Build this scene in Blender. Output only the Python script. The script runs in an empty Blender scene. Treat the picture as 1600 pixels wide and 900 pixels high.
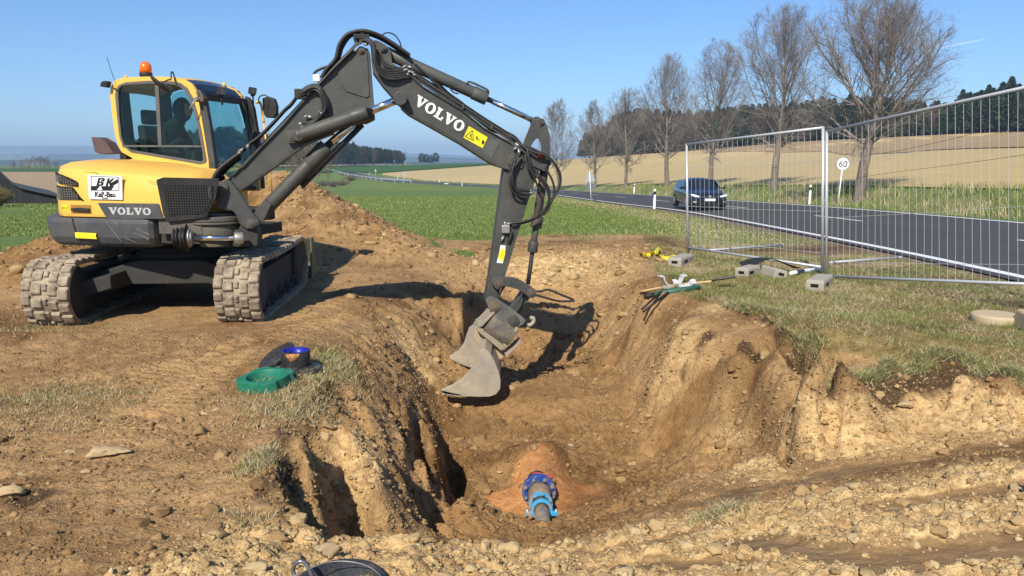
import bpy, bmesh, math, random
import numpy as np
from mathutils import Vector, Matrix
from math import radians, sin, cos, pi, sqrt, atan2
# ------------------------------------------------------------------ camera, sky, sun, exposure
SC = bpy.context.scene
F, PITCH, CAMZ = 1186.0, radians(9.6), 1.6
CP, SP = cos(PITCH), sin(PITCH)
cam = bpy.data.cameras.new('camera'); camo = bpy.data.objects.new('camera', cam)
SC.collection.objects.link(camo); SC.camera = camo
camo.location = (0, 0, CAMZ); camo.rotation_euler = (pi/2 - PITCH, 0, 0)
cam.sensor_width = 36; cam.lens = 36*F/1600; cam.clip_start = .05; cam.clip_end = 30000
SUN_AZ, SUN_EL = radians(17), radians(41)      # light travels towards +Y turned SUN_AZ to +X
world = bpy.data.worlds.new('World'); SC.world = world; world.use_nodes = True
wt = world.node_tree; wt.nodes.clear()
wo = wt.nodes.new('ShaderNodeOutputWorld'); wb = wt.nodes.new('ShaderNodeBackground')
sk = wt.nodes.new('ShaderNodeTexSky'); sk.sky_type = 'NISHITA'; sk.sun_disc = False
sk.sun_elevation = SUN_EL; sk.sun_rotation = pi + SUN_AZ
sk.altitude = 300; sk.air_density = 1.0; sk.dust_density = 0.25; sk.ozone_density = 6.0
wb.inputs['Strength'].default_value = 0.105
wm = wt.nodes.new('ShaderNodeMix'); wm.data_type = 'RGBA'; wm.blend_type = 'MULTIPLY'; wm.inputs[0].default_value = 1; wm.inputs[7].default_value = (.80, .93, 1.08, 1)
wt.links.new(sk.outputs[0], wm.inputs[6]); wt.links.new(wm.outputs[2], wb.inputs['Color']); wt.links.new(wb.outputs[0], wo.inputs['Surface'])
sl = bpy.data.lights.new('sun', 'SUN'); sl.energy = 5.0; sl.angle = radians(.53); sl.color = (1, .93, .82)
so = bpy.data.objects.new('sun', sl); SC.collection.objects.link(so)
ldir = Vector((sin(SUN_AZ)*cos(SUN_EL), cos(SUN_AZ)*cos(SUN_EL), -sin(SUN_EL)))
so.rotation_euler = ldir.to_track_quat('-Z', 'Y').to_euler(); so.location = (-5, -10, 15)
SC.view_settings.view_transform = 'Standard'; SC.view_settings.look = 'None'
SC.view_settings.exposure = 0.37; SC.view_settings.gamma = 1
SC.render.engine = 'CYCLES'
SC.cycles.use_denoising = True; SC.cycles.max_bounces = 6; SC.cycles.transparent_max_bounces = 16
SC.cycles.volume_bounces = 0
rng = np.random.default_rng(7); random.seed(7)

# ------------------------------------------------------------------ placing by the survey of the photograph
def ray(u, v):
    s = -(v-450)/F
    return Vector(((u-800)/F, CP+s*SP, -SP+s*CP))
def at(u, v, Y):
    d = ray(u, v); t = Y/d.y
    return Vector((d.x*t, Y, CAMZ+d.z*t))
def onplane(u, v, p0, n):
    d = ray(u, v); c = Vector((0, 0, CAMZ)); t = (Vector(p0)-c).dot(n)/d.dot(n)
    return c+d*t

# ------------------------------------------------------------------ numpy noise
def _h(ix, iy, k):
    n = (ix.astype(np.int64)*374761393 + iy.astype(np.int64)*668265263 + k*982451653) & 0xffffffff
    n = ((n ^ (n >> 13))*1274126177) & 0xffffffff
    n = ((n ^ (n >> 16))*2246822519) & 0xffffffff
    return ((n ^ (n >> 15)) & 0xffffff)/float(0xffffff)
def vnoise(x, y, k=0):
    ix = np.floor(x); iy = np.floor(y); fx = x-ix; fy = y-iy
    a = _h(ix, iy, k)*2*pi; b = _h(ix+1, iy, k)*2*pi; c = _h(ix, iy+1, k)*2*pi; d = _h(ix+1, iy+1, k)*2*pi
    ux = fx*fx*fx*(fx*(fx*6-15)+10); uy = fy*fy*fy*(fy*(fy*6-15)+10)
    g = lambda t, dx, dy: np.cos(t)*dx+np.sin(t)*dy
    p = g(a, fx, fy)*(1-ux)+g(b, fx-1, fy)*ux; q = g(c, fx, fy-1)*(1-ux)+g(d, fx-1, fy-1)*ux
    return (p*(1-uy)+q*uy)*1.5
def fbm(x, y, s, o=4, k=0, r=.5):
    t = 0; a = 1; f = 1/s; n = 0
    for i in range(o):
        t = t+a*vnoise(x*f+i*17.3, y*f-i*9.1, k+i); n += a; a *= r; f *= 2.03
    return t/n
def worley(x, y, s, k=0):
    x = x/s; y = y/s; ix = np.floor(x); iy = np.floor(y)
    f1 = np.full(x.shape, 9.); f2 = np.full(x.shape, 9.); cid = np.zeros(x.shape)
    for i in (-1, 0, 1):
        for j in (-1, 0, 1):
            cx = ix+i; cy = iy+j
            px_ = cx+_h(cx, cy, k); py_ = cy+_h(cx, cy, k+1)
            d = np.hypot(px_-x, py_-y); h = _h(cx, cy, k+2)
            m = d < f1
            f2 = np.where(m, f1, np.minimum(f2, d)); cid = np.where(m, h, cid); f1 = np.where(m, d, f1)
    return f1, f2, cid
def sstep(a, b, x):
    t = np.clip((x-a)/(b-a), 0, 1); return t*t*(3-2*t)

# ------------------------------------------------------------------ terrain
_NY = [-50, 5, 11.3, 15.6, 20.5, 26.6, 34.3, 40, 47.4, 67, 95, 120, 150, 170, 200, 260, 350, 600, 1200]
_NX = [7.0, 7.2, 7.35, 7.6, 7.75, 7.9, 7.95, 7.6, 6.6, 5.1, 3.1, .9, -3.5, -14, -33, -54, -86, -150, -300]
_yy = np.arange(-60, 1200, .5); _xx = np.interp(_yy, _NY, _NX)
_kk = np.hanning(25); _kk /= _kk.sum(); _xs = np.convolve(np.pad(_xx, 12, 'edge'), _kk, 'valid')
def near_edge(y): return np.interp(y, _yy, _xs)
def dnear(x, y):
    g = (near_edge(y+1)-near_edge(y-1))/2
    return (x-near_edge(y))/np.sqrt(1+g*g)
ROADW = 6.9
_by = np.arange(-60, 9000, 2.)
_bz = np.interp(_by, [-60, 8, 20, 80, 140, 170, 260, 350, 450, 600, 900, 9000], [0, 0, -.34, -2.02, -3.7, -4.0, -4.0, -2.5, -1.9, -8, -45, -60])
_bz = np.convolve(np.pad(_bz, 4, 'edge'), np.ones(9)/9, 'valid')
def base(x, y):
    x = np.asarray(x, float); y = np.asarray(y, float)
    z = np.interp(y, _by, _bz)
    d = dnear(x, y)
    cs = np.interp(y, [0, 60, 120], [.03, .03, 0])
    z = z + cs*np.clip(d, 0, ROADW)
    rd = d-ROADW
    bk = np.interp(y, [0, 110, 170], [.85, .8, 0])
    bank = bk*sstep(1.2, 4.0, rd)
    kk_ = np.interp(y, [0, 230, 270, 300, 350, 500, 800], [1, 1, .85, .68, .3, .1, 0])
    z = z + bank + kk_*np.interp(rd-4, [0, 10, 40, 80, 110, 150, 260], [0, 1.2, 4.2, 8, 10.7, 13.1, 17])
    # lower ground left of the road where it runs on a bank far away
    z = z - np.interp(y, [0, 120, 150, 260, 340], [0, 0, 1.4, 2.4, 0])*sstep(1.5, 9, -d)
    # shallow roadside ditch on this side
    z = z - .03*np.exp(-((d+2.3)/.9)**2)*(y < 300)
    return z

# (u, v, h): point of the photograph at height h above the smooth ground
CT = [
 # left rim and the ground left of the pit
 (690,392,.05),(600,440,0),(560,470,0),(600,470,-.08),(545,520,0),(540,560,0),(515,600,.02),(470,645,0),(440,700,0),(405,790,0),(380,860,-.02),
 (640,440,-.02),(700,455,-.15),(650,500,-.28),(600,520,-.16),(570,560,-.08),(620,560,-.35),(690,520,-.5),(725,480,-.35),(735,520,-.75),(715,560,-.9),(660,590,-.75),
 (590,600,-.22),(640,620,-.62),(690,640,-1.0),
 (50,520,.04),(50,600,0),(50,700,0),(50,850,.03),(200,540,0),(200,620,.02),(200,720,0),(200,820,.02),(300,500,0),(330,590,0),(330,700,0),(320,880,0),(430,520,0),(480,480,0),(440,600,.03),(390,680,0),
 (120,490,0),(250,480,0),(330,470,0),(420,450,0),(500,430,0),(380,430,0),(-150,560,0),(-150,700,0),(-150,500,.1),(-100,850,0),
 # slabs of the left wall
 (520,690,-.08),(560,700,-.2),(480,760,-.04),(500,700,-.03),(600,740,-.32),(560,790,-.3),(610,800,-.45),(450,820,-.05),(480,800,-.1),(640,760,-.55),(660,820,-.75),(600,650,-.32),(640,680,-.62),(560,640,-.16),
 (680,700,-1.0),(700,690,-1.2),(705,740,-1.3),(700,800,-1.3),(670,845,-1.1),(600,860,-.55),(520,860,-.3),
 (668,690,-.72),(684,735,-.8),(690,790,-.86),
 # pit floor
 (760,720,-1.25),(760,780,-1.32),(920,760,-1.25),(980,740,-1.2),(900,690,-1.15),(845,690,-.94),(843,738,-1.06),(800,728,-1.15),(888,728,-1.15),(842,803,-1.29),(790,765,-1.27),(905,765,-1.25),(770,670,-1.15),(740,650,-1.1),(850,650,-1.05),(950,660,-1.05),
 (720,625,-.98),(790,625,-.95),(870,625,-.95),(950,620,-.95),(1000,620,-.9),(790,600,-.93),(880,598,-.93),(960,598,-.93),
 # behind the berm and the far wall
 (800,584,-.95),(880,584,-.95),(950,584,-.93),(820,560,-1.1),(900,560,-1.05),(850,530,-.9),(900,520,-.8),(800,540,-1.0),(850,490,-.62),(920,480,-.5),(800,470,-.5),(950,440,-.2),(860,440,-.22),(760,450,-.3),(780,420,-.08),(880,415,-.05),(980,420,-.02),
 (840,392,.12),(920,385,.16),(1000,385,.18),(1040,380,.2),(760,392,.1),(700,400,.08),(1050,400,.05),(880,372,0),(780,378,0),(1020,368,.02),(700,380,.05),
 # right slope
 (970,560,-.75),(985,520,-.45),(995,480,-.12),(1010,465,0),(1000,440,0),(1040,470,0),(1100,478,0),(1140,485,0),(1060,510,-.12),(1120,520,-.12),(1180,530,-.1),(1230,545,-.06),
 (1040,560,-.4),(1100,570,-.36),(1150,552,-.14),(1160,566,-.30),(1200,572,-.17),(1200,590,-.38),(1235,588,-.18),(1240,606,-.42),(1000,640,-.95),(1050,620,-.72),(1100,640,-.7),(1160,630,-.55),(1030,700,-1.1),(1080,720,-1.0),(1130,690,-.85),(1190,670,-.65),(1000,760,-1.15),(1060,750,-.9),(1130,740,-.68),
 (1250,595,-.05),(1255,612,-.42),(1260,650,-.5),(1230,690,-.55),(1200,730,-.55),
 # right bank under the turf
 (1280,535,0),(1300,580,0),(1330,588,0),(1400,568,0),(1450,560,0),(1500,560,0),(1550,580,0),(1600,592,0),(1700,600,0),
 (1300,602,-.14),(1350,600,-.14),(1400,592,-.16),(1450,590,-.16),(1500,586,-.16),(1550,604,-.14),(1600,612,-.14),
 (1320,650,-.32),(1400,640,-.32),(1500,640,-.3),(1600,650,-.26),(1300,700,-.5),(1400,695,-.48),(1500,690,-.42),(1600,680,-.34),(1700,660,-.3),
 (1150,480,.0),(1200,490,.02),(1240,515,.02),
 # smeared shelf, crumbly ridge and ground before the camera
 (1300,722,-.5),(1400,708,-.47),(1500,700,-.4),(1600,692,-.32),(1180,760,-.52),(1250,745,-.5),(1400,725,-.4),(1500,712,-.33),(1050,790,-.62),(1100,775,-.58),
 (1060,812,-.38),(1150,795,-.33),(1250,772,-.28),(1400,735,-.27),(1500,718,-.24),(1600,705,-.2),
 (950,825,-.75),(900,835,-.85),(850,845,-.95),(780,850,-.95),(720,862,-.6),(660,868,-.3),(600,872,-.15),(500,872,-.06),(430,850,-.04),
 (800,880,-.5),(900,860,-.42),(980,850,-.35),(1100,850,-.2),(1250,830,-.12),(1400,800,-.1),(1550,780,-.08),(1650,750,-.08),(1500,860,-.02),(1300,880,-.04),(1100,890,-.08),(950,892,-.15),(820,900,-.2),(720,900,-.06),(640,895,0),(1600,860,0),(900,950,-.02),(1300,960,0),(600,950,0),(300,950,0),(0,950,0),(1700,960,0),(1800,800,0),
 (1440,543,0),(1480,545,0),(1520,548,0),(1560,560,0),(1580,575,.02),(1610,572,0),(1650,560,0),(1540,530,0),(1500,530,0),(1700,560,0),
 # turf right
 (1100,420,0),(1100,450,0),(1200,460,0),(1300,460,0),(1350,500,0),(1450,480,0),(1450,520,0),(1550,500,0),(1590,540,0),(1050,430,0),(1700,500,0),(1800,560,0),(1800,660,-.1),(1200,410,0),(1400,440,0),(1120,400,0),(1080,385,0),
]
CY = [ # (u, v, Y) points of the two spoil heaps
 (440,268,16.2),(445,290,15.2),(480,300,15.4),(520,322,14.6),(560,345,14.2),(600,362,13.6),(640,382,13.2),(480,350,13.6),(520,375,13.0),(470,385,12.4),(420,330,14.6),(560,390,12.6),(400,300,16),(380,300,16.2),(340,330,15.8),
 (95,366,11.2),(70,375,10.8),(40,392,10.4),(10,408,10.0),(-40,425,9.6),(30,420,9.3),(90,395,10.2),(140,360,11.6),(-10,450,8.8)]
CW = [(-6.5,17,0),(-4.8,18.2,0),(-2.6,18,0),(-1.5,15.5,0),(-8,11.5,0),(-6.8,12.5,0),(-7.5,8,0),(-5,12.4,0),(-3.4,12,0),(-9,9,0),(-9,14,0),(0,16,0),(3,15,0),(5,12,0),(6,9,0),(6,6,0),(6,4,0),(-6,4,0),(-6,2,0),(6,2,0),(-2,1,0),(2,1,0),(0,1.2,0),
      (-4,9,0),(-3,9.5,0),(-4.8,9,0),(-2.7,8.2,0),(-4.6,8,0),(-2.9,10.4,0),(-4.6,10.4,0)]
pts = []
for (u, v, h) in CT:
    z = h; d = ray(u, v)
    for _ in range(12):
        t = (z-CAMZ)/d.z; z = float(base(d.x*t, d.y*t))+h
    t = (z-CAMZ)/d.z; pts.append((d.x*t, d.y*t, h))
for (u, v, Y) in CY:
    p = at(u, v, Y); pts.append((p.x, Y, p.z-float(base(p.x, Y))))
pts += CW
PT = np.array(pts)
# drop near duplicates
keep = []
for i, p in enumerate(PT):
    if all(np.hypot(*(p[:2]-PT[j][:2])) > .06 for j in keep): keep.append(i)
PT = PT[keep]
EPS = .12
def _ker(r2): return np.sqrt(r2+EPS*EPS)
A = _ker((PT[:, None, 0]-PT[None, :, 0])**2+(PT[:, None, 1]-PT[None, :, 1])**2)
n_ = len(PT); B = np.zeros((n_+1, n_+1)); B[:n_, :n_] = A - 0.01*np.eye(n_); B[n_, :n_] = 1; B[:n_, n_] = 1
W_ = np.linalg.solve(B, np.append(PT[:, 2], 0))
def resid(x, y):
    r = np.full(x.shape, W_[n_])
    for i in range(n_): r += W_[i]*_ker((x-PT[i, 0])**2+(y-PT[i, 1])**2)
    win = sstep(-10.5, -8.2, x)*(1-sstep(6.0, 6.9, x))*(1-sstep(18.2, 20, y))*sstep(-1, 1.2, y)
    return r*win
def _dummy(): pass
def plan(u, v, h=0):
    z = h; d = ray(u, v)
    for _ in range(12):
        t = (z-CAMZ)/d.z; z = float(base(d.x*t, d.y*t))+h
    t = (z-CAMZ)/d.z; return (d.x*t, d.y*t)
def seg_dist(x, y, P, cum=False):
    best = np.full(x.shape, 1e9); side = np.zeros(x.shape); tt = np.zeros(x.shape)
    for i in range(len(P)-1):
        ax, ay = P[i]; bx, by = P[i+1]; dx, dy = bx-ax, by-ay; L2 = dx*dx+dy*dy+1e-12
        t = np.clip(((x-ax)*dx+(y-ay)*dy)/L2, 0, 1)
        d = np.hypot(x-ax-t*dx, y-ay-t*dy); m = d < best
        side = np.where(m, np.sign(dx*(y-ay)-dy*(x-ax)), side); tt = np.where(m, (i+t)/(len(P)-1), tt)
        best = np.where(m, d, best)
    return best, side, tt
def pl(*a): return [plan(*p) for p in a]
def blob(x, y, u, v, h, r, k=1.):
    c = plan(u, v, h); return np.exp(-(((x-c[0])/r)**2+((y-c[1])/(r*k))**2))

CRACKS = [ # polyline, depth, width : fissures left by the bucket in the pit's walls
 (pl((540,632,-.1),(575,672,-.25),(610,715,-.35),(640,755,-.5),(665,800,-.7),(690,850,-.9)), .42, .10),
 (pl((500,690,-.05),(520,725,-.15),(540,770,-.25),(548,810,-.3),(545,850,-.3)), .50, .16),
 (pl((455,730,-.02),(470,780,-.06),(500,830,-.15)), .22, .08),
 (pl((640,650,-.6),(655,700,-.8),(662,760,-.95),(680,810,-1.1)), .30, .07),
 (pl((684,655,-1.0),(706,700,-1.1),(714,750,-1.2),(708,800,-1.2),(690,840,-1.1)), .34, .13),
 (pl((610,640,-.4),(640,700,-.6),(650,745,-.7)), .18, .06),
 (pl((1150,547,-.2),(1190,566,-.25),(1225,586,-.3),(1262,606,-.35)), .26, .055),
 (pl((1262,600,-.35),(1272,640,-.45),(1290,680,-.5),(1296,705,-.52)), .25, .06),
 (pl((738,480,-.4),(736,510,-.6),(730,545,-.8)), .45, .09),
 (pl((1140,484,0),(1190,500,-.02),(1235,522,-.05),(1275,540,-.05)), .12, .05),
 (pl((1235,690,-.6),(1228,720,-.6),(1225,745,-.6)), .15, .04),
]
def masks(x, y, h, slope):
    """weights of the kinds of ground, all in plan"""
    n1 = fbm(x, y, .9, 4, 11); n2 = fbm(x, y, .25, 3, 21)
    # crumbly light clods in front of the pit and on its right side
    P = pl((380,868,0),(600,872,-.15),(720,868,-.5),(950,850,-.4),(1250,800,-.2),(1600,740,-.1))
    d, s, t = seg_dist(x, y, P)
    crumb = np.where((y < 4.9) & (s < 0), 1., 0.)*1.0
    crumb = np.maximum(crumb, np.exp(-(d/.28)**2))*(x > -1.6)*(y < 5.6)
    crumb = np.maximum(crumb, np.exp(-(d/.15)**2)*(x > -2.6)*(y < 4.2))
    crumb = np.maximum(crumb, .62*sstep(4.9, 5.3, y)*(1-sstep(5.9, 6.2, y))*sstep(1.9, 2.3, x)*(h < -.12))
    crumb = np.maximum(crumb, .7*blob(x, y, 560, 720, -.2, .32, 1.6))
    crumb = np.maximum(crumb, .6*blob(x, y, 640, 520, -.3, .55, 1.4))
    crumb = np.maximum(crumb, .8*blob(x, y, 1180, 740, -.6, .35, 1.3))
    crumb = np.maximum(crumb, .7*blob(x, y, 880, 430, -.2, 1.6, .9))
    crumb = np.maximum(crumb, .6*blob(x, y, 1120, 490, -.05, .5, .8)); crumb = np.maximum(crumb, .65*blob(x, y, 1060, 560, -.4, .45, 1.3)); crumb = np.maximum(crumb, .55*blob(x, y, 1150, 650, -.6, .4, 1.)); crumb = np.maximum(crumb, .5*blob(x, y, 990, 520, -.5, .35, 1.5)); crumb = np.maximum(crumb, .5*blob(x, y, 1190, 530, -.05, .3, .7))
    smear = np.zeros(x.shape)
    for P, w in ((pl((1020,800,-.6),(1120,785,-.5),(1300,745,-.45),(1520,707,-.38),(1620,690,-.3)), .17), (pl((1180,850,-.15),(1350,880,-.05),(1600,850,0)), .14),
                 (pl((820,885,-.4),(1020,855,-.28),(1100,830,-.3)), .08), (pl((1380,790,-.1),(1600,770,-.1)), .10), (pl((930,900,-.2),(1150,880,-.1)), .09)):
        d, s, t = seg_dist(x, y, P); smear = np.maximum(smear, 1-sstep(w*.6, w*1.5, d+.10*n2+.05*n1))
    slick = np.zeros(x.shape)   # smooth scraped brown soil in the pit
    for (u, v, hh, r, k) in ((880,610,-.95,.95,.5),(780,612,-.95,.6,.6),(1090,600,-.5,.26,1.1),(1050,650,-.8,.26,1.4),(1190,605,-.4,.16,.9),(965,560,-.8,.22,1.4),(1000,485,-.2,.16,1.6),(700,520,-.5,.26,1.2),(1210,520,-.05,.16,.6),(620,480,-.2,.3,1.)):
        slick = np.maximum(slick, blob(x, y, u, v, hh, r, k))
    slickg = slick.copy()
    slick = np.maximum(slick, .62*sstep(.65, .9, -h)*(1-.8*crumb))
    slick = np.maximum(slick, .8*sstep(.08, .3, h)*(x < -5.2)); slick = np.maximum(slick, sstep(.15, .5, h)*np.clip(.25+1.6*n1, 0, .8)); slick = np.maximum(slick, np.clip(.9*fbm(x, y, .8, 3, 18)+.05, 0, .55)*(x < 0)*(h > -.15)*(y < 9))
    orange = np.zeros(x.shape)
    for (u, v, hh, r, k) in ((845,712,-.98,.27,1.5),(842,760,-1.1,.45,.7),(895,765,-1.2,.32,.8),(800,765,-1.2,.26,.7)):
        orange = np.maximum(orange, blob(x, y, u, v, hh, r, k))
    for (u, v, hh, r, k) in ((230,650,0,.45,.5),(150,690,0,.4,.5),(400,590,0,.45,.5),(560,780,-.3,.25,.8),(1380,690,-.45,.5,.35),(640,780,-.6,.25,1.)):
        orange = np.maximum(orange, .42*blob(x, y, u, v, hh, r, k))
    orange = np.clip(orange*(1.25+.6*n2)-.15, 0, 1)
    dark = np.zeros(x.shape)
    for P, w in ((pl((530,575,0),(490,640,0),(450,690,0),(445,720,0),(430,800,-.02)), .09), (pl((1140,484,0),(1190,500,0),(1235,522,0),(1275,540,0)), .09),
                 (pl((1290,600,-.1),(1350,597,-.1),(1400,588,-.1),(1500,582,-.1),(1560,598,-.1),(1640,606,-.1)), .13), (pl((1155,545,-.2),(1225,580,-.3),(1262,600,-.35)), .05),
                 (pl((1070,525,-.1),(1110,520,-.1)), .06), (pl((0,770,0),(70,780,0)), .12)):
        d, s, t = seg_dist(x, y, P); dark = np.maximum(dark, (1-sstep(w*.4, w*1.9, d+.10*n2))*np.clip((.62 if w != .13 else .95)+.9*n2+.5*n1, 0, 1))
    # trampled turf on the right and patches on the left
    Pr = pl((1020,420,0),(1035,470,0),(1100,478,0),(1140,484,0),(1200,496,0),(1275,535,0),(1300,586,0),(1400,572,0),(1500,562,0),(1600,592,0),(1800,640,0))
    d, s, t = seg_dist(x, y, Pr)
    turf = np.where(s > 0, sstep(-.02, .10+.25*(x < 2.2), d), 0)*(y > 5)*(x > 1.2)*sstep(-.10, -.05, h)
    turf = np.where((y > 5) & (x > 1.2), turf, 0)
    turf = np.clip(turf*(1.15+.5*n1), 0, 1)
    straw = .75*blob(x, y, 470, 600, 0, .30, 1.5)+.6*blob(x, y, 400, 720, 0, .16, 1.2)+.7*blob(x, y, 60, 630, 0, .75, .7)+.45*blob(x, y, 310, 640, 0, .5, .6)+.4*blob(x, y, 40, 510, 0, .6, .5)
    green = sstep(12.6, 14.0, y+.5*n1+.25*np.abs(x-.5)*(x < .5)*0)
    heapL = sstep(13.5, 17.5, y+(x+1.)*1.0*(x < -1.0)*-1*0)
    Pg = [plan(*q) for q in ((-300,440,0),(-30,405,0),(40,388,0),(100,360,0),(330,300,0),(420,262,0),(445,262,0),(540,325,0),(600,352,0),(650,375,.0),(760,372,0),(880,366,0),(1000,366,0),(1060,378,0),(1090,392,0),(1400,380,0))]
    d, s, t = seg_dist(x, y, Pg)
    green = np.where(s > 0, sstep(0, .35, d+.3*n2), 0)*(y > 8.6)*(h > -.2)*np.where(x > -4, sstep(13.0, 13.7, y+.5*n1), 1.)
    green = np.maximum(green, (y > 22)*1.)
    green = green*(1-.0*turf)
    return dict(crumb=np.clip(crumb*(1+.5*n1), 0, 1), smear=smear, slick=np.clip(slick+.25*n1*slick, 0, 1), slickg=np.clip(slickg, 0, 1), orange=orange, dark=np.clip(dark, 0, 1), turf=turf, straw=np.clip(straw*(1+.9*n2), 0, 1), green=np.clip(green, 0, 1), n1=n1, n2=n2)
def axis(segs):
    out = [segs[0][0]]
    for (a, b, d0, d1) in segs:
        n = max(1, int(round((b-a)/((d0+d1)/2)))) ; t = np.linspace(0, 1, n+1)[1:]
        s = t*d0+(d1-d0)*t*t/2; s = s/s[-1]; out += list(a+(b-a)*s)
    return np.array(out)
gx = axis([(-2600,-300,260,60),(-300,-60,40,8),(-60,-14,4,.8),(-14,-8,.5,.06),(-8,-3.6,.045,.028),(-3.6,4.2,.021,.021),(4.2,8.5,.03,.09),(8.5,24,.15,.6),(24,80,1,4),(80,400,8,40),(400,2600,60,260)])
gy = axis([(-30,1.2,6,.3),(1.2,2.4,.1,.03),(2.4,5.5,.016,.02),(5.5,9.5,.02,.032),(9.5,15,.034,.06),(15,22,.08,.3),(22,60,.4,1.),(60,200,1.5,4),(200,700,6,20),(700,2200,40,160)])
GX, GY = np.meshgrid(gx, gy)
X = GX.ravel(); Y = GY.ravel()
near = (X > -10.6) & (X < 7) & (Y > -1) & (Y < 20)
Zb = base(X, Y); Hr = np.zeros(X.shape); Hr[near] = resid(X[near], Y[near])
# fissures
xn, yn = X[near], Y[near]; hn = Hr[near]
wob = .05*fbm(xn, yn, .18, 3, 41); wob2 = .05*fbm(xn, yn, .15, 3, 47)
for P, dep, w in CRACKS:
    xs = np.array([p[0] for p in P]); ys = np.array([p[1] for p in P])
    m = (xn > xs.min()-.6) & (xn < xs.max()+.6) & (yn > ys.min()-.6) & (yn < ys.max()+.6)
    d, s, t = seg_dist(xn[m]+wob[m], yn[m]+wob2[m], P)
    env = np.clip(np.sin(np.clip(t, .02, .98)*pi), 0, 1)**.5
    hn[m] -= dep*env*np.exp(-(d/w)**4)
    hn[m] += .18*dep*env*np.exp(-((d-w*1.4)/(w*.9))**2)
Hr[near] = hn
HS = Hr.reshape(GX.shape)
sy, sx = np.gradient(HS, gy, gx); slope = np.hypot(sx, sy).ravel()
sn = slope[near]
M = masks(xn, yn, hn, sn)
cr, sm, slk, og, dk, tf, st, gr = (M[k] for k in ('crumb', 'smear', 'slickg', 'orange', 'dark', 'turf', 'straw', 'green'))
calm = np.clip(1-.85*sm-.7*slk-.6*gr-.5*tf, .08, 1)
calm = calm*(1-.75*og)
# --- relief: broad waves, clods, slabs, ruts
D = .030*fbm(xn, yn, 1.3, 4, 3)*(1-.6*gr)+.012*fbm(xn, yn, .35, 3, 5)*calm
f1, f2, c = worley(xn+.03*fbm(xn, yn, .1, 2, 61), yn+.03*fbm(xn, yn, .1, 2, 62), .16, 5)
D += (.050*np.clip(1-f1*1.25, 0, 1)**.7*(c > .45)*c)*cr*calm*1.15
f1, f2, c = worley(xn, yn, .07, 9); g1 = np.clip((f2-f1)*2.2, 0, 1)
D += (.030*g1**.6*c)*(.30+1.0*cr)*calm
bil = 1-np.abs(fbm(xn, yn, .10, 4, 16, .6))*2.2
D += .030*(bil-.6)*(.25+.75*cr)*calm
f1b, f2b, cb = worley(xn+.02*fbm(xn, yn, .06, 2, 63), yn, .035, 13)
D += .013*np.clip((f2b-f1b)*2.2, 0, 1)**.7*cb*(.45+.65*cr)*calm
D += .006*fbm(xn, yn, .06, 3, 15)*(.5+.5*calm)
steep = sstep(.22, .9, sn)*(1-.9*np.clip(og*1.5, 0, 1))
f1, f2, c = worley(xn*.9, yn*1.15, .26, 19)
D += (.11*(c-.5)+.05*np.clip((f2-f1)*1.6, 0, 1))*steep*(1-.8*slk)
f1, f2, c = worley(xn, yn*1.1, .10, 23)
D += (.055*(c-.5))*steep*(1-.85*slk)
D += .02*fbm(xn, yn, .12, 3, 29)*steep
rid = 1-np.abs(fbm(xn*.8, yn*1.1, .30, 5, 57, .6))*2.3
D += .055*(np.minimum(rid, .75)-.62)*sstep(.15, .5, sn)*(1-.75*slk)*(1-.9*np.clip(og*1.5, 0, 1))*(1-gr)
cap = sstep(.5, 1.0, sn)*(1-sstep(.0, .5, og)); D = D-cap*np.maximum(D-.012, 0)*.9
D = D-1.0*np.maximum(D-.02, 0)*(hn > -.12)*(xn > 1.8)*(yn < 8.5)*(yn > 5)
# cracked loose soil of the pit floor
f1, f2, c = worley(xn+.04*M['n2'], yn, .13, 33)
fl = (hn < -.85)*(1-slk*.9)*(1-.9*np.clip(og*1.5, 0, 1))
D += fl*(.040*(c-.5)-.038*(1-sstep(0, .16, f2-f1)))
f1, f2, c = worley(xn, yn+.03*M['n2'], .055, 35); D += fl*(.016*(c-.5)-.014*(1-sstep(0, .2, f2-f1)))
# rough, trodden soil on the left
lf = (xn < -.9)*(yn < 7.2)*(1-gr); D += lf*(.030*(1-np.abs(fbm(xn, yn, .35, 5, 53, .6))*2.2-.6)+.02*fbm(xn, yn, .9, 3, 54))
# scraped streaks following the bucket on the right slope
D += .010*fbm(xn*3-yn*1.6, (yn+xn)*.35, .3, 3, 37)*slk
# smear track: fine grooves along it
D += sm*(.006*fbm((yn+.2*xn)*6, (xn)*.5, .5, 3, 39)-.02)
# heaps of spoil: stones
heap = sstep(.25, .6, hn)
f1, f2, c = worley(xn, yn, .22, 43); D += heap*(.07*np.clip(1-f1*1.3, 0, 1)*(c > .5))
f1, f2, c = worley(xn, yn, .11, 44); D += heap*(.05*np.clip(1-f1*1.3, 0, 1)*(c > .4))
D += heap*.08*fbm(xn, yn, .7, 3, 45)
far_rim = np.exp(-((yn-13.1)/.9)**2)*(xn > -2.5)*(xn < 3.2)*(1-gr)
f1, f2, c = worley(xn, yn, .2, 46); D += far_rim*(.06*np.clip(1-f1*1.2, 0, 1)*(c > .5)+.04*M['n1'])
# crawler prints running from the tracks to the lower right
for (P, w) in ((pl((150,520,0),(330,560,0),(480,520,0),(560,480,0)), .22), (pl((230,660,0),(330,590,0),(420,520,0),(520,470,0)), .2), (pl((60,560,0),(200,600,0),(330,560,0)), .2)):
    d, s, t = seg_dist(xn, yn, P)
    L = t*sum(np.hypot(P[i+1][0]-P[i][0], P[i+1][1]-P[i][1]) for i in range(len(P)-1))
    e = np.exp(-(d/w)**6)
    D += e*(-.018+.026*(np.sin(L*2*pi/.13+d*4) > .1)*(M['n1'] > -.25))*(1-sm)
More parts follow.
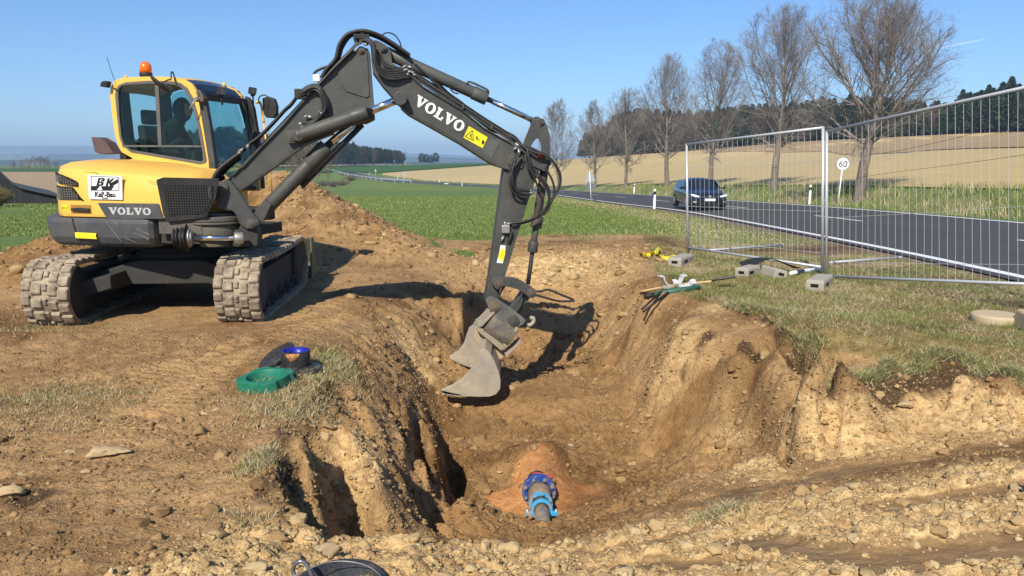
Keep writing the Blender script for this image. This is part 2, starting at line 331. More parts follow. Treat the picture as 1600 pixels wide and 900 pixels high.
# rolling turf edge
D += tf*(.03+.02*fbm(xn, yn, .2, 3, 49))
D += dk*(.05*(fbm(xn, yn, .09, 3, 51)))
Z = Zb.copy(); Zn = Zb[near]+hn+D
# keep the standing places of the machine level
trk = np.exp(-np.clip(np.maximum(np.abs(xn+3.7)-1.3, 0)**2/.05+np.maximum(np.abs(yn-8.9)-1.6, 0)**2/.05, 0, 50))
Zn = Zn*(1-trk)+(Zb[near]-.01+.55*D+.012*fbm(xn, yn, .3, 4, 59))*trk
Z[near] = Zn
# ground under the road
dn = dnear(X, Y)
onroad = sstep(-.30, .0, dn)*(1-sstep(ROADW-.0, ROADW+.30, dn))*(Y < 420)
Z -= .06*onroad
Zr = fbm(X, Y, 2.6, 3, 71); outer = ~near
Z[outer] += (.03*Zr+.0)[outer]*(Y[outer] < 200)*(1-onroad[outer])
# uneven far bank
Z += .10*fbm(X, Y, 1.6, 3, 73)*sstep(ROADW+1.2, ROADW+2.5, dn)*(1-sstep(ROADW+4, ROADW+6, dn))*(Y < 120)
ny, nx = GX.shape
XX = X.copy(); YY = Y.copy()
# ragged, slightly overhanging walls
jx = .045*fbm(xn, yn, .11, 3, 81)*steep*(1-.8*slk); jy = .045*fbm(xn, yn, .11, 3, 83)*steep*(1-.8*slk)
XX[near] += jx; YY[near] += jy
def grid_mesh(name, co, nx, ny):
    me = bpy.data.meshes.new(name)
    i = np.arange(nx*ny).reshape(ny, nx)
    q = np.stack([i[:-1, :-1], i[:-1, 1:], i[1:, 1:], i[1:, :-1]], -1).reshape(-1, 4)
    me.vertices.add(nx*ny); me.vertices.foreach_set('co', co.astype(np.float32).ravel())
    me.loops.add(q.size); me.loops.foreach_set('vertex_index', q.astype(np.int32).ravel())
    me.polygons.add(len(q)); me.polygons.foreach_set('loop_start', np.arange(0, q.size, 4, dtype=np.int32))
    try: me.polygons.foreach_set('loop_total', np.full(len(q), 4, dtype=np.int32))
    except Exception: pass
    me.polygons.foreach_set('use_smooth', np.ones(len(q), dtype=bool))
    me.update(); me.validate(); return me
def tri_mesh(name, co, faces):
    """co (n,3), faces (m,3)"""
    me = bpy.data.meshes.new(name)
    me.vertices.add(len(co)); me.vertices.foreach_set('co', np.asarray(co, np.float32).ravel())
    me.loops.add(faces.size); me.loops.foreach_set('vertex_index', faces.astype(np.int32).ravel())
    k = faces.shape[1]
    me.polygons.add(len(faces)); me.polygons.foreach_set('loop_start', np.arange(0, faces.size, k, dtype=np.int32))
    try: me.polygons.foreach_set('loop_total', np.full(len(faces), k, dtype=np.int32))
    except Exception: pass
    me.update(); return me
ground_me = grid_mesh('ground', np.stack([XX, YY, Z], -1), nx, ny)
def cattr(me, name, rgba):
    a = me.color_attributes.new(name, 'FLOAT_COLOR', 'POINT'); a.data.foreach_set('color', rgba.astype(np.float32).ravel())
z1 = np.zeros((X.size, 4)); z2 = np.zeros((X.size, 4)); z1[:, 3] = 1; z2[:, 3] = 1
z1[near, 0] = cr; z1[near, 1] = np.clip(sm+0*slk, 0, 1); z1[near, 2] = og
z2[near, 0] = dk; z2[near, 1] = gr; z2[near, 2] = np.clip(tf+.8*st, 0, 1)
z1[near, 3] = M['slick']
oo = outer
z2[oo, 1] = 1.
# verge: gravelly brown beside the carriageway, dry grass on the bank
verge = np.exp(-((dn+.75)/.75)**2)*(Y < 45)*(Y > 2)*(dn < .4)
z2[:, 3] = np.clip(verge*(1.1+.6*Zr)*1.2, 0, 1)
wide = sstep(-2.5, -1.3, dn+.5*Zr)*(Y < 19)*(Y > 2)*(dn < .4)*(1-sstep(15, 20, Y))
z2[:, 3] = np.maximum(z2[:, 3], wide)
drybank = np.clip(sstep(ROADW+.2, ROADW+1.0, dn)*(1-sstep(ROADW+3.2, ROADW+4.4, dn))*(.55+1.2*fbm(X, Y, 3., 3, 91)), 0, 1)*(Y < 160)
dryn = np.clip(np.exp(-((dn+1.9)/1.3)**2)*(1.1+1.3*fbm(X, Y, 2.2, 3, 95))+.9*np.exp(-((X-3.4)/1.0)**2-((Y-16.5)/3.2)**2), 0, 1)*(dn < 0)*(Y < 80)
drybank = np.maximum(drybank, dryn)
z2[:, 2] = np.maximum(z2[:, 2], drybank*(z2[:, 1] > .5))
cattr(ground_me, 'za', z1); cattr(ground_me, 'zb', z2)
ZG = Z.reshape(GX.shape)
def gz(x, y):
    """height of the finished ground"""
    x = np.atleast_1d(np.asarray(x, float)); y = np.atleast_1d(np.asarray(y, float))
    i = np.clip(np.searchsorted(gx, x)-1, 0, nx-2); j = np.clip(np.searchsorted(gy, y)-1, 0, ny-2)
    fx = (x-gx[i])/(gx[i+1]-gx[i]); fy = (y-gy[j])/(gy[j+1]-gy[j])
    return (ZG[j, i]*(1-fx)+ZG[j, i+1]*fx)*(1-fy)+(ZG[j+1, i]*(1-fx)+ZG[j+1, i+1]*fx)*fy
def g1z(x, y): return float(gz(x, y)[0])
def hit(u, v, tmax=80):
    """where the pixel's line of sight meets the ground"""
    d = ray(u, v); t = np.concatenate([np.linspace(1.5, 20, 2400), np.linspace(20, tmax, 1200)])
    x = d.x*t; y = d.y*t; z = CAMZ+d.z*t; m = np.nonzero(z < gz(x, y))[0]
    i = m[0] if len(m) else -1
    return Vector((x[i], y[i], float(gz(x[i], y[i])[0])))
# ------------------------------------------------------------------ node helper and materials
class G:
    def __init__(s, name):
        s.m = bpy.data.materials.new(name); s.m.use_nodes = True; s.t = s.m.node_tree; s.t.nodes.clear()
        s.o = s.t.nodes.new('ShaderNodeOutputMaterial'); s.b = s.t.nodes.new('ShaderNodeBsdfPrincipled')
        s.t.links.new(s.b.outputs[0], s.o.inputs[0]); s.b.inputs['Roughness'].default_value = .8
        s.b.inputs['Specular IOR Level'].default_value = .3
    def N(s, ty, **k):
        n = s.t.nodes.new(ty)
        for a, v in k.items(): setattr(n, a, v)
        return n
    def L(s, a, b): s.t.links.new(a, b)
    def set(s, sock, v):
        if hasattr(v, 'is_output'): s.L(v, sock)
        elif isinstance(v, (tuple, list)) and len(v) == 3 and sock.type == 'RGBA': sock.default_value = (*v, 1)
        else: sock.default_value = v
    def pos(s, scale=(1, 1, 1), rot=(0, 0, 0), obj=False):
        g = s.N('ShaderNodeTexCoord').outputs['Object'] if obj else s.N('ShaderNodeNewGeometry').outputs['Position']
        if scale == (1, 1, 1) and rot == (0, 0, 0): return g
        m = s.N('ShaderNodeMapping'); m.inputs['Scale'].default_value = scale; m.inputs['Rotation'].default_value = rot
        s.L(g, m.inputs['Vector']); return m.outputs[0]
    def noise(s, scale, det=4, rough=.55, vec=None, dist=0):
        n = s.N('ShaderNodeTexNoise'); n.inputs['Scale'].default_value = scale; n.inputs['Detail'].default_value = det
        n.inputs['Roughness'].default_value = rough; n.inputs['Distortion'].default_value = dist
        s.L(vec if vec is not None else s.pos(), n.inputs['Vector']); return n.outputs['Fac']
    def voro(s, scale, vec=None, out='Distance', feature='F1', rnd=1):
        n = s.N('ShaderNodeTexVoronoi', feature=feature); n.inputs['Scale'].default_value = scale
        n.inputs['Randomness'].default_value = rnd
        s.L(vec if vec is not None else s.pos(), n.inputs['Vector']); return n.outputs[out]
    def ramp(s, f, stops, interp='LINEAR'):
        r = s.N('ShaderNodeValToRGB'); r.color_ramp.interpolation = interp; e = r.color_ramp.elements
        while len(e) < len(stops): e.new(.5)
        for i, (p, c) in enumerate(stops):
            e[i].position = p; e[i].color = (*c, 1) if isinstance(c, (tuple, list)) else (c, c, c, 1)
        s.L(f, r.inputs[0]); return r.outputs[0]
    def mix(s, f, a, b, mode='MIX'):
        m = s.N('ShaderNodeMix', data_type='RGBA', blend_type=mode)
        s.set(m.inputs[0], f); s.set(m.inputs[6], a); s.set(m.inputs[7], b); return m.outputs[2]
    def math(s, op, a, b=0, clamp=False):
        m = s.N('ShaderNodeMath', operation=op, use_clamp=clamp); s.set(m.inputs[0], a); s.set(m.inputs[1], b); return m.outputs[0]
    def attr(s, name):
        a = s.N('ShaderNodeAttribute', attribute_name=name); sp = s.N('ShaderNodeSeparateColor'); s.L(a.outputs['Color'], sp.inputs[0])
        return sp.outputs[0], sp.outputs[1], sp.outputs[2], a.outputs['Alpha']
    def bump(s, h, dist=.01, strength=1, prev=None):
        b = s.N('ShaderNodeBump'); b.inputs['Distance'].default_value = dist; b.inputs['Strength'].default_value = strength
        s.L(h, b.inputs['Height'])
        if prev is not None: s.L(prev, b.inputs['Normal'])
        return b.outputs[0]
    def done(s, col=None, rough=None, nor=None, metal=None, spec=None):
        if col is not None: s.set(s.b.inputs['Base Color'], col)
        if rough is not None: s.set(s.b.inputs['Roughness'], rough)
        if metal is not None: s.set(s.b.inputs['Metallic'], metal)
        if spec is not None: s.set(s.b.inputs['Specular IOR Level'], spec)
        if nor is not None: s.L(nor, s.b.inputs['Normal'])
        return s.m
def soil_colours(g):
    n1 = g.noise(1.1, 5, .6); n2 = g.noise(7, 5, .65); n3 = g.noise(38, 4, .7)
    a = g.ramp(n1, [(.3, (.27, .165, .085)), (.5, (.37, .24, .125)), (.68, (.47, .325, .18))])
    b = g.ramp(n2, [(.3, (.20, .12, .06)), (.5, (.37, .245, .13)), (.7, (.54, .40, .235))])
    c = g.mix(.5, a, b)
    return g.mix(g.math('MULTIPLY', n3, .8), c, g.ramp(n3, [(.35, (.17, .105, .055)), (.55, (.38, .26, .14)), (.72, (.60, .47, .30))])), n1, n2, n3
g = G('soil')
soil, n1, n2, n3 = soil_colours(g)
za = g.attr('za'); zb = g.attr('zb')
n4 = g.noise(110, 3, .7); vv = g.voro(26, out='Distance'); brk = g.noise(4.5, 5, .65)
def edge(w, lo=.35, hi=.65, k=.55):   # weight broken up by noise so that no border is soft
    return g.ramp(g.math('ADD', w, g.math('MULTIPLY', g.math('SUBTRACT', brk, .5), k)), [(lo, 0.), (hi, 1.)])
crumb = g.ramp(g.noise(14, 5, .7), [(.32, (.30, .19, .095)), (.48, (.53, .385, .21)), (.66, (.70, .55, .32))])
c = g.mix(edge(za[0]), soil, crumb)
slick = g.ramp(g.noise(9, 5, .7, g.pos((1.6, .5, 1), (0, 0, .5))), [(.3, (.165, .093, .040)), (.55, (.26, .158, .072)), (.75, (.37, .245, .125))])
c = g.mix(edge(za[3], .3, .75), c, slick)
smear = g.ramp(g.noise(16, 4, .6, g.pos((.18, 1.3, 1), (0, 0, -.12))), [(.3, (.17, .112, .058)), (.55, (.24, .165, .09)), (.75, (.40, .29, .17))])
c = g.mix(edge(za[1], .35, .6, .4), c, smear)
orange = g.ramp(g.noise(20, 4, .6), [(.3, (.42, .205, .085)), (.6, (.54, .29, .14)), (.75, (.60, .38, .22))])
c = g.mix(edge(za[2], .3, .6, .4), c, orange)
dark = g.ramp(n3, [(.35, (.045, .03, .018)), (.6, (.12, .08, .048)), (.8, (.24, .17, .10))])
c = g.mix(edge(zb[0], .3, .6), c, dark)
tufts = g.ramp(g.noise(9, 5, .75, g.pos((1, 1, 1))), [(.3, (.10, .095, .035)), (.5, (.22, .175, .08)), (.7, (.36, .28, .15))])
c = g.mix(edge(zb[2], .35, .7), c, tufts)
gn = g.noise(.25, 5, .6); gn2 = g.noise(6, 5, .75)
grassc = g.mix(.5, g.ramp(gn, [(.3, (.095, .140, .028)), (.7, (.14, .185, .04))]), g.ramp(gn2, [(.3, (.055, .10, .02)), (.7, (.15, .21, .05))]))
gmask = edge(zb[1], .3, .6)
dry = g.ramp(gn2, [(.3, (.20, .16, .075)), (.7, (.38, .30, .165))])
gg = g.mix(g.math('MULTIPLY', g.ramp(g.math('ADD', zb[2], g.math('MULTIPLY', g.math('SUBTRACT', gn2, .5), .9)), [(.25, 0.), (.8, 1.)]), .8), grassc, dry)
c = g.mix(gmask, c, gg)
vergec = g.ramp(g.noise(11, 5, .75), [(.3, (.115, .08, .055)), (.55, (.20, .15, .105)), (.75, (.33, .255, .17))])
c = g.mix(edge(zb[3], .35, .7, .5), c, vergec)
pale = g.ramp(g.voro(34, out='Color'), [(.93, 0.), (.95, 1.)])   # pale stone chips in the soil
c = g.mix(g.math('MULTIPLY', g.math('MULTIPLY', pale, .75), g.math('SUBTRACT', 1, gmask)), c, (.56, .45, .31))
cut = g.ramp(vv, [(.0, 1.), (.55, 0.)])
h = g.math('ADD', g.math('MULTIPLY', n3, .8), g.math('ADD', g.math('MULTIPLY', n4, .35), g.math('MULTIPLY', cut, .25)))
hb = g.math('MULTIPLY', h, g.math('SUBTRACT', 1, g.math('MULTIPLY', g.math('MAXIMUM', za[1], g.math('MULTIPLY', za[3], .8)), .65)))
nor = g.bump(hb, .028, 1.)
c = g.mix(g.math('SUBTRACT', 1, gmask), c, g.mix(1., c, (1.09, 1.0, .83), 'MULTIPLY'))
bd = g.noise(.75, 6, .62, None, .6); c = g.mix(g.math('MULTIPLY', g.math('SUBTRACT', 1, gmask), g.math('SUBTRACT', 1, g.math('MULTIPLY', za[0], .8))), c, g.mix(1., c, g.ramp(bd, [(.36, (.50, .44, .36)), (.50, (.92, .90, .86)), (.66, (1.12, 1.10, 1.08))]), 'MULTIPLY'))
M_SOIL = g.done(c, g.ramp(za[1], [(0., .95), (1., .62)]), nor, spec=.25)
ground_me.materials.append(M_SOIL)
ROOT = SC.collection.objects
ground = bpy.data.objects.new('ground', ground_me); ROOT.link(ground); ground['kind'] = 'structure'

def setp(o, label=None, cat=None, group=None, kind=None):
    if label: o['label'] = label
    if cat: o['category'] = cat
    if group: o['group'] = group
    if kind: o['kind'] = kind
    return o
def drape(name, low, top, rows, cols, off, mat, kind='structure'):
    low = np.array(low, float); top = np.array(top, float)
    def rs(P, n):
        s = np.r_[0, np.cumsum(np.hypot(*np.diff(P, axis=0).T))]; t = np.linspace(0, s[-1], n)
        return np.stack([np.interp(t, s, P[:, 0]), np.interp(t, s, P[:, 1])], -1)
    a, b = rs(low, cols), rs(top, cols); w = np.linspace(0, 1, rows)[:, None, None]
    xy = a[None]*(1-w)+b[None]*w
    z = base(xy[..., 0], xy[..., 1])+off
    me = grid_mesh(name, np.concatenate([xy, z[..., None]], -1).reshape(-1, 3), cols, rows)
    me.materials.append(mat); o = bpy.data.objects.new(name, me); ROOT.link(o); setp(o, kind=kind); return o
def hitb(u, v):
    d = ray(u, v); t = np.linspace(15, 900, 6000); x = d.x*t; y = d.y*t
    gap = CAMZ+d.z*t-base(x, y); m = np.nonzero(gap < 0)[0]
    i = m[0] if len(m) else int(np.argmin(np.where(y > 60, np.where(y < 480, gap, 1e9), 1e9)))
    if not len(m): print('no hit', u, v, round(float(y[i])), round(float(gap[i]), 2))
    return (x[i], y[i])
# ---- road
def off_curve(y, d):
    gy_ = (near_edge(y+1)-near_edge(y-1))/2; nx_, ny_ = 1/np.sqrt(1+gy_*gy_), -gy_/np.sqrt(1+gy_*gy_)
    return near_edge(y)+d*nx_, y+d*ny_
def road_strip(name, d0, d1, y0, y1, step, off, mat, n=2, me_only=False):
    ys = np.arange(y0, y1+step*.5, step); ds = np.linspace(d0, d1, n); co = []
    for y in ys:
        for d in ds:
            x_, y_ = off_curve(y, d); co.append((x_, y_, float(base(x_, y_))+off))
    me = grid_mesh(name, np.array(co), n, len(ys)); me.materials.append(mat)
    if me_only: return me
    o = bpy.data.objects.new(name, me); ROOT.link(o); return o
g = G('asphalt')
a1 = g.noise(180, 3, .8); a2 = g.noise(.7, 4, .6, g.pos((.6, .15, 1)))
lane = g.noise(2.2, 5, .7, g.pos((1, .05, 1)));
c = g.mix(.42, g.ramp(a1, [(.35, (.036, .034, .031)), (.6, (.070, .066, .060)), (.75, (.15, .14, .125))]), g.ramp(a2, [(.3, (.046, .043, .039)), (.7, (.084, .079, .071))]))
M_ASPH = g.done(c, .75, g.bump(a1, .004, .6), spec=.4)
road = road_strip('road', -.16, ROADW+.16, -40, 420, 1.5, .005, M_ASPH, 5); setp(road, kind='structure')
g = G('road_paint'); pn = g.noise(45, 4, .8)
M_LINE = g.done(g.mix(g.ramp(pn, [(.58, 0.), (.68, 1.)]), (.72, .72, .70), (.22, .22, .22)), .6)
for d0, d1 in ((.06, .24), (ROADW-.24, ROADW-.06)):
    setp(road_strip('road_edge_line', d0, d1, -40, 400, 1.5, .0105, M_LINE, 2), kind='structure')
bmx = []
y = 14.2-12*5
# arc length stepping of the centre dashes: 4 m line, 8 m gap
ys = np.arange(-40, 400, .25); cx, cy = off_curve(ys, ROADW/2); sarc = np.r_[0, np.cumsum(np.hypot(np.diff(cx), np.diff(cy)))]
s23 = np.interp(24.6, ys, sarc); co = []; fc = []
k0 = -int(s23//12)
for k in range(k0, 34):
    s0 = s23+12*k
    for q in range(4):
        for s_, in ((s0+q,), (s0+q+1,)):
            yy_ = np.interp(s_, sarc, ys)
            for d in (ROADW/2-.06, ROADW/2+.06):
                x_, y_ = off_curve(yy_, d); co.append((x_, y_, float(base(x_, y_))+.0105))
        n0 = len(co)-4; fc.append((n0, n0+1, n0+3, n0+2))
me = tri_mesh('road_centre_dashes', np.array(co), np.array(fc)); me.materials.append(M_LINE)
o = bpy.data.objects.new('road_centre_dashes', me); ROOT.link(o); setp(o, kind='structure')
# ---- fields
def field_mat(name, lo, hi, sc=2., streak=(1, .12, 1), rot=.5):
    g = G(name); a = g.noise(sc, 6, .7, g.pos(streak, (0, 0, rot))); b = g.noise(.03, 3, .5); d = g.noise(12, 4, .8)
    w = g.N('ShaderNodeTexWave'); w.inputs['Scale'].default_value = .09; w.inputs['Distortion'].default_value = 1.2
    g.L(g.pos((1, 1, 1), (0, 0, rot)), w.inputs[0])
    c = g.ramp(g.mix(.4, a, d), [(.3, lo), (.7, hi)])
    c = g.mix(g.math('MULTIPLY', b, .25), c, lo); c = g.mix(g.math('MULTIPLY', w.outputs['Fac'], .10), c, lo)
    return g.done(c, .95, spec=.1)
M_STUB = field_mat('stubble', (.36, .27, .125), (.55, .43, .215))
M_BROWN = field_mat('ploughed', (.27, .19, .10), (.39, .285, .16), 3.)
M_YOUNG = field_mat('young_crop', (.035, .085, .018), (.06, .13, .03))
low = [off_curve(y_, ROADW+4.4+.3*sin(y_)) for y_ in (4., 10, 16, 22, 30, 40, 50, 60, 75, 90, 105, 120, 140, 165)]+[off_curve(y_, ROADW+3.5) for y_ in (185., 200, 220, 245, 262)]
mid = [(95, 20), (100, 60)]+[hitb(u, v) or (100, 100) for u, v in ((1650, 231), (1500, 234), (1300, 237), (1200, 238), (1100, 240))]
edge_top = [(200, 100), (178, 160), (150, 190), (135, 200), (115, 212), (85, 230), (62, 252), (46, 270), (25, 300)]
lft = [hitb(u, v) for u, v in ((785, 257), (720, 262), (640, 267.5), (598, 271))]
top = [(100, 30), (140, 100)]+edge_top[2:]+[p for p in lft if p]
drape('stubble_field', low, top, 60, 120, .06, M_STUB)
md = [p for p in mid[2:] if p and p[1] < 250]
if len(md) > 2:
    drape('ploughed_field', [(150, 60)]+md, [(175, 150)]+edge_top[2:7], 14, 50, .16, M_BROWN)
def px(*a): return [p for p in (hitb(u, v) for u, v in a) if p]
gl = px((500, 270.5), (555, 269.5), (598, 270), (640, 267), (785, 256.5)); gt = px((380, 262.5), (440, 261.5), (510, 261), (645, 258.5), (700, 257), (765, 255.5))
drape('young_crop_field', gl, gt, 10, 40, .22, M_YOUNG)
drape('far_stubble_field', px((300, 262), (457, 260.5), (590, 259.3)), px((300, 256.5), (457, 256.5), (585, 258)), 8, 20, .35, M_STUB)
bl = px((-400, 306), (-100, 306), (0, 305), (90, 305), (330, 304), (420, 303), (520, 300)); bt = px((-400, 269), (-100, 269), (0, 269), (90, 269), (330, 268), (420, 268), (470, 268))
drape('ploughed_field', bl, bt, 16, 60, .10, M_BROWN)
drape('young_crop_field', px((-400, 268), (0, 268), (90, 268), (400, 267.3)), px((-400, 264), (0, 263.5), (90, 263.5), (400, 263)), 8, 30, .12, M_YOUNG)
# ---- distant hills
g = G('wooded_hills'); w1 = g.noise(.004, 6, .65, g.pos((1, .35, 3)))
M_HILL = g.done(g.ramp(w1, [(.38, (.018, .035, .018)), (.52, (.035, .055, .025)), (.60, (.16, .15, .08)), (.66, (.05, .085, .03))]), 1, spec=0)
def ridge(u0, u1, Y, prof, depth, seed, nm='distant_hills'):
    us = np.linspace(u0, u1, 160); vs = np.interp(us, [p[0] for p in prof], [p[1] for p in prof]); co = []
    K = [(-1, -1), (-.6, -.1), (-.3, .55), (0, 1), (.5, .8), (1, -.5)]
    zb_ = -70.
    for kk, hh in K:
        for u, v in zip(us, vs):
            yy = Y+kk*depth; p = at(u, v, Y)
            zt = p.z+Y*.0012*float(fbm(np.array([u/40.]), np.array([seed*3.1]), 1, 3, seed)[0])
            co.append((p.x*yy/Y, yy, zb_+(zt-zb_)*max(hh, 0) - (25 if hh < 0 else 0)))
    me = grid_mesh(nm, np.array(co), len(us), len(K)); me.materials.append(M_HILL)
    o = bpy.data.objects.new(nm, me); ROOT.link(o); setp(o, kind='structure')
ridge(-500, 2100, 5600, [(-500, 229), (0, 228), (170, 229), (400, 233), (600, 238), (700, 241), (770, 246), (1000, 246), (2100, 246)], 900, 1)
ridge(-500, 2100, 3300, [(-500, 240), (0, 241), (200, 240), (500, 243), (700, 246), (780, 249), (1000, 250), (2100, 250)], 600, 2)
ridge(-500, 1200, 1700, [(-500, 252), (0, 251), (60, 249), (200, 252), (500, 252), (650, 253), (700, 254), (1200, 256)], 300, 3)
# ---- the air
bm = bmesh.new(); bmesh.ops.create_cube(bm, size=1)
hz0, hz1 = -130., 128.
for v in bm.verts: v.co = (v.co.x*15000, v.co.y*9000+3600, hz0+(v.co.z+.5)*(hz1-hz0))
me = bpy.data.meshes.new('haze'); bm.to_mesh(me); bm.free()
hm = bpy.data.materials.new('haze'); hm.use_nodes = True; hm.node_tree.nodes.clear()
ho = hm.node_tree.nodes.new('ShaderNodeOutputMaterial'); hv = hm.node_tree.nodes.new('ShaderNodeVolumePrincipled')
hv.inputs['Color'].default_value = (.52, .74, 1, 1); hv.inputs['Density'].default_value = .0003; hv.inputs['Anisotropy'].default_value = .0
hm.node_tree.links.new(hv.outputs[0], ho.inputs['Volume']); me.materials.append(hm)
o = bpy.data.objects.new('haze', me); ROOT.link(o); setp(o, kind='stuff')
# ------------------------------------------------------------------ mesh builder
def frame_of(d):
    d = Vector(d).normalized(); a = Vector((0, 0, 1)) if abs(d.z) < .95 else Vector((1, 0, 0))
    u = d.cross(a).normalized(); return u, d.cross(u).normalized(), d
class MB:
    def __init__(s): s.v = []; s.f = []; s.mi = []; s.cm = 0; s.sm = []; s.smooth = False
    def face(s, idx): s.f.append(tuple(idx)); s.mi.append(s.cm); s.sm.append(s.smooth)
    def add(s, vs, fs, smooth=False):
        n = len(s.v); s.v += [tuple(p) for p in vs]; o = s.smooth; s.smooth = smooth
        for f in fs: s.face([i+n for i in f])
        s.smooth = o; return s
    def box(s, c, size, ax=None):
        c = Vector(c); ax = ax or (Vector((1, 0, 0)), Vector((0, 1, 0)), Vector((0, 0, 1)))
        h = [Vector(a)*sz/2 for a, sz in zip(ax, size)]
        vs = [c+h[0]*i+h[1]*j+h[2]*k for k in (-1, 1) for j in (-1, 1) for i in (-1, 1)]
        return s.add(vs, [(0, 2, 3, 1), (4, 5, 7, 6), (0, 1, 5, 4), (2, 6, 7, 3), (0, 4, 6, 2), (1, 3, 7, 5)])
    def prism(s, poly, vec):
        vec = Vector(vec); n = len(poly); vs = [Vector(p) for p in poly]+[Vector(p)+vec for p in poly]
        fs = [tuple(range(n)), tuple(range(2*n-1, n-1, -1))]+[(i, i+n, (i+1) % n+n, (i+1) % n) for i in range(n)]
        return s.add(vs, fs)
    def cyl(s, p0, p1, r0, r1=None, n=20, cap=True):
        r1 = r0 if r1 is None else r1; p0, p1 = Vector(p0), Vector(p1); u, w, d = frame_of(p1-p0); vs = []
        for p, r in ((p0, r0), (p1, r1)): vs += [p+u*r*cos(2*pi*i/n)+w*r*sin(2*pi*i/n) for i in range(n)]
        s.add(vs, [(i, (i+1) % n, (i+1) % n+n, i+n) for i in range(n)], True)
        if cap: s.add(vs, [tuple(range(n-1, -1, -1)), tuple(range(n, 2*n))])
        return s
    def pipe(s, p0, p1, r, ri, n=28):
        p0, p1 = Vector(p0), Vector(p1); u, w, d = frame_of(p1-p0); vs = []
        for p, q in ((p0, r), (p1, r), (p1, ri), (p0, ri)): vs += [p+u*q*cos(2*pi*i/n)+w*q*sin(2*pi*i/n) for i in range(n)]
        for a, b, sm in ((0, 1, True), (1, 2, False), (2, 3, True), (3, 0, False)):
            s.add(vs, [(i+a*n, (i+1) % n+a*n, (i+1) % n+b*n, i+b*n) for i in range(n)], sm)
        return s
    def tube(s, pts, r, n=8, cap=True):
        P = [Vector(p) for p in pts]; m = len(P); R = r if isinstance(r, (list, tuple)) else [r]*m
        t0 = (P[1]-P[0]).normalized(); u, w, _ = frame_of(t0); vs = []
        for i in range(m):
            t = (P[min(i+1, m-1)]-P[max(i-1, 0)]).normalized()
            u = (u-t*u.dot(t)); u = u.normalized() if u.length > 1e-6 else frame_of(t)[0]; w = t.cross(u)
            vs += [P[i]+u*R[i]*cos(2*pi*k/n)+w*R[i]*sin(2*pi*k/n) for k in range(n)]
        fs = [(i*n+k, i*n+(k+1) % n, (i+1)*n+(k+1) % n, (i+1)*n+k) for i in range(m-1) for k in range(n)]
        s.add(vs, fs, True)
        if cap: s.add(vs, [tuple(range(n-1, -1, -1)), tuple(range((m-1)*n, m*n))])
        return s
    def lathe(s, c, axis, prof, n=24):
        """prof: (radius, height along axis)"""
        c = Vector(c); u, w, d = frame_of(axis); vs = []
        for r, h in prof: vs += [c+d*h+u*r*cos(2*pi*k/n)+w*r*sin(2*pi*k/n) for k in range(n)]
        m = len(prof); s.add(vs, [(i*n+k, i*n+(k+1) % n, (i+1)*n+(k+1) % n, (i+1)*n+k) for i in range(m-1) for k in range(n)], True)
        s.add(vs, [tuple(range(n-1, -1, -1)), tuple(range((m-1)*n, m*n))]); return s
    def rings(s, rings, smooth=True, closed=True, caps=True):
        n = len(rings[0]); vs = [p for r in rings for p in r]; m = len(rings)
        rg = range(n) if closed else range(n-1)
        s.add(vs, [(i*n+k, i*n+(k+1) % n, (i+1)*n+(k+1) % n, (i+1)*n+k) for i in range(m-1) for k in rg], smooth)
        if caps: s.add(vs, [tuple(range(n-1, -1, -1)), tuple(range((m-1)*n, m*n))])
        return s
    def build(s, name, mat, parent=None, bevel=0, seg=2, fix=True, auto=None):
        me = bpy.data.meshes.new(name); off = wloc(parent) if parent else Vector((0, 0, 0))
        me.from_pydata([tuple(Vector(p)-off) for p in s.v], [], s.f)
        for m in (mat if isinstance(mat, (list, tuple)) else [mat]): me.materials.append(m)
        me.polygons.foreach_set('material_index', s.mi); me.polygons.foreach_set('use_smooth', s.sm)
        if fix:
            bm = bmesh.new(); bm.from_mesh(me); bmesh.ops.remove_doubles(bm, verts=bm.verts, dist=1e-5)
            bmesh.ops.recalc_face_normals(bm, faces=bm.faces); bm.to_mesh(me); bm.free()
        me.update(); o = bpy.data.objects.new(name, me); ROOT.link(o)
        if parent: o.parent = parent
        if bevel:
            b = o.modifiers.new('bevel', 'BEVEL'); b.width = bevel; b.segments = seg; b.limit_method = 'ANGLE'; b.angle_limit = radians(35)
        return o
def wloc(o):
    l = Vector((0, 0, 0))
    while o: l = l+o.location; o = o.parent
    return l
def thing(name, loc, label, cat, group=None):
    o = bpy.data.objects.new(name, None); ROOT.link(o); o.location = loc; o.empty_display_size = .2
    return setp(o, label, cat, group)
def smoothpath(P, n=8):
    P = [Vector(p) for p in P]; out = []
    for i in range(len(P)-1):
        a = P[max(i-1, 0)]; b = P[i]; c = P[i+1]; d = P[min(i+2, len(P)-1)]
        for k in range(n):
            t = k/n; out.append(.5*((2*b)+(c-a)*t+(2*a-5*b+4*c-d)*t*t+(3*b-a-3*c+d)*t**3))
    out.append(P[-1]); return out
def copy_tree(o, parent=None):
    c = o.copy(); ROOT.link(c)
    if parent: c.parent = parent
    for ch in list(o.children): copy_tree(ch, c)
    return c
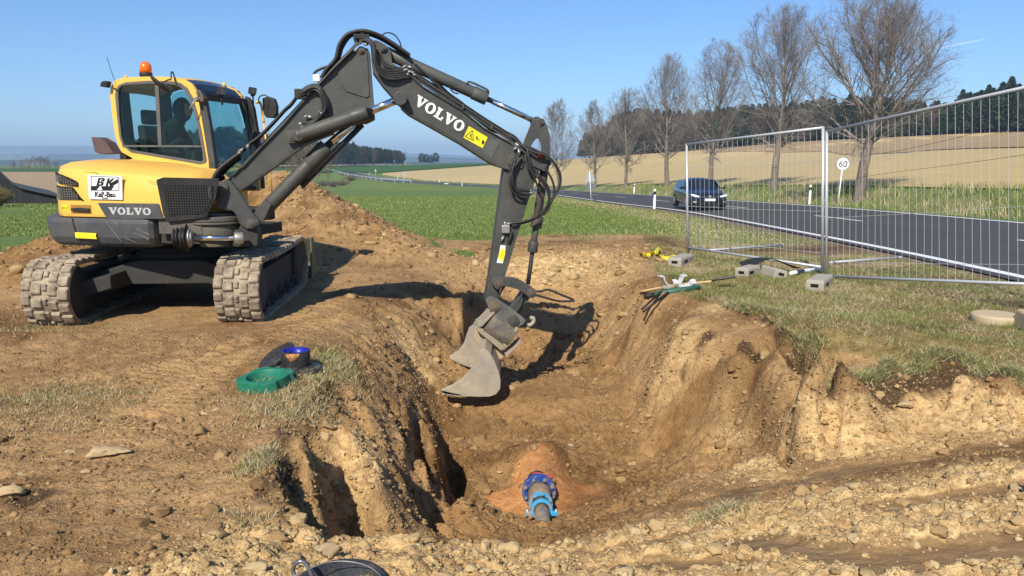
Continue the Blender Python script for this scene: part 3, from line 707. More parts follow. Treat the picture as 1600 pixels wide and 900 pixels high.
def text_mesh(body, size, mat, name, parent, origin, ux, uy, depth=.002, bold=0, align='CENTER'):
    """writing in the plane spanned by ux, uy"""
    cu = bpy.data.curves.new(name, 'FONT'); cu.body = body; cu.size = size; cu.align_x = align; cu.extrude = depth/2; cu.offset = bold
    t = bpy.data.objects.new(name+'_t', cu); ROOT.link(t); dg = bpy.context.evaluated_depsgraph_get()
    me = bpy.data.meshes.new_from_object(t.evaluated_get(dg)); bpy.data.objects.remove(t)
    ux = Vector(ux).normalized(); uy = Vector(uy).normalized(); uz = ux.cross(uy)
    M = Matrix((ux, uy, uz)).transposed().to_4x4(); M.translation = Vector(origin)-(wloc(parent) if parent else Vector())
    me.transform(M); me.materials.clear(); me.materials.append(mat); me.name = name
    o = bpy.data.objects.new(name, me); ROOT.link(o)
    if parent: o.parent = parent
    return o
def paint(name, col, rough=.5, dust=.35, dustc=(.34, .25, .15), sc=3., metal=0, fine=.25, spec=.4):
    g = G(name); a = g.noise(sc, 8, .75); b = g.noise(sc*9, 4, .7); 
    d = g.ramp(g.math('ADD', g.math('MULTIPLY', a, .7), g.math('MULTIPLY', b, .3)), [(.42, 0.), (.72, 1.)])
    base_ = g.mix(g.math('MULTIPLY', b, fine), col, tuple(x*.45 for x in col))
    c = g.mix(g.math('MULTIPLY', d, dust), base_, dustc)
    if dust > .12: sp = g.ramp(g.noise(55, 2, .5), [(.66, 0.), (.70, 1.)]); c = g.mix(g.math('MULTIPLY', sp, g.math('MULTIPLY', d, .7)), c, tuple(x*.8 for x in dustc))
    return g.done(c, g.ramp(d, [(0, rough), (1, min(1, rough+.3))]), g.bump(b, .002, .25), metal=metal, spec=spec)
M_GREY = paint('dark_grey_paint', (.050, .053, .048), .45, .34, (.20, .165, .12), 2.2)
M_GREY2 = paint('counterweight_grey', (.058, .062, .066), .5, .34, (.22, .19, .15), 3)
M_YEL = paint('yellow_paint', (.80, .46, .075), .42, .30, (.52, .34, .16), 1.6, fine=.06)
M_BLK = paint('black_plastic', (.012, .012, .012), .5, .25, (.14, .11, .08), 4)
M_FRM = paint('window_frame_grey', (.10, .10, .095), .5, .15, sc=4)
M_HOSE = paint('hose_rubber', (.016, .016, .016), .45, .3, (.12, .10, .075), 14)
M_CHROME = G('chrome').done((.80, .80, .80), .12, metal=1.)
M_STEEL = paint('fitting_steel', (.42, .41, .38), .4, .3, (.20, .15, .10), 30, metal=.7)
M_RUB = paint('track_rubber_mud', (.19, .15, .105), .9, 1., (.60, .48, .32), 7, fine=.6)
M_DIRT = paint('dirty_frame', (.030, .030, .028), .75, .35, (.13, .10, .065), 6)
M_MUD = paint('mud_caked_steel', (.27, .23, .165), .7, .7, (.50, .40, .25), 9, fine=.4)
M_WHITE = paint('white_sticker', (.78, .78, .75), .5, .12, sc=20, fine=.03)
M_BLACKP = G('black_print').done((.015, .015, .015), .5)
M_YSTICK = paint('warning_yellow', (.85, .68, .02), .4, .05, sc=20, fine=.03)
g = G('tinted_glass'); g.t.nodes.remove(g.b); tr = g.N('ShaderNodeBsdfTransparent'); tr.inputs[0].default_value = (.70, .84, .84, 1)
gl_ = g.N('ShaderNodeBsdfGlossy'); gl_.inputs['Roughness'].default_value = .03; gl_.inputs[0].default_value = (.9, .95, .95, 1)
fr = g.N('ShaderNodeLayerWeight'); fr.inputs[0].default_value = .5; mx = g.N('ShaderNodeMixShader')
g.L(g.math('ADD', g.math('MULTIPLY', g.math('POWER', fr.outputs['Facing'], 5.), .6), .025), mx.inputs[0]); g.L(tr.outputs[0], mx.inputs[1]); g.L(gl_.outputs[0], mx.inputs[2]); g.L(mx.outputs[0], g.o.inputs[0]); M_GLASS = g.m

# slab-serif letters as outlines in a unit cell (x 0..w, y 0..1)
def _ring(cx, cy, rx, ry, n=28): return [(cx+rx*cos(2*pi*i/n), cy+ry*sin(2*pi*i/n)) for i in range(n)]
def letter_polys(ch):
    if ch == 'V': return [[(-.04, 1), (.50, 1), (.50, .88), (.42, .88), (.60, .38), (.74, .88), (.64, .88), (.64, 1), (1.04, 1), (1.04, .88), (.96, .88), (.60, 0), (.44, 0), (.06, .88), (-.04, .88)]], 1.0
    if ch == 'L': return [[(0, 1), (.52, 1), (.52, .88), (.42, .88), (.42, .14), (.66, .14), (.76, .40), (.88, .40), (.86, 0), (0, 0), (0, .12), (.12, .12), (.12, .88), (0, .88)]], .9
    return 'O', 1.02
def slab_word(word, parent, mat, origin, ux, uy, h, gap=.06, wid=1.0, depth=.003, name='lettering', bend=None):
    mb = MB(); x = 0; W = sum(letter_polys(c)[1] for c in word)+gap*(len(word)-1)
    ux = Vector(ux).normalized(); uy = Vector(uy).normalized(); uz = ux.cross(uy); o = Vector(origin)
    def T(px_, py_, k): 
        p = o+ux*((px_-W/2)*h*wid)+uy*((py_-.5)*h)+uz*(depth*k); return bend(p) if bend else p
    for c in word:
        P, w = letter_polys(c)
        if P == 'O':
            n = 28; A_ = _ring(x+w/2, .5, .50, .52, n); B_ = _ring(x+w/2, .5, .21, .36, n)
            vs = [T(*p, 1) for p in A_]+[T(*p, 1) for p in B_]+[T(*p, 0) for p in A_]+[T(*p, 0) for p in B_]
            fs = []
            for i in range(n):
                j = (i+1) % n; fs += [(i, j, j+n, i+n), (i+2*n, j+2*n, j, i), (i+n, j+n, j+3*n, i+3*n)]
            mb.add(vs, fs)
        else:
            for q in P: mb.prism([T(x+a, b, 0) for a, b in q], uz*depth)
        x += w+gap
    return mb.build(name, mat, parent)
# ------------------------------------------------------------------ the excavator
EC = Vector((-3.84, 8.9, 0)); EZ = g1z(-3.7, 8.9)
ex = thing('excavator', (EC.x, EC.y, EZ), 'yellow and dark grey crawler excavator reaching its arm into the dug pit', 'excavator')
HPHI = radians(13); HF = Vector((cos(HPHI), -sin(HPHI), 0)); HR = Vector((-sin(HPHI), -cos(HPHI), 0)); UP = Vector((0, 0, 1))
def hl(a, b, z): return EC+HF*a+HR*b+UP*z
# ---- undercarriage: turned 5 degrees
UA = radians(5); UL = Vector((-sin(UA), cos(UA), 0)); US = Vector((cos(UA), sin(UA), 0))    # along, to the right
def ul(l, s, z): return EC+UL*l+US*s+UP*(z+EZ)
def track(side):
    s0 = side*.925; tw = .45
    # outline in (l, z): rounded belt
    L, R = 1.08, .335; path = []
    for k in range(13): a = pi/2+pi*k/12; path.append((-L+R*cos(a), R+.005+R*sin(a)))
    for k in range(1, 22): path.append((-L+2*L*k/22, .005))
    for k in range(13): a = -pi/2+pi*k/12; path.append((L+R*cos(a), R+.005+R*sin(a)))
    for k in range(1, 22): x_ = L-2*L*k/22; path.append((x_, 2*R+.005-.025*sin(pi*k/22)))
    P = [Vector((p[0], p[1])) for p in path]; n = len(P)
    cum = [0]
    for i in range(n): cum.append(cum[-1]+(P[(i+1) % n]-P[i]).length)
    def at_s(s_):
        s_ %= cum[-1]
        for i in range(n):
            if cum[i+1] >= s_: break
        t = (s_-cum[i])/(cum[i+1]-cum[i]); a, b = P[i], P[(i+1) % n]; q = a.lerp(b, t)
        # smooth tangent
        return q, (b-a).normalized()
    mb = MB(); rings = []
    for i in range(n):
        t = (P[(i+1) % n]-P[i-1]).normalized(); nn = Vector((t.y, -t.x))
        q = P[i]-nn*.0; qi = P[i]-nn*.045
        rings.append([ul(q.x, s0-tw/2, q.y), ul(q.x, s0+tw/2, q.y), ul(qi.x, s0+tw/2, qi.y), ul(qi.x, s0-tw/2, qi.y)])
    rings.append(rings[0]); mb.rings(rings, smooth=False, caps=False)
    NL = 46; pitch = cum[-1]/NL; rr = random.Random(5+side)
    for k in range(NL):
        q, t = at_s(k*pitch); nn = Vector((t.y, -t.x)); nn3 = UL*nn.x+UP*nn.y; t3 = UL*t.x+UP*t.y
        for (sa, sb, sh) in ((-tw/2, -.028, .0), (.028, tw/2, pitch*.42)):
            q2, t2 = at_s(k*pitch+sh); nn = Vector((t2.y, -t2.x)); nn3 = UL*nn.x+UP*nn.y; t3 = UL*t2.x+UP*t2.y
            h = .030+rr.uniform(-.009, .008)
            # lug with a step in it
            for (fa, fb, dd) in ((0, .46, -.018), (.46, 1, .018)):
                a_ = sa+(sb-sa)*fa; b_ = sa+(sb-sa)*fb
                c = ul(q2.x, s0+(a_+b_)/2, q2.y)+nn3*(h/2-.004)+t3*(dd*(1 if side > 0 else 1))
                L_ = pitch*rr.uniform(.66, .84); hb_ = [US*(abs(b_-a_)/2-.001), t3*L_/2, nn3*h/2]; q_ = [1.08, .86+rr.uniform(-.12, .08)]
                vs_ = [c+hb_[0]*i*q_[k > 0]**.5+hb_[1]*(j*q_[k > 0]+rr.uniform(-.08, .08))+hb_[2]*(k+rr.uniform(-.15, .12)*(k > 0)) for k in (-1, 1) for j in (-1, 1) for i in (-1, 1)]
                mb.add(vs_, [(0, 2, 3, 1), (4, 5, 7, 6), (0, 1, 5, 4), (2, 6, 7, 3), (0, 4, 6, 2), (1, 3, 7, 5)])
        if rr.random() < .9:
            c = ul(q.x, s0, q.y)+nn3*.010; mb.box(c, (.045, pitch*.5, .03), (US, t3, nn3))
    tr_ = mb.build('track', M_RUB, ex, bevel=.008, seg=1)
    # frame, wheels
    fb = MB(); inner = s0-side*.0
    prof = [(-1.02, .22), (-.9, .15), (.9, .15), (1.02, .22), (1.02, .42), (.85, .5), (-.85, .5), (-1.02, .42)]
    fb.prism([ul(l, s0-.12, z) for l, z in prof], US*.24)
    fb.build('track_frame', M_DIRT, tr_, bevel=.015)
    for l, nm in ((-L, 'idler_wheel'), (L, 'drive_sprocket')):
        w = MB(); c0 = ul(l, s0-.17, R+.005); w.lathe(c0, US, [(.06, -.005), (.25, 0), (.285, .03), (.285, .12), (.2, .14), (.2, .2), (.285, .22), (.285, .31), (.25, .34), (.06, .345)], 28); w.build(nm, M_DIRT, tr_)
    for k in range(5):
        w = MB(); l = -.8+.4*k; w.cyl(ul(l, s0-.15, .14), ul(l, s0+.15, .14), .085, n=18); w.cyl(ul(l, s0-.19, .14), ul(l, s0+.19, .14), .04, n=12); w.build('road_wheel', M_DIRT, tr_)
    w = MB(); w.cyl(ul(0, s0-.12, .57), ul(0, s0+.12, .57), .06); w.build('carrier_roller', M_DIRT, tr_)
for sd in (-1, 1): track(sd)
m = MB(); m.prism([ul(-.62, x_, z) for x_, z in ((-.80, .20), (-.80, .46), (-.35, .60), (.35, .60), (.80, .46), (.80, .20), (.42, .34), (-.42, .34))], UL*1.25)
m.prism([ul(-1.02, x_, z) for x_, z in ((-.80, .26), (-.80, .44), (-.45, .50), (-.45, .36))], UL*.5)
m.build('undercarriage_frame', M_DIRT, ex, bevel=.012)
m = MB(); m.cyl(ul(0, 0, .54), ul(0, 0, .72), .47, n=40); m.cyl(ul(0, 0, .60), ul(0, 0, .66), .53, n=40); m.build('slew_ring', M_DIRT, ex)
# dozer blade at the far end
m = MB(); bl = 1.72
prof = [(bl+.0, .02), (bl+.10, .10), (bl+.13, .25), (bl+.08, .42), (bl-.02, .60), (bl-.05, .60), (bl+.04, .40), (bl+.08, .25), (bl+.05, .12), (bl-.03, .04)]
m.prism([ul(l, -1.1, z) for l, z in prof], US*2.28)
for s_ in (-1.1, 1.16): m.prism([ul(l, s_, z) for l, z in ((bl-.25, .05), (bl+.1, .02), (bl+.13, .3), (bl-.02, .62), (bl-.16, .62))], US*.025)
for s_ in (-.42, .34): m.prism([ul(l, s_, z) for l, z in ((.6, .20), (bl, .16), (bl, .34), (.6, .38))], US*.09)
M_OLIVE = paint('blade_green_grey', (.075, .085, .062), .5, .35, (.25, .22, .14), 4)
m.build('dozer_blade', M_OLIVE, ex, bevel=.008)
# ---- upper structure: plan outline (a, b)
def outline(R=1.37, hb=1.10, front=.42, front2=.42, inset=0., n=26, cr=.10, bs=.45):
    R -= inset; hb -= inset; front -= inset*.6; front2 -= inset*.6; th = math.asin(min(1, hb/R)); P = []
    for k in range(n+1):
        a_ = (pi-th)+(2*th)*k/n
        P.append((R*cos(a_), R*sin(a_)))
    return ([(front, bs), (front, hb-cr)]+[(front-cr*(1-cos(t)), hb-cr+cr*sin(t)) for t in (pi/6, pi/3, pi/2)]+[(.1, hb), (-.3, hb)]+P+[(-.3, -hb), (.1, -hb)]
            +[(front2-cr*(1-cos(t)), -hb+cr-cr*sin(t)) for t in (pi/2, pi/3, pi/6)]+[(front2, -hb+cr), (front2, bs-.06)])
HK = dict(R=1.28, front=.98, front2=.24)
def loft(levels, mb, smooth=True):
    rings = []
    for z, inset, kw in levels: rings.append([hl(a, b, z if not callable(z) else z(a, b)) for a, b in outline(inset=inset, **kw)])
    return mb.rings(rings, smooth=False)
m = MB(); loft([(.70, .10, {}), (.735, .05, {}), (.80, .015, {}), (.95, 0, {}), (1.0, .01, {})], m)
cwt = m.build('counterweight', M_GREY2, ex, bevel=.02, seg=3)
m = MB(); q = [hl(a, 1.103, z) for a, z in ((-.50, .79), (-.24, .785), (-.25, .815), (-.24, .845), (-.50, .85))]; m.prism(q, HR*.004); m.build('reflective_strip', M_YSTICK, cwt)
m = MB(); m.prism([hl(a, 1.102, z) for a, z in ((-.47, .70), (-.462, .70), (-.518, 1.0), (-.53, 1.0))], HR*.003); m.build('panel_seam', M_BLACKP, cwt)
# hood: sides to the shoulder, then a crowned top
def ztop(a, b):
    return 1.60-.17*(a+1.3)/2.3
lv = [(1.012, .03, HK), (1.05, .025, HK), (1.25, .03, HK), (lambda a, b: ztop(a, b)-.14, .045, HK), (lambda a, b: ztop(a, b)-.04, .085, HK), (lambda a, b: ztop(a, b)+.0, .17, HK), (lambda a, b: ztop(a, b)+.03, .34, HK), (lambda a, b: ztop(a, b)+.045, .5, dict(HK, cr=.05, bs=.3))]
m = MB(); rings = []
for z, inset, kw in lv: rings.append([hl(a, b, z if not callable(z) else z(a, b)) for a, b in outline(inset=inset, **kw)])
m.rings(rings, smooth=True)
hood = m.build('engine_hood', M_YEL, ex, bevel=.012, seg=2)
# dark side panel with the grille at the front of the near side
def side(u, v, off=0., b=1.083):
    p0 = hl(0, b+off, 1); return onplane(u, v, p0, HR)
m = MB(); pg = [(245, 281), (256, 277), (343, 279), (338, 310), (322, 340), (262, 347), (256, 335)]
m.prism([side(u, v) for u, v in pg], HR*.012); gp = m.build('grille_surround', M_BLK, ex, bevel=.004)
m = MB(); pg = [(254, 289), (334, 291), (333, 313), (320, 334), (264, 338)]
P = [side(u, v, .013) for u, v in pg]
g = G('dark_mesh_backing'); M_DARKB = g.done((.006, .006, .006), .9)
m.prism(P, HR*.003); gb = m.build('grille_backing', M_DARKB, gp)
def hexmesh(mb, inside, a0, a1, z0, z1, s, b, r=.0022, fn=None):
    hx = s*.866
    k = 0; row = 0; z = z0
    while z < z1:
        a = a0+(hx if row % 2 else 0)
        while a < a1:
            c = (a, z)
            if inside(a, z):
                vv_ = [(a+s*.5*cos(pi/2+pi/3*i), z+s*.5*sin(pi/2+pi/3*i)) for i in range(6)]
                for i in (0, 1, 2):
                    p, q = vv_[i], vv_[i+1]; f_ = fn or (lambda a_, z_: hl(a_, b, z_))
                    mb.tube([f_(*p), f_(*q)], r, 4, False)
            a += 2*hx*.5*2*.5
        z += s*.75; row += 1
def inpoly(P):
    def f(x, y):
        c = False
        for i in range(len(P)):
            (x1, y1), (x2, y2) = P[i], P[i-1]
            if (y1 > y) != (y2 > y) and x < (x2-x1)*(y-y1)/(y2-y1)+x1: c = not c
        return c
    return f
def toaz(p): d = p-EC; return (d.dot(HF), p.z)
PP = [toaz(p) for p in P]
m = MB(); hexmesh(m, inpoly(PP), min(p[0] for p in PP), max(p[0] for p in PP), min(p[1] for p in PP), max(p[1] for p in PP), .034, 1.083+.019)
M_MESHG = paint('grille_mesh', (.055, .055, .055), .5, .3, (.2, .16, .1), 8)
m.build('grille_mesh', M_MESHG, gp)
# lower grey band with the maker's name
m = MB(); m.prism([side(u, v) for u, v in ((153, 317), (248, 318), (256, 342), (168, 342))], HR*.008); band = m.build('side_band', M_GREY2, ex, bevel=.003)
o_ = side(203, 330, .0095); slab_word('VOLVO', band, paint('worn_white_print', (.52, .53, .53), .6, .55, (.15, .14, .13), 40, fine=.4), o_, HF, UP, .073, wid=1.32)
# builder's sign on the hood
m = MB(); m.prism([side(u, v) for u, v in ((137, 273), (191, 275), (192, 312), (140, 311))], HR*.006); sign = m.build('company_sign', M_WHITE, ex)
def on_sign(u, v, k=.0075): return side(u, v, k)
m = MB()
def quad(mb, pts, k=.0075, d=.002): mb.prism([on_sign(u, v, k) for u, v in pts], HR*d)
for (a, b) in (((142, 275), (186, 276.4)), ((142, 296.8), (186, 297.3))):   # frame of the emblem
    quad(m, [a, b, (b[0], b[1]+.7), (a[0], a[1]+.7)])
for x0, y0, y1 in ((142, 275, 297), (185.4, 276.4, 297)): quad(m, [(x0, y0), (x0+.8, y0), (x0+.8, y1), (x0, y1)])
quad(m, [(143, 290.5), (156, 290.5), (151, 296.5), (143, 296.5)]); quad(m, [(158, 290.8), (178, 290.8), (174, 296.8), (160, 296.8)])
quad(m, [(171, 287), (184.5, 279.5), (184.5, 285.5), (175, 291)])
# slanting B and K
quad(m, [(150.5, 290), (154, 278), (157, 278), (153.6, 290)]); quad(m, [(156.5, 278), (163, 278.2), (164, 280.5), (162.5, 283.2), (157, 283.6), (157.6, 281.8), (160.2, 281.4), (160.6, 280.2), (156.4, 280)])
quad(m, [(155, 284.2), (161.6, 284.2), (162, 287), (160, 290), (153.6, 290), (154.2, 288), (158, 287.8), (158.8, 286), (154.6, 286)])
quad(m, [(165, 290.6), (168.5, 278.4), (171.6, 278.4), (168.4, 290.6)]); quad(m, [(169.8, 284), (175.5, 278.6), (178.6, 279), (172.8, 285), (175, 290.8), (171.8, 290.8)])
m.build('emblem', M_BLACKP, sign)
sx_ = (side(190, 305)-side(140, 305)).normalized()
text_mesh('Kaß-Bau', .074, M_BLACKP, 'sign_name', sign, side(164.5, 307.6, .0085), HF, UP, .002, bold=.0022)
text_mesh('GmbH', .027, M_BLACKP, 'sign_company_form', sign, side(164.5, 310.9, .0085), HF, UP, .002)
for k, (u0, v0, u1, v1) in enumerate(((133, 270, 197, 271), (133, 315.2, 197, 316), (133, 270, 134, 316), (196, 271, 197, 316))):
    pass
# rear side grilles wrap the tail: place on the curved hood
def wrap(a, z, off=0.):
    R = 1.28-.028+off; hb = 1.10-.028+off; b = min(hb, math.sqrt(max(R*R-a*a, 0))); return hl(a, b, z)
def strip(mb, a0, a1, ztop_, zbot_, off, thick=.006, n=14):
    ring = []
    for k in range(n+1):
        a = a0+(a1-a0)*k/n; w_ = k/n; zt = ztop_(w_); zb_ = zbot_(w_)
        ring.append([wrap(a, zb_, off), wrap(a, zt, off), wrap(a, zt, off+thick), wrap(a, zb_, off+thick)])
    mb.rings(ring, smooth=False)
GT = lambda a: 1.475-.10*max(0, (a+.80)/.36)**1.7; GB = lambda a: 1.375-.05*(a+.80)/.36
LT = lambda a: 1.335-.02*(a+.80)/.4-max(0, (a+.50)/.12)*.15; LB = lambda a: 1.185
for nm, (a0, a1, tp, bt) in {'upper_tail_grille': (-.80, -.44, GT, GB), 'lower_tail_grille': (-.80, -.385, LT, LB)}.items():
    m = MB(); strip(m, a0, a1, lambda w: tp(a0+(a1-a0)*w), lambda w: bt(a0+(a1-a0)*w), .003, .005); tg = m.build(nm, M_DARKB, hood)
    m = MB(); hexmesh(m, lambda a, z: (a0 < a < a1 and bt(a)+.01 < z < tp(a)-.01), a0, a1, 1.18, 1.50, .034, 1, fn=lambda a, z: wrap(a, z, .011), r=.0027)
    m.build('grille_mesh', paint('bare_mesh', (.26, .25, .22), .5, .3, sc=8), tg)
m = MB(); strip(m, -.55, -.30, lambda w: 1.135, lambda w: 1.045, .003, .004); lr = m.build('latch_recess', paint('latch_orange', (.36, .17, .025), .5, .2), hood)
m = MB(); m.prism([wrap(-.53, 1.075, .012), wrap(-.31, 1.068, .012), wrap(-.31, 1.10, .012), wrap(-.44, 1.108, .012), wrap(-.53, 1.10, .012)], HR*.022); m.build('latch_handle', M_BLK, lr, bevel=.004)
m = MB(); strip(m, -.68, -.58, lambda w: 1.13, lambda w: 1.08, .003, .002, 4); ws = m.build('warning_sticker', M_YSTICK, hood)
m = MB()
for k in range(6):
    a_ = -.672+.016*k; m.prism([wrap(a_, 1.09+.008*(k % 2), .0062), wrap(a_+.010, 1.09+.006*(k % 2), .0062), wrap(a_+.007, 1.115, .0062)], HR*.001)
m.build('sticker_print', M_BLACKP, ws)
# handling scratches and rub marks
def scuff(name, paths, mat, parent, w=.004, b=1.1005):
    for P_ in paths:
        m = MB()
        for i in range(len(P_)-1):
            a_, b_ = Vector(P_[i]), Vector(P_[i+1]); n_ = Vector((-(b_-a_).y, (b_-a_).x)).normalized()*w*(1 if i % 2 else .6)
            m.prism([hl(a_.x, b, a_.y), hl(b_.x, b, b_.y), hl(b_.x+n_.x, b, b_.y+n_.y), hl(a_.x+n_.x, b, a_.y+n_.y)], HR*.0012)
        m.build(name, mat, parent)
M_SCR = paint('scratch_pale', (.32, .31, .29), .6, .3, sc=30)
scuff('scratch', [[(-.12, .97), (-.06, .90), (.02, .80), (.05, .765)], [(.20, .86), (.30, .83), (.38, .79)], [(.24, .90), (.32, .87), (.40, .84)], [(-.02, .99), (.03, .93)], [(.10, .80), (.22, .765)]], M_SCR, cwt, .0035)
scuff('rub_mark', [[(-.35, 1.47), (-.25, 1.468), (-.18, 1.455)], [(.08, 1.43), (.12, 1.42)], [(.40, 1.385), (.52, 1.36)], [(.66, 1.352), (.74, 1.335)]], M_BLACKP, hood, .007, 1.073)
# exhaust behind the cab
m = MB(); pe = [(142, 214), (152, 214.5), (165, 222), (177, 240), (157, 241), (148, 238)]
pb = hl(0, .25, 1); m.prism([onplane(u, v, pb, HR) for u, v in pe], -HR*.16)
m.build('exhaust_stack', paint('rusted_exhaust', (.085, .055, .055), .7, .35, (.22, .15, .12), 8), ex, bevel=.01)
# ---- platform floor in front of the counterweight
m = MB(); m.box(hl(.45, .2, .80), (1.0, 1.5, .12), (HF, HR, UP)); m.box(hl(.1, -.55, .93), (1.0, .9, .16), (HF, HR, UP)); m.build('platform', M_DIRT, ex, bevel=.01)
# ---- cab
CB = -.17; CWID = .98
def cabp(u, v, b=CB): return onplane(u, v, hl(0, b, 1), HR)
def caz(u, v): return toaz(cabp(u, v))
def cp3(az, b): return hl(az[0], b, az[1])
outer = [caz(u, v) for u, v in ((212, 250), (190, 238), (181, 215), (176, 180), (172, 150), (173, 138), (178, 127), (192, 121), (230, 119.5), (268, 120), (287, 124), (301, 132), (311, 146), (320, 175), (328, 210), (336, 262), (338, 300), (330, 302), (212, 302))]
inner = [caz(u, v) for u, v in ((205, 238), (192, 228), (187, 215), (183, 180), (180, 150), (181, 142), (186, 133), (196, 129), (230, 126.5), (266, 127), (282, 130), (293, 138), (301, 152), (309, 178), (315, 205), (322, 245), (323, 252), (320, 255), (312, 256.5))]
glass = [caz(u, v) for u, v in ((204, 234), (194, 226), (190.5, 214), (186.5, 180), (185, 150), (186, 138.5), (190, 134.5), (200, 132.5), (230, 131), (262, 131), (278, 133.5), (288, 141), (296, 155), (304, 178), (310, 205), (317, 240), (317.5, 250), (315, 252.5), (308, 251.5))]
def frame_ring(mb, A_, B_, b, thick):
    """flat ring between outline A and B of equal length"""
    n = len(A_); vs = [cp3(p, b) for p in A_]+[cp3(p, b) for p in B_]+[cp3(p, b-thick) for p in A_]+[cp3(p, b-thick) for p in B_]
    fs = []
    for i in range(n):
        j = (i+1) % n; fs += [(i, j, j+n, i+n), (i+2*n, j+2*n, j+3*n, i+3*n), (i, j, j+2*n, i+2*n), (i+n, j+n, j+3*n, i+3*n)]
    mb.add(vs, fs)
yel_o = outer[:15]+[outer[15], (outer[16][0], outer[16][1]), outer[17], outer[18]]
ylo = [caz(u, v) for u, v in ((212, 250), (188, 237), (180, 215), (175, 180), (171.5, 150), (172.5, 137), (178, 126.5), (192, 121), (230, 119.5), (268, 120), (287, 124), (299, 131), (309, 146), (314, 170), (321, 205), (329, 240), (333, 262), (328, 268), (314, 266))]
cab = MB(); frame_ring(cab, ylo, inner, CB, .05)
cab = cab.build('cab', M_YEL, ex, bevel=.006)
m = MB(); frame_ring(m, inner, glass, CB+.006, .04); sf = m.build('side_window_frame', M_FRM, cab, bevel=.003)
m = MB(); m.prism([cp3(p, CB-.012) for p in glass], -HR*.005); m.build('side_window_pane', M_GLASS, cab)
m = MB(); m.prism([cp3(caz(u, v), CB+.008) for u, v in ((191, 226.5), (316, 227.2), (316.5, 230), (192, 229.5))], -HR*.03); m.build('window_bar', M_FRM, cab)
m = MB(); m.prism([cp3(caz(u, v), CB-.006) for u, v in ((241, 133), (247, 133), (252, 227), (246.5, 227))], -HR*.02); m.build('sliding_window_bar', M_FRM, cab)
# A pillar, dark, on both sides; windscreen frame between
pil = [(307, 139), (313, 142), (318, 150), (322, 160), (329, 200), (336, 250), (340, 300), (329, 300), (326, 250), (317, 195), (311, 160)]
for b_ in (CB+.012, CB-CWID):
    m = MB(); m.prism([cp3(caz(u, v), b_) for u, v in pil], -HR*.07); m.build('front_pillar', M_GREY if b_ > -.5 else M_BLK, cab, bevel=.012)
# roof: crown, slopes down at the front
roof = [caz(u, v) for u, v in ((173, 140), (177, 129), (190, 122.5), (230, 121), (268, 121.5), (283, 124))]
roof2 = [caz(u, v) for u, v in ((283, 124), (297, 131), (306, 141), (309, 149))]
def shell(mb, prof, b0, b1, t, crown=0., n=8):
    rings = []
    for k in range(n+1):
        w_ = k/n; b = b0+(b1-b0)*w_; cz = crown*4*w_*(1-w_)
        up_ = [hl(a, b, z+cz) for a, z in prof]; lo_ = [hl(a-.0, b, z+cz-t) for a, z in reversed(prof)]
        rings.append(up_+lo_)
    mb.rings(rings, smooth=False)
m = MB(); shell(m, roof, CB-.02, CB-CWID+.0, .05, .03); m.build('roof', M_YEL, cab, bevel=.01)
M_ROOFG = G('roof_hatch_glass').done((.012, .02, .035), .12, spec=.6)
m = MB(); shell(m, roof2, CB-.03, CB-CWID+.05, .03, .02); m.build('roof_hatch', M_ROOFG, cab)
m = MB()
rf2 = [(a+.0, z+.012) for a, z in roof2]
shell(m, rf2, CB-CWID+.07, CB-CWID-.0, .045, 0, 2); m.build('roof_front_edge', M_YEL, cab, bevel=.004)
# windscreen header and far side frame
far = CB-CWID
m = MB(); m.prism([cp3(caz(u, v), CB) for u, v in ((305, 143), (311, 145), (314, 156), (308, 154))], -HR*CWID); m.build('windscreen_header', M_BLK, cab)
wt0, wt1 = caz(312, 152), caz(331, 250); wt2 = caz(338, 300)
m = MB(); m.prism([cp3(wt0, CB-.06), cp3(wt0, far+.07), cp3(wt1, far+.07), cp3(wt2, far+.07), cp3(wt2, CB-.06), cp3(wt1, CB-.06)], HF*.005); m.build('windscreen', M_GLASS, cab)
m = MB(); fo = [(a, z) for a, z in ylo]; fi = [(a*.9-.03, z*.93+.12) for a, z in inner]
frame_ring(m, ylo, inner, far+.05, .05); m.build('door_frame', M_FRM, cab)
m = MB(); m.prism([cp3(p, far+.02) for p in glass], -HR*.005); m.build('door_window', M_GLASS, cab)
# lower walls and the back of the cab
lowp = [caz(u, v) for u, v in ((185, 248), (320, 258), (336, 268), (338, 303), (190, 303))]
m = MB(); m.prism([cp3(p, far+.05) for p in lowp], -HR*.04); m.build('door_panel', M_YEL, cab)
lowq = [caz(u, v) for u, v in ((205, 245), (322, 258), (336, 262), (339, 303), (210, 303))]
m = MB(); m.prism([cp3(p, CB-.01) for p in lowq], -HR*.03); m.build('side_panel', M_YEL, cab)
rb = [caz(u, v) for u, v in ((178, 142), (184, 142), (194, 226), (196, 302), (188, 302), (183, 215))]
for b0_, w_ in ((CB-.03, .16), (CB-.80, .16)):
    m = MB(); m.prism([cp3(p, b0_) for p in rb], -HR*w_); m.build('rear_post', M_BLK, cab)
rb2 = [caz(u, v) for u, v in ((186, 222), (192, 222), (196, 302), (188, 302))]
m = MB(); m.prism([cp3(p, CB-.19) for p in rb2], -HR*.60); m.build('rear_panel', M_BLK, cab)
m = MB(); a0_, a1_ = caz(195, 262)[0], caz(330, 262)[0]; zf = 1.22
m.prism([hl(a0_, CB-.05, zf), hl(a1_, CB-.05, zf), hl(a1_, far+.05, zf), hl(a0_, far+.05, zf)], UP*.04); m.build('cab_floor', M_BLK, cab)
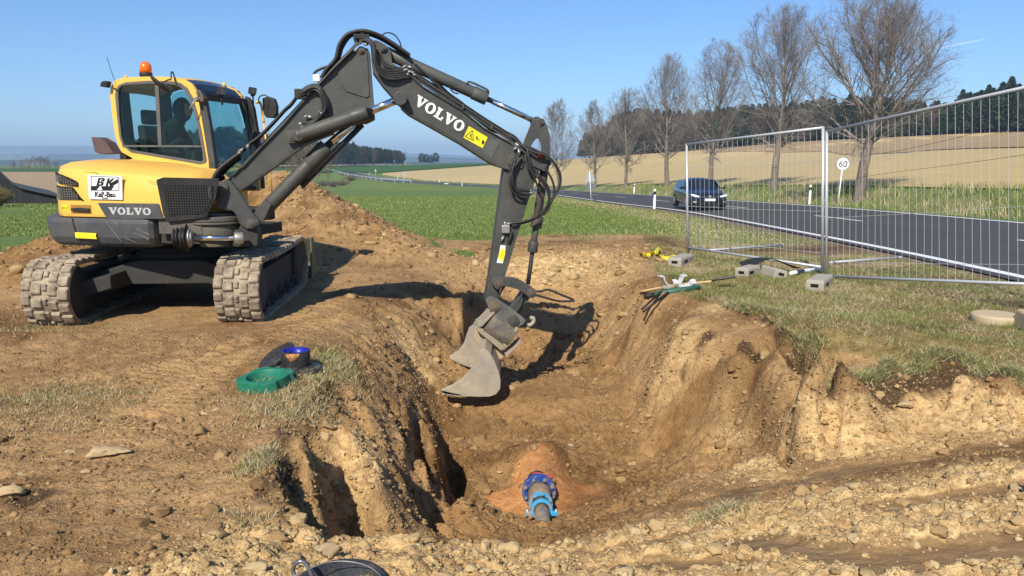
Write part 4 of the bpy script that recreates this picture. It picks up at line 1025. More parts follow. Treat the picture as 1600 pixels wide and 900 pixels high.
# seat and console
sb = -.66
m = MB(); m.box(hl(-.60, sb, 1.52), (.48, .50, .14), (HF, HR, UP)); m.box(hl(-.58, sb, 1.36), (.36, .36, .22), (HF, HR, UP)); m.prism([hl(-.86, sb+.24, 1.50), hl(-.72, sb+.24, 1.50), hl(-.80, sb+.22, 2.02), hl(-.90, sb+.22, 2.02)], -HR*.46)
m.box(hl(-.87, sb, 2.12), (.09, .26, .18), (HF, HR, UP)); seat = m.build('operator_seat', M_BLK, cab, bevel=.03, seg=3)
for s_ in (-.30, .30):
    m = MB(); m.box(hl(-.42, sb+s_, 1.62), (.38, .12, .20), (HF, HR, UP)); m.tube([hl(-.28, sb+s_, 1.70), hl(-.25, sb+s_, 1.80), hl(-.27, sb+s_, 1.86)], [.015, .012, .02], 8)
    m.build('joystick_console', M_BLK, cab, bevel=.015)
m = MB(); m.box(hl(.02, CB-.12, 1.62), (.05, .14, .16), (HF, HR, UP)); m.box(hl(-.02, CB-.10, 1.40), (.10, .12, .30), (HF, HR, UP)); m.build('display', M_BLK, cab, bevel=.01)
# paper sticker inside the near window
m = MB(); m.prism([cp3(caz(u, v), CB-.022) for u, v in ((245, 205.5), (249.5, 206), (251, 219.5), (247, 219))], -HR*.002); m.build('window_sticker', paint('pale_sticker', (.45, .62, .55), .5, .05), cab)
# beacon
bc = cp3(caz(214, 121), CB-.16); 
m = MB(); m.lathe(bc, UP, [(.055, -.01), (.06, .02), (.072, .03), (.072, .065), (.066, .07)], 22); be = m.build('beacon', M_BLK, ex)
g = G('beacon_orange'); M_ORL = g.done((.85, .16, .01), .18, spec=.6); g.b.inputs['Subsurface Weight'].default_value = .15
m = MB(); m.lathe(bc, UP, [(.066, .07), (.068, .13), (.060, .165), (.040, .19), (.015, .20)], 22); m.build('beacon_dome', M_ORL, be)
# antenna, rear view mirror arm, lamps
m = MB(); m.tube(smoothpath([cabp(183, 137), cabp(177, 120), cabp(171, 102), cabp(167, 89)], 3), .0035, 5); m.tube([cabp(179, 138), cabp(186, 143)], .012, 8); m.build('antenna', M_BLK, ex)
for u, v in ((192.5, 119), ): m = MB(); m.cyl(cp3(caz(u, v+2), CB-.05), cp3(caz(u, v-2), CB-.05), .018, n=10); m.build('roof_knob', M_YEL, cab)
pk = onplane(350.5, 133, hl(0, far+.1, 1), HR); m = MB(); m.cyl(pk-UP*.03, pk+UP*.03, .018, n=10); m.build('roof_knob', M_YEL, cab)
m = MB(); m.prism([cp3(caz(u, v), CB+.02) for u, v in ((164, 136), (166, 129), (171, 127), (177, 128), (175, 138))], HR*.07); m.build('rear_work_lamp', M_BLK, ex, bevel=.012)
# round mirror on the roof, seen edge-on
mc = onplane(248.5, 131.5, hl(0, CB+.20, 1), HR); ma = (onplane(263, 143, hl(0, CB+.20, 1), HR)-onplane(234, 119, hl(0, CB+.20, 1), HR)).normalized()
mn = ma.cross(HR).normalized(); m = MB(); n_ax = (mn*.93+HR*.35).normalized(); m.lathe(mc-n_ax*.015, n_ax, [(.10, -.012), (.125, 0), (.125, .012), (.09, .03), (.03, .038)], 26)
mir = m.build('round_mirror', M_BLK, ex)
m = MB(); m.tube(smoothpath([mc+n_ax*.02, onplane(262, 125, hl(0, CB+.16, 1), HR), onplane(267, 124, hl(0, CB+.1, 1), HR), onplane(267.5, 114, hl(0, CB+.05, 1), HR), onplane(270.5, 113.5, hl(0, CB+.02, 1), HR), onplane(274, 128, hl(0, CB+.03, 1), HR), onplane(280, 137, hl(0, CB+.04, 1), HR)], 4), .008, 6); m.build('mirror_arm', M_BLK, mir)
# small mirror clamp at the pillar
m = MB(); c_ = cp3(caz(317, 156), CB+.02); m.box(c_, (.11, .10, .055), (HF, HR, UP)); clamp = m.build('pillar_clamp', paint('rusty_clamp', (.10, .05, .04), .7, .4), ex, bevel=.01)
m = MB(); m.tube([c_+HR*.05, onplane(305, 157, hl(0, CB+.10, 1), HR), onplane(296, 170, hl(0, CB+.14, 1), HR)], [.014, .012, .008], 7); m.cyl(onplane(305, 155, hl(0, CB+.13, 1), HR), onplane(305, 155, hl(0, CB+.10, 1), HR), .022, n=10); m.build('clamp_arm', M_STEEL, clamp)
# lamps and the mirror on the far front corner
def work_lamp(u, v, b, s=.11):
    c = onplane(u, v, hl(0, b, 1), HR); m = MB(); d = (HF*.95+HR*.1-UP*.2).normalized(); w_ = HR; h_ = d.cross(w_)
    m.box(c, (.06, s, s*.8), (d, w_, h_)); m.box(c-d*.03, (.02, s*.8, s*.6), (d, w_, h_)); l = m.build('work_lamp', M_BLK, ex, bevel=.014)
    m = MB(); m.cyl(c-UP*.04, c-UP*.16, .012, n=8); m.box(c-UP*.05, (.03, s*.5, .03), (HF, HR, UP)); m.build('lamp_bracket', M_BLK, l)
    m = MB(); m.box(c+d*.0315, (.002, s*.82, s*.6), (d, w_, h_)); m.build('lamp_glass', paint('lamp_glass_grey', (.30, .32, .33), .2, .1), l)
work_lamp(394.5, 142, far+.02); work_lamp(346, 142.5, CB-.35, .12)
m = MB(); fm = hl(0, far-.16, 1)
def fmp(u, v): return onplane(u, v, fm, HR)
m.prism([fmp(u, v) for u, v in ((409, 153), (417, 150.5), (427, 154), (431, 166), (431, 178), (426, 184.5), (415, 184), (410.5, 176))], -HR*.05+HF*.02); mr = m.build('wing_mirror', M_BLK, ex, bevel=.014)
m = MB(); m.tube(smoothpath([fmp(418, 170), fmp(420, 156), fmp(414, 148.5), fmp(405, 152), fmp(404, 162)], 4), .008, 6); m.build('mirror_arm', M_BLK, mr)
m = MB(); m.tube(smoothpath([fmp(400, 160), fmp(406, 160), fmp(409.5, 170), fmp(412, 192)], 4), .016, 7); m.tube([fmp(412, 192), fmp(421, 262), fmp(425, 304)], .011, 7); m.build('grab_rail', M_YEL, ex)
# wipers
m = MB(); m.tube([onplane(379, 160, hl(.22, 0, 1), HF), onplane(390, 186, hl(.26, 0, 1), HF)], .008, 6); m.build('wiper', M_BLK, cab)
# lowest part of the windscreen: green-grey guard seen through the boom
# ---- swing bracket and boom plane
BH = radians(10); BD = Vector((cos(BH), sin(BH), 0)); BN = Vector((sin(BH), -cos(BH), 0)); BP = Vector((-2.98, 7.9, 1.2))
def bp(u, v, off=0.): return onplane(u, v, BP+BN*off, BN)
def plate(mb, px_, off, thick):   # front face at off, thickness behind it
    mb.prism([bp(u, v, off) for u, v in px_], -BN*thick)
m = MB()
brk_ = [(338, 292), (343, 284), (352, 280), (361, 284), (368, 292), (376, 304), (385, 318), (396, 334), (405, 345), (404, 353), (396, 357), (385, 358), (374, 350), (370, 338), (364, 330), (352, 327), (338, 326)]
for off in (.20, -.14): plate(m, brk_, off, .06)
plate(m, [(338, 305), (352, 305), (366, 316), (380, 338), (392, 352), (385, 358), (374, 350), (366, 332), (352, 327), (338, 326)], .14, .28)
brk = m.build('swing_bracket', M_GREY, ex, bevel=.01)
# swing post: stacked cylinders on the platform nose
pc = bp(338, 350, -.02); 
m = MB(); pc0 = Vector((pc.x, pc.y, 0)); zt = lambda v: bp(340, v, 0).z
for (z0, z1, r) in ((zt(384), zt(370), .17), (zt(370), zt(349), .24), (zt(349), zt(345), .27), (zt(345), zt(336), .27), (zt(336), zt(331), .22)): m.cyl(pc0+UP*z0, pc0+UP*(z1-.003), r, n=30)
m.box(pc0+UP*zt(352)-HF*.25, (.5, .5, .16), (HF, HR, UP)); m.build('swing_post', paint('dusty_casting', (.075, .070, .06), .6, .6, (.22, .18, .12), 4), ex, bevel=.008)
m = MB(); plate(m, [(375, 352), (386, 350), (400, 356), (404, 370), (402, 385), (372, 385), (368, 372)], .16, .3); m.cyl(bp(374, 358, .06), bp(374, 385, .06), .07); m.build('swing_lug', M_DIRT, ex, bevel=.012)
# swing cylinder with the chromed rod
m = MB(); m.cyl(bp(301, 372, .33), bp(366, 372, .30), .026, n=20); rod = m.build('swing_cylinder_rod', M_CHROME, ex)
m = MB(); m.cyl(bp(291, 372, .33), bp(301, 372, .33), .075); m.cyl(bp(295, 372, .33), bp(298, 372, .33), .095); m.cyl(bp(366, 372, .30), bp(380, 372, .28), .06); m.build('swing_cylinder_head', M_STEEL, rod, bevel=.006)
m = MB(); rr = random.Random(3)
rings = []
for k in range(12):
    c_ = bp(270+2.0*k, 372, .33); r_ = .055+.03*sin(k*1.9)+.012*k/3; rings.append([c_+UP*(r_*cos(2*pi*i/14)*(1+.18*rr.random()))+BN*(r_*sin(2*pi*i/14)*(1+.18*rr.random())) for i in range(14)])
m.rings(rings); m.build('rubber_bellows', M_BLK, rod)
# ---- lower boom
lb = [(344, 292), (348, 284), (356, 281), (362, 275), (395, 243), (440, 198), (500, 128), (535, 95), (553, 79), (560, 74.5), (567, 73), (575, 76), (578.5, 85), (580, 105), (583.5, 150), (586, 186), (572, 193), (556, 190), (545, 192), (520, 207), (476, 224), (424, 262), (374, 297), (360, 302), (350, 301)]
m = MB(); plate(m, lb, .13, .26); boom = m.build('lower_boom', M_GREY, ex, bevel=.007)
def flange(pts, off0=.16, t=.012):   # edge plates standing proud of the side plate
    m = MB()
    for i in range(len(pts)-1):
        a_, b_ = bp(*pts[i], off0), bp(*pts[i+1], off0); n_v = (b_-a_).cross(BN).normalized()
        m.prism([a_-n_v*t/2, b_-n_v*t/2, b_+n_v*t/2, a_+n_v*t/2], -BN*(2*off0))
    return m
m = flange([(363, 274), (395, 242.2), (440, 197), (500, 127), (535, 94), (552, 78.5)]); m.build('boom_top_plate', M_GREY, boom)
m = flange([(374, 297.8), (424, 262.8), (476, 225), (520, 208)]); m.build('boom_bottom_plate', M_GREY, boom)
m = MB(); plate(m, [(527, 110), (552, 84), (574, 80), (577.5, 150), (572, 153), (541, 143), (533, 133)], .142, .284); m.build('boom_head_plate', M_GREY, boom, bevel=.005)
def pin(mb, u, v, r, off=.17, n=22):
    c = bp(u, v, 0); mb.cyl(c+BN*off, c-BN*off, r*.72, n=n); mb.cyl(c+BN*(off-.028), c+BN*(off-.012), r, n=n)
    mb.cyl(c+BN*off, c+BN*(off+.012), r*.38, n=6)
for nm, (u, v, r, off) in {'foot_pin': (352.5, 292, .065, .235), 'cylinder_pin': (459, 214.5, .065, .215), 'elbow_pin': (565, 82, .042, .16), 'adjust_pin': (625, 154.5, .065, .2), 'boom_cylinder_pin': (398, 347, .05, .225)}.items():
    m = MB(); pin(m, u, v, r, off); m.build('pivot_pin', paint('greasy_pin', (.07, .062, .05), .5, .5, (.2, .15, .09), 14), boom if nm != 'boom_cylinder_pin' else brk, bevel=.003)
# ---- upper boom
ub = [(579, 66), (586, 62), (596, 66), (611, 78), (613, 98), (632, 111), (661, 136), (721, 172), (757, 201), (802, 226), (816, 238), (821, 250), (817, 262), (806, 266), (794, 264.5), (775, 257.5), (755, 245), (720, 222.5), (680, 199.5), (640, 177.5), (627, 167), (613, 151), (598, 134), (583, 113), (580, 90)]
m = MB(); plate(m, ub, .12, .24); ubm = m.build('upper_boom', M_GREY, ex, bevel=.007)
m = flange([(632, 110.3), (661, 135.3), (721, 171.3), (757, 200.3), (800, 224)], .145, .012); m.build('boom_top_plate', M_GREY, ubm)
m = flange([(798, 265), (775, 258.3), (755, 246), (720, 223.4), (640, 178.4), (628, 168)], .145, .012); m.build('boom_bottom_plate', M_GREY, ubm)
wo_ = bp(687.5, 178, .1235); wx = (bp(728, 202, .1235)-bp(652, 156.5, .1235)).normalized(); slab_word('VOLVO', ubm, paint('white_print', (.80, .80, .76), .5, .06, sc=30, fine=.05), wo_, wx, wx.cross(BN)*-1, .112, wid=1.0, gap=.05)
m = MB(); m.prism([bp(u, v, .1225) for u, v in ((732.5, 197), (762, 214.5), (754, 231.5), (724, 215))], BN*.002); stk = m.build('warning_label', M_YSTICK, ubm)
m = MB()
def lq(pts, k=.1258): m.prism([bp(u, v, k) for u, v in pts], BN*.001)
tri = [(738.5, 204), (739.5, 219.5), (726.5, 213)]
for i in range(3):
    a_, b_ = tri[i], tri[(i+1) % 3]; dx_, dy_ = b_[0]-a_[0], b_[1]-a_[1]; L_ = math.hypot(dx_, dy_); nx_, ny_ = -dy_/L_*.55, dx_/L_*.55
    lq([(a_[0]-nx_, a_[1]-ny_), (b_[0]-nx_, b_[1]-ny_), (b_[0]+nx_, b_[1]+ny_), (a_[0]+nx_, a_[1]+ny_)])
lq([(735, 209), (737, 209.6), (736.4, 213), (738, 216.5), (736, 215.6), (734.4, 212.5)])
lq([(754, 219), (756.6, 219.4), (757, 222.6), (755, 226), (752.6, 224.6), (753, 221)]); lq([(744, 213), (746.5, 213.4), (746, 216.6), (749.5, 218.4), (749, 219.6), (743.6, 217)])
m.build('label_print', M_BLACKP, stk)
m = MB(); m.prism([bp(u, v, .1225) for u, v in ((766.5, 216.5), (782, 221), (768, 247), (757.5, 241.5), (753, 234.5))], BN*.002); m.build('repainted_patch', paint('light_grey_patch', (.085, .09, .088), .45, .15), ubm)
m = MB(); pin(m, 799, 250.5, .07, .165); m.build('pivot_pin', M_GREY, ubm, bevel=.003)
m = MB(); pin(m, 599, 78, .04, .15); m.build('pivot_pin', M_GREY, ubm)
# ---- stick
st = [(789, 256), (782, 310), (772.5, 380), (764, 440), (759.5, 466), (760, 473), (765, 479), (772, 480), (778, 474), (781, 455), (790, 430), (810, 364), (826, 312), (838, 278), (851, 268), (858, 256), (860, 240), (859.5, 212), (855, 196), (850, 189), (842, 184), (833, 187), (829, 196), (820, 218), (808, 238)]
m = MB(); plate(m, [(789, 256), (782, 310), (772.5, 380), (764, 440), (759.5, 466), (760, 473), (765, 479), (772, 480), (778, 474), (781, 455), (790, 430), (810, 364), (826, 312), (838, 278), (846, 262), (838, 243), (814, 238), (796, 244)], .10, .20); stick = m.build('stick', M_GREY, ex, bevel=.007)
lev_o = [(814, 238), (820, 218), (829, 196), (833, 187), (842, 184), (850, 189), (855, 196), (859.5, 212), (860, 240), (858, 256), (851, 268), (838, 262), (826, 255)]
lev_i = [(829, 232), (830, 228), (834, 221), (838, 217), (841, 216), (843, 218), (845, 222), (846.5, 230), (846, 238), (844, 240), (841, 239), (836, 237), (832, 235)]
m = MB()
for off in (.125, -.095):
    n = len(lev_o); A_ = [bp(u, v, off) for u, v in lev_o]; B_ = [bp(u, v, off) for u, v in lev_i]; C_ = [p-BN*.03 for p in A_]; D_ = [p-BN*.03 for p in B_]
    vs = A_+B_+C_+D_; fs = []
    for i in range(n):
        j = (i+1) % n; fs += [(i, j, j+n, i+n), (i+2*n, j+2*n, j+3*n, i+3*n), (i, j, j+2*n, i+2*n), (i+n, j+n, j+3*n, i+3*n)]
    m.add(vs, fs)
m.cyl(bp(842, 192, .13), bp(842, 192, -.13), .045); m.cyl(bp(852, 254, .13), bp(852, 254, -.13), .045)
m.build('stick_lever_plates', M_GREY, stick, bevel=.004)
m = MB(); pin(m, 842, 192, .042, .14); m.build('pivot_pin', M_GREY, stick); 
m = MB(); pin(m, 852, 254, .04, .14); m.build('pivot_pin', M_GREY, stick)
m = MB(); m.prism([bp(u, v, .1035) for u, v in ((779.5, 397), (782, 383), (790, 383.5), (789, 398), (785.5, 411.5), (776, 410.5))], BN*.0015); sk_ = m.build('arrow_sticker', M_WHITE, stick)
m = MB(); m.prism([bp(u, v, .1055) for u, v in ((779.5, 397), (781.6, 390.5), (786, 387), (789, 392), (788.6, 399), (785.8, 408), (784, 410), (778.2, 401.5))], BN*.0012); m.build('sticker_print', M_YSTICK, sk_)
# red fitting at the lever
m = MB(); m.cyl(bp(843, 247, .15), bp(847, 239, .15), .03, n=10); m.build('red_plug', paint('red_plastic', (.35, .03, .03), .5, .3), stick)
# ---- hydraulic cylinders
def hyd(name, a0, a1, r, head, rod_end, rr_, off=0., mat=None, parent=ex):
    m = MB(); p0, p1 = bp(*a0, off), bp(*a1, off); m.cyl(p0, p1, r, n=26); d = (p1-p0).normalized(); m.cyl(p1-d*head, p1+d*.005, r*1.13, n=26); m.cyl(p0-d*.01, p0+d*.03, r*1.05, n=26)
    m.cyl(p0+BN*r*.9, p0-BN*r*.9, r*.75, n=20)
    c = m.build(name, mat or M_GREY, parent, bevel=.004)
    m = MB(); q = bp(*rod_end, off); m.cyl(p1, q, rr_, n=20); m.build('piston_rod', M_CHROME, c)
    m = MB(); m.cyl(q+BN*.07, q-BN*.07, rr_*1.7, n=20); m.build('rod_eye', M_GREY, c, bevel=.004); return c
hyd('adjust_cylinder', (466, 212), (573, 176), .072, .17, (625, 154.5), .040, .19)
hyd('adjust_cylinder', (466, 212), (573, 176), .072, .17, (625, 154.5), .040, -.19)
bc1 = hyd('boom_cylinder', (408, 334), (510, 229), .075, .26, (560, 186), .040, .03)
m = MB(); plate(m, [(398, 350), (396, 335), (414, 310), (424, 320), (412, 345)], .14, .26); m.build('cylinder_fork', M_GREY, bc1, bevel=.008)
m = MB(); m.tube([bp(470, 290, -.02), bp(566, 192, -.02)], .020, 4); m.tube([bp(472, 294, .0), bp(568, 196, .0)], .016, 6); m.build('cylinder_guard', M_GREY, bc1)
sc1 = hyd('stick_cylinder', (604, 83), (760, 154), .064, .16, (837, 190), .030, .0, paint('cylinder_green_grey', (.070, .078, .070), .38, .15))
m = MB(); m.tube(smoothpath([bp(727, 134, .04), bp(730, 129.5, .05), bp(736, 128.5, .05), bp(760, 139.5, .05), bp(763, 145, .04)], 4), .012, 7); m.build('cylinder_pipe', M_GREY, sc1)
m = MB(); m.tube(smoothpath([bp(702, 136, .06), bp(708, 144, .07), bp(716, 146.5, .06)], 4), .008, 6); m.build('hose', M_HOSE, sc1)
# bucket cylinder down the front of the stick
m = MB(); m.cyl(bp(852, 256, 0), bp(839.5, 340, 0), .048, n=22); m.cyl(bp(840.5, 338, 0), bp(837, 356, 0), .066, n=22); bcy = m.build('bucket_cylinder', paint('cylinder_brown_grey', (.065, .055, .05), .45, .35, (.2, .12, .09), 5), ex, bevel=.004)
m = MB(); m.cyl(bp(837.5, 354, 0), bp(834, 378, 0), .036); m.cyl(bp(834, 377, 0), bp(831.5, 394, 0), .058, n=22); m.build('cylinder_guide', M_GREY, bcy, bevel=.004)
m = MB(); m.cyl(bp(832, 392, 0), bp(825, 444, 0), .024); m.build('piston_rod', M_DIRT, bcy)
# linkage
m = MB()
def linkplate(mb, a_, b_, w0, w1, off, t, arch=0.):
    A_ = bp(*a_, off); B_ = bp(*b_, off); d = (B_-A_); L_ = d.length; d.normalize(); s_ = BN.cross(d).normalized(); P = []
    for k in range(7): th = pi/2+pi*k/6; P.append(A_+d*(w0*cos(th))+s_*(w0*sin(th)))
    for k in range(1, 6): w_ = k/6; P.append(A_+d*(L_*w_)+s_*(-(w0*(1-w_)+w1*w_)+arch*sin(pi*w_)))
    for k in range(7): th = -pi/2+pi*k/6; P.append(B_+d*(w1*cos(th))+s_*(w1*sin(th)))
    for k in range(5, 0, -1): w_ = k/6; P.append(A_+d*(L_*w_)+s_*((w0*(1-w_)+w1*w_)+arch*sin(pi*w_)))
    mb.prism(P, -BN*t)
linkplate(m, (775.5, 440.5), (826, 455), .055, .055, .17, .035, .045); linkplate(m, (775.5, 440.5), (826, 455), .055, .055, -.135, .035, .045)
lk = m.build('rocker_link', M_GREY, ex, bevel=.006)
m = MB(); linkplate(m, (826, 455), (797, 495), .06, .05, .06, .12); m.build('connecting_link', M_GREY, lk, bevel=.006)
for u, v, r in ((775.5, 440.5, .055), (826, 454, .055)): m = MB(); pin(m, u, v, r, .19); m.build('pivot_pin', paint('rusty_pin', (.085, .065, .05), .5, .4, (.25, .18, .1), 20), lk, bevel=.003)
# ---- quick coupler
cq = [(759.5, 470), (764, 464), (771, 463.5), (777, 467), (800, 482), (812, 492), (822, 500), (818, 507), (808, 512), (800, 513), (775, 494), (764, 483)]
m = MB(); plate(m, cq, .20, .045); plate(m, cq, -.155, .045); plate(m, [(770, 478), (800, 500), (796, 508), (768, 488)], .155, .31)
cpl = m.build('quick_coupler', paint('coupler_grey', (.085, .085, .08), .5, .5, (.33, .27, .18), 6), ex, bevel=.006)
m = MB(); pin(m, 768, 473.5, .062, .23); m.build('pivot_pin', paint('rusty_pin', (.12, .09, .06), .6, .5, (.34, .25, .15), 20), cpl, bevel=.003); m = MB(); pin(m, 797, 495.5, .068, .23); m.build('pivot_pin', M_GREY, cpl, bevel=.003)
m = MB(); m.tube(smoothpath([bp(822, 508, .1), bp(829, 507.5, .1), bp(834, 502, .1), bp(833, 497, .1), bp(828, 497, .1)], 5), .022, 10); m.build('lifting_hook', paint('hook_pale', (.36, .33, .26), .6, .4), cpl)
# tilt motor: drum between two cheek plates
dax = (bp(802, 522, .05)-bp(762, 496, .05)).normalized()
m = MB(); m.cyl(bp(762, 501, .14), bp(798, 527, .14), .135, n=32); drum = m.build('tilt_drum', paint('drum_grey', (.095, .09, .078), .55, .8, (.38, .29, .17), 8), ex, bevel=.004)
m = MB(); plate(m, [(747, 508), (751, 506), (771, 487), (774, 489), (753, 511), (749, 512)], .24, .30); plate(m, [(786, 537), (790, 532), (807, 511), (811, 513), (793, 541), (788, 545)], .24, .30)
plate(m, [(747, 512), (750, 511), (787, 538), (788, 545), (783, 548), (745, 517)], .22, .34)
m.build('tilt_cheeks', M_MUD, drum, bevel=.006)
m = MB(); m.cyl(bp(786, 552, .12), bp(812, 528, .12), .018); m.prism([bp(u, v, .2) for u, v in ((789, 553), (813, 531), (815, 534), (792, 557))], -BN*.05); m.build('locking_bar', paint('pale_bar', (.36, .28, .22), .6, .3), drum)
# ---- ditching bucket
BKN = at(735, 590, 7.88).y
def bk(u, v, Y=7.88): return at(u, v, Y)
BW = Vector((.02, .98, .13))
che = [(749, 549), (744, 562), (735, 578), (722, 592), (706, 603), (690, 609.5), (689.5, 613.5), (698, 616.5), (720, 619), (748, 620.5), (765, 620), (775, 616.5), (781.5, 608), (782.5, 596), (779, 580), (773, 565), (765, 551), (757, 545)]
M_BKT = paint('worn_bucket_steel', (.34, .31, .25), .5, 1., (.50, .40, .25), 5, fine=.7, metal=.08)
m = MB(); P = [bk(u, v) for u, v in che]; m.prism(P, BW*.05); bucket = m.build('bucket', M_BKT, ex, bevel=.006)
far_ch = [(703, 555), (703.5, 558.5), (718, 566), (732, 571), (745, 574), (757, 578), (768, 574), (772, 560), (764, 535), (752, 515), (740, 506), (733, 511), (729, 522), (725, 535), (716, 547)]
m = MB(); P2 = [bk(u, v, 8.86) for u, v in far_ch]; m.prism(P2, -BW*.05); m.build('bucket_cheek', M_BKT, bucket, bevel=.006)
shl = [(745, 620), (760, 619.5), (772, 615.5), (780, 607), (781, 596), (777.5, 581), (771, 566), (763, 553), (756, 547)]
A_ = [bk(u, v) for u, v in shl]; cen = bk(745, 590); B_ = [p+(cen-p).normalized()*.016 for p in A_]
rings = [[a_+BW*.02, b_+BW*.02, b_+BW*.95, a_+BW*.95] for a_, b_ in zip(A_, B_)]
m = MB(); m.rings(rings, smooth=False); m.build('bucket_shell', M_BKT, bucket)
m = MB(); m.prism([bk(690, 610), bk(689.5, 613.6), bk(698, 616.6), bk(720, 619.2), bk(720, 616.8), bk(700, 612.5)], BW*.07-BN*0); m.build('cutting_edge', paint('worn_edge', (.45, .43, .38), .35, .3, sc=8, metal=.4), bucket)
# top beam and ears carrying the bucket on the coupler, caked with clay
top1 = bk(753, 547)
m = MB(); m.prism([bk(748, 549)+BW*.02, bk(757, 545)+BW*.02, bk(768, 556)+BW*.02, bk(758, 560)+BW*.02], BW*.95); m.build('top_beam', M_MUD, bucket, bevel=.01)
mudm = paint('clay_caked', (.42, .32, .19), .9, .5, (.50, .40, .26), 10, fine=.4)
m = MB()
for o_ in (.10, -.12): plate(m, [(742, 512), (750, 508), (786, 545), (790, 556), (782, 563), (775, 560), (768, 566), (755, 552), (741, 530)], o_+.02, .05)
m.build('bucket_ears', mudm, bucket, bevel=.012)
# ---- hoses and pipes on the arm
def hose(name, pts, r, parent, n=5, mat=None, sides=7):
    """pts: (u, v, distance in front of the boom's middle plane)"""
    m = MB(); m.tube(smoothpath([bp(*p) for p in pts], n), r, sides); return m.build(name, mat or M_HOSE, parent, fix=False)
rr = random.Random(11)
# steel pipes along the top of the lower boom
for k in range(3):
    o = .10-.06*k; dv = -1.2*k
    hose('hydraulic_pipe', [(378, 262+dv, o+.05), (420, 217+dv, o+.05), (470, 163+dv, o+.05), (500, 130+dv, o+.06), (520, 108+dv, o+.08), (548, 80+dv, o+.08), (556, 71+dv, o+.08), (566, 66+dv, o+.08)], .011, boom, 4, M_GREY)
# thick hose loops over the elbow
for k in range(3):
    o = .13-.05*k; d = 2.2*k
    hose('hose', [(502+d, 122+d, o), (510+d, 108, o), (524+d, 92, o), (530+d, 70+d, o), (541+d, 55+d*.7, o), (555+d, 49+d*.6, o), (570, 48+d*.8, o+.02), (590, 54+d, o), (610, 65+d, o), (640, 86+d, o)], .019, boom)
hose('hose', [(595, 60, .05), (598, 54, .05), (606, 51, .05), (617, 55, .04), (625, 66, .04), (628, 79, .04), (633, 90, .04)], .007, ubm)
# loops that hang in front of the elbow
for k, (dd, r_) in enumerate(((0, .014), (3.5, .014), (7, .014), (10, .013), (13, .013))):
    hose('hose', [(562, 66-k*.8, .17), (575, 61+k, .20), (585-k, 70+k, .21), (586-k*.6, 88+k, .21), (588, 100+dd*.5, .20), (598, 108+dd*.9, .19), (615, 111+dd, .18), (634, 108+dd, .16), (640, 112+dd*.7, .15)], r_, ubm)
for k in range(4):
    hose('hose', [(588+2*k, 70+3*k, .10), (592+k, 82, .12), (600, 96+2*k, .13), (612, 104+k, .13), (628, 106+2*k, .13)], .010, ubm)
# lines along the top of the upper boom
for k in range(4):
    o = .14-.035*k; dv = -3.2*k+3
    hose('hydraulic_pipe', [(634, 108+dv, o), (650, 121+dv, o), (690, 147+dv, o), (730, 173+dv, o), (760, 193+dv, o), (790, 212+dv, o), (806, 225+dv*.6, o)], .010, ubm, 4, M_BLK if k % 2 else M_GREY)
for k in range(3):
    o = .06-.05*k; dv = -2.5*k
    hose('hose', [(648, 100+dv, o), (672, 122+dv, o), (700, 150+dv, o), (722, 166+dv, o), (745, 186+dv, o), (768, 203+dv, o), (790, 211+dv, o+.02), (806, 218+dv*.5, o+.04), (820, 234, o+.06)], .015, ubm)
# fittings
def fittings(pts, parent, s=.02, mat=None, name='hose_fitting'):
    for (u, v, o, du, dv) in pts:
        m = MB(); a_ = bp(u-du, v-dv, o); b_ = bp(u+du, v+dv, o); m.cyl(a_, b_, s*.62, n=8); m.cyl(a_+(b_-a_)*.35, a_+(b_-a_)*.62, s, n=6); m.build(name, mat or M_STEEL, parent)
fittings([(566, 51.5, .12, 3, 0), (566, 55, .12, 3, 0), (563, 59, .14, 3.5, .5), (568, 63, .17, 3.5, -.6), (572, 69, .17, 4, 0), (558, 66, .14, 3, -2), (556, 62, .14, 3, -2)], boom)
fittings([(632, 104, .17, 4, -2), (634, 109, .17, 4, -1), (640, 112, .16, 3, 1), (637, 116, .16, 3, 2), (645, 114, .15, 3, 3), (648, 117, .15, 3, 2), (641, 105, .15, 4, 1.5), (630, 112, .16, 3, -1)], ubm, .017)
m = MB(); m.box(bp(722, 167.5, .06), (.02, .22, .05), (BD, BN, UP)); m.box(bp(766, 199, .06), (.02, .22, .05), (BD, BN, UP)); m.build('pipe_clamp', M_GREY, ubm)
m = MB(); m.box(bp(549, 86, .13), (.10, .05, .05), ((bp(554, 80)-bp(544, 92)).normalized(), BN, (bp(554, 80)-bp(544, 92)).normalized().cross(BN))); m.build('pipe_clamp', M_BLK, boom, bevel=.005)
m = MB(); m.box(bp(565, 60, .06), (.16, .26, .05), (BD, BN, UP)); m.build('manifold', M_BLK, boom, bevel=.006)
# big coil on the flank of the lower boom
for k in range(5):
    q = k*1.9; o = .17+.012*(k % 3)
    hose('hose', [(466-k, 150+q*.3, .16), (474, 140+q, o), (484, 134+q, o), (495-q*.3, 133+q, o), (504-q*.6, 141+q*.6, o+.02), (511-q, 156, o+.02), (512-q, 170, o+.02), (506-q*.8, 180-q*.4, o+.02), (494-q*.3, 191-q*.5, o+.01), (482, 197-q*.7, o), (472, 199-q*.8, .16)], .0155, boom)
fittings([(470, 194, .17, 3, 2), (474, 199, .17, 4, 1), (479, 200, .18, 4, 1), (478, 182, .17, 3, -1), (485, 183, .17, 4, 2), (502, 177, .20, 3, 3)], boom, .02)
m = MB(); m.box(bp(494.5, 122, .12), (.07, .05, .07), (BD, BN, UP)); m.build('valve_block', M_WHITE, boom, bevel=.008)
m = MB(); m.box(bp(470, 147, .14), (.12, .08, .10), (BD, BN, UP)); m.build('hose_clamp', M_BLK, boom, bevel=.01)
hose('hose', [(490, 118, .1), (493, 112, .1), (505, 106, .1), (520, 102, .1), (530, 92, .08)], .014, boom)
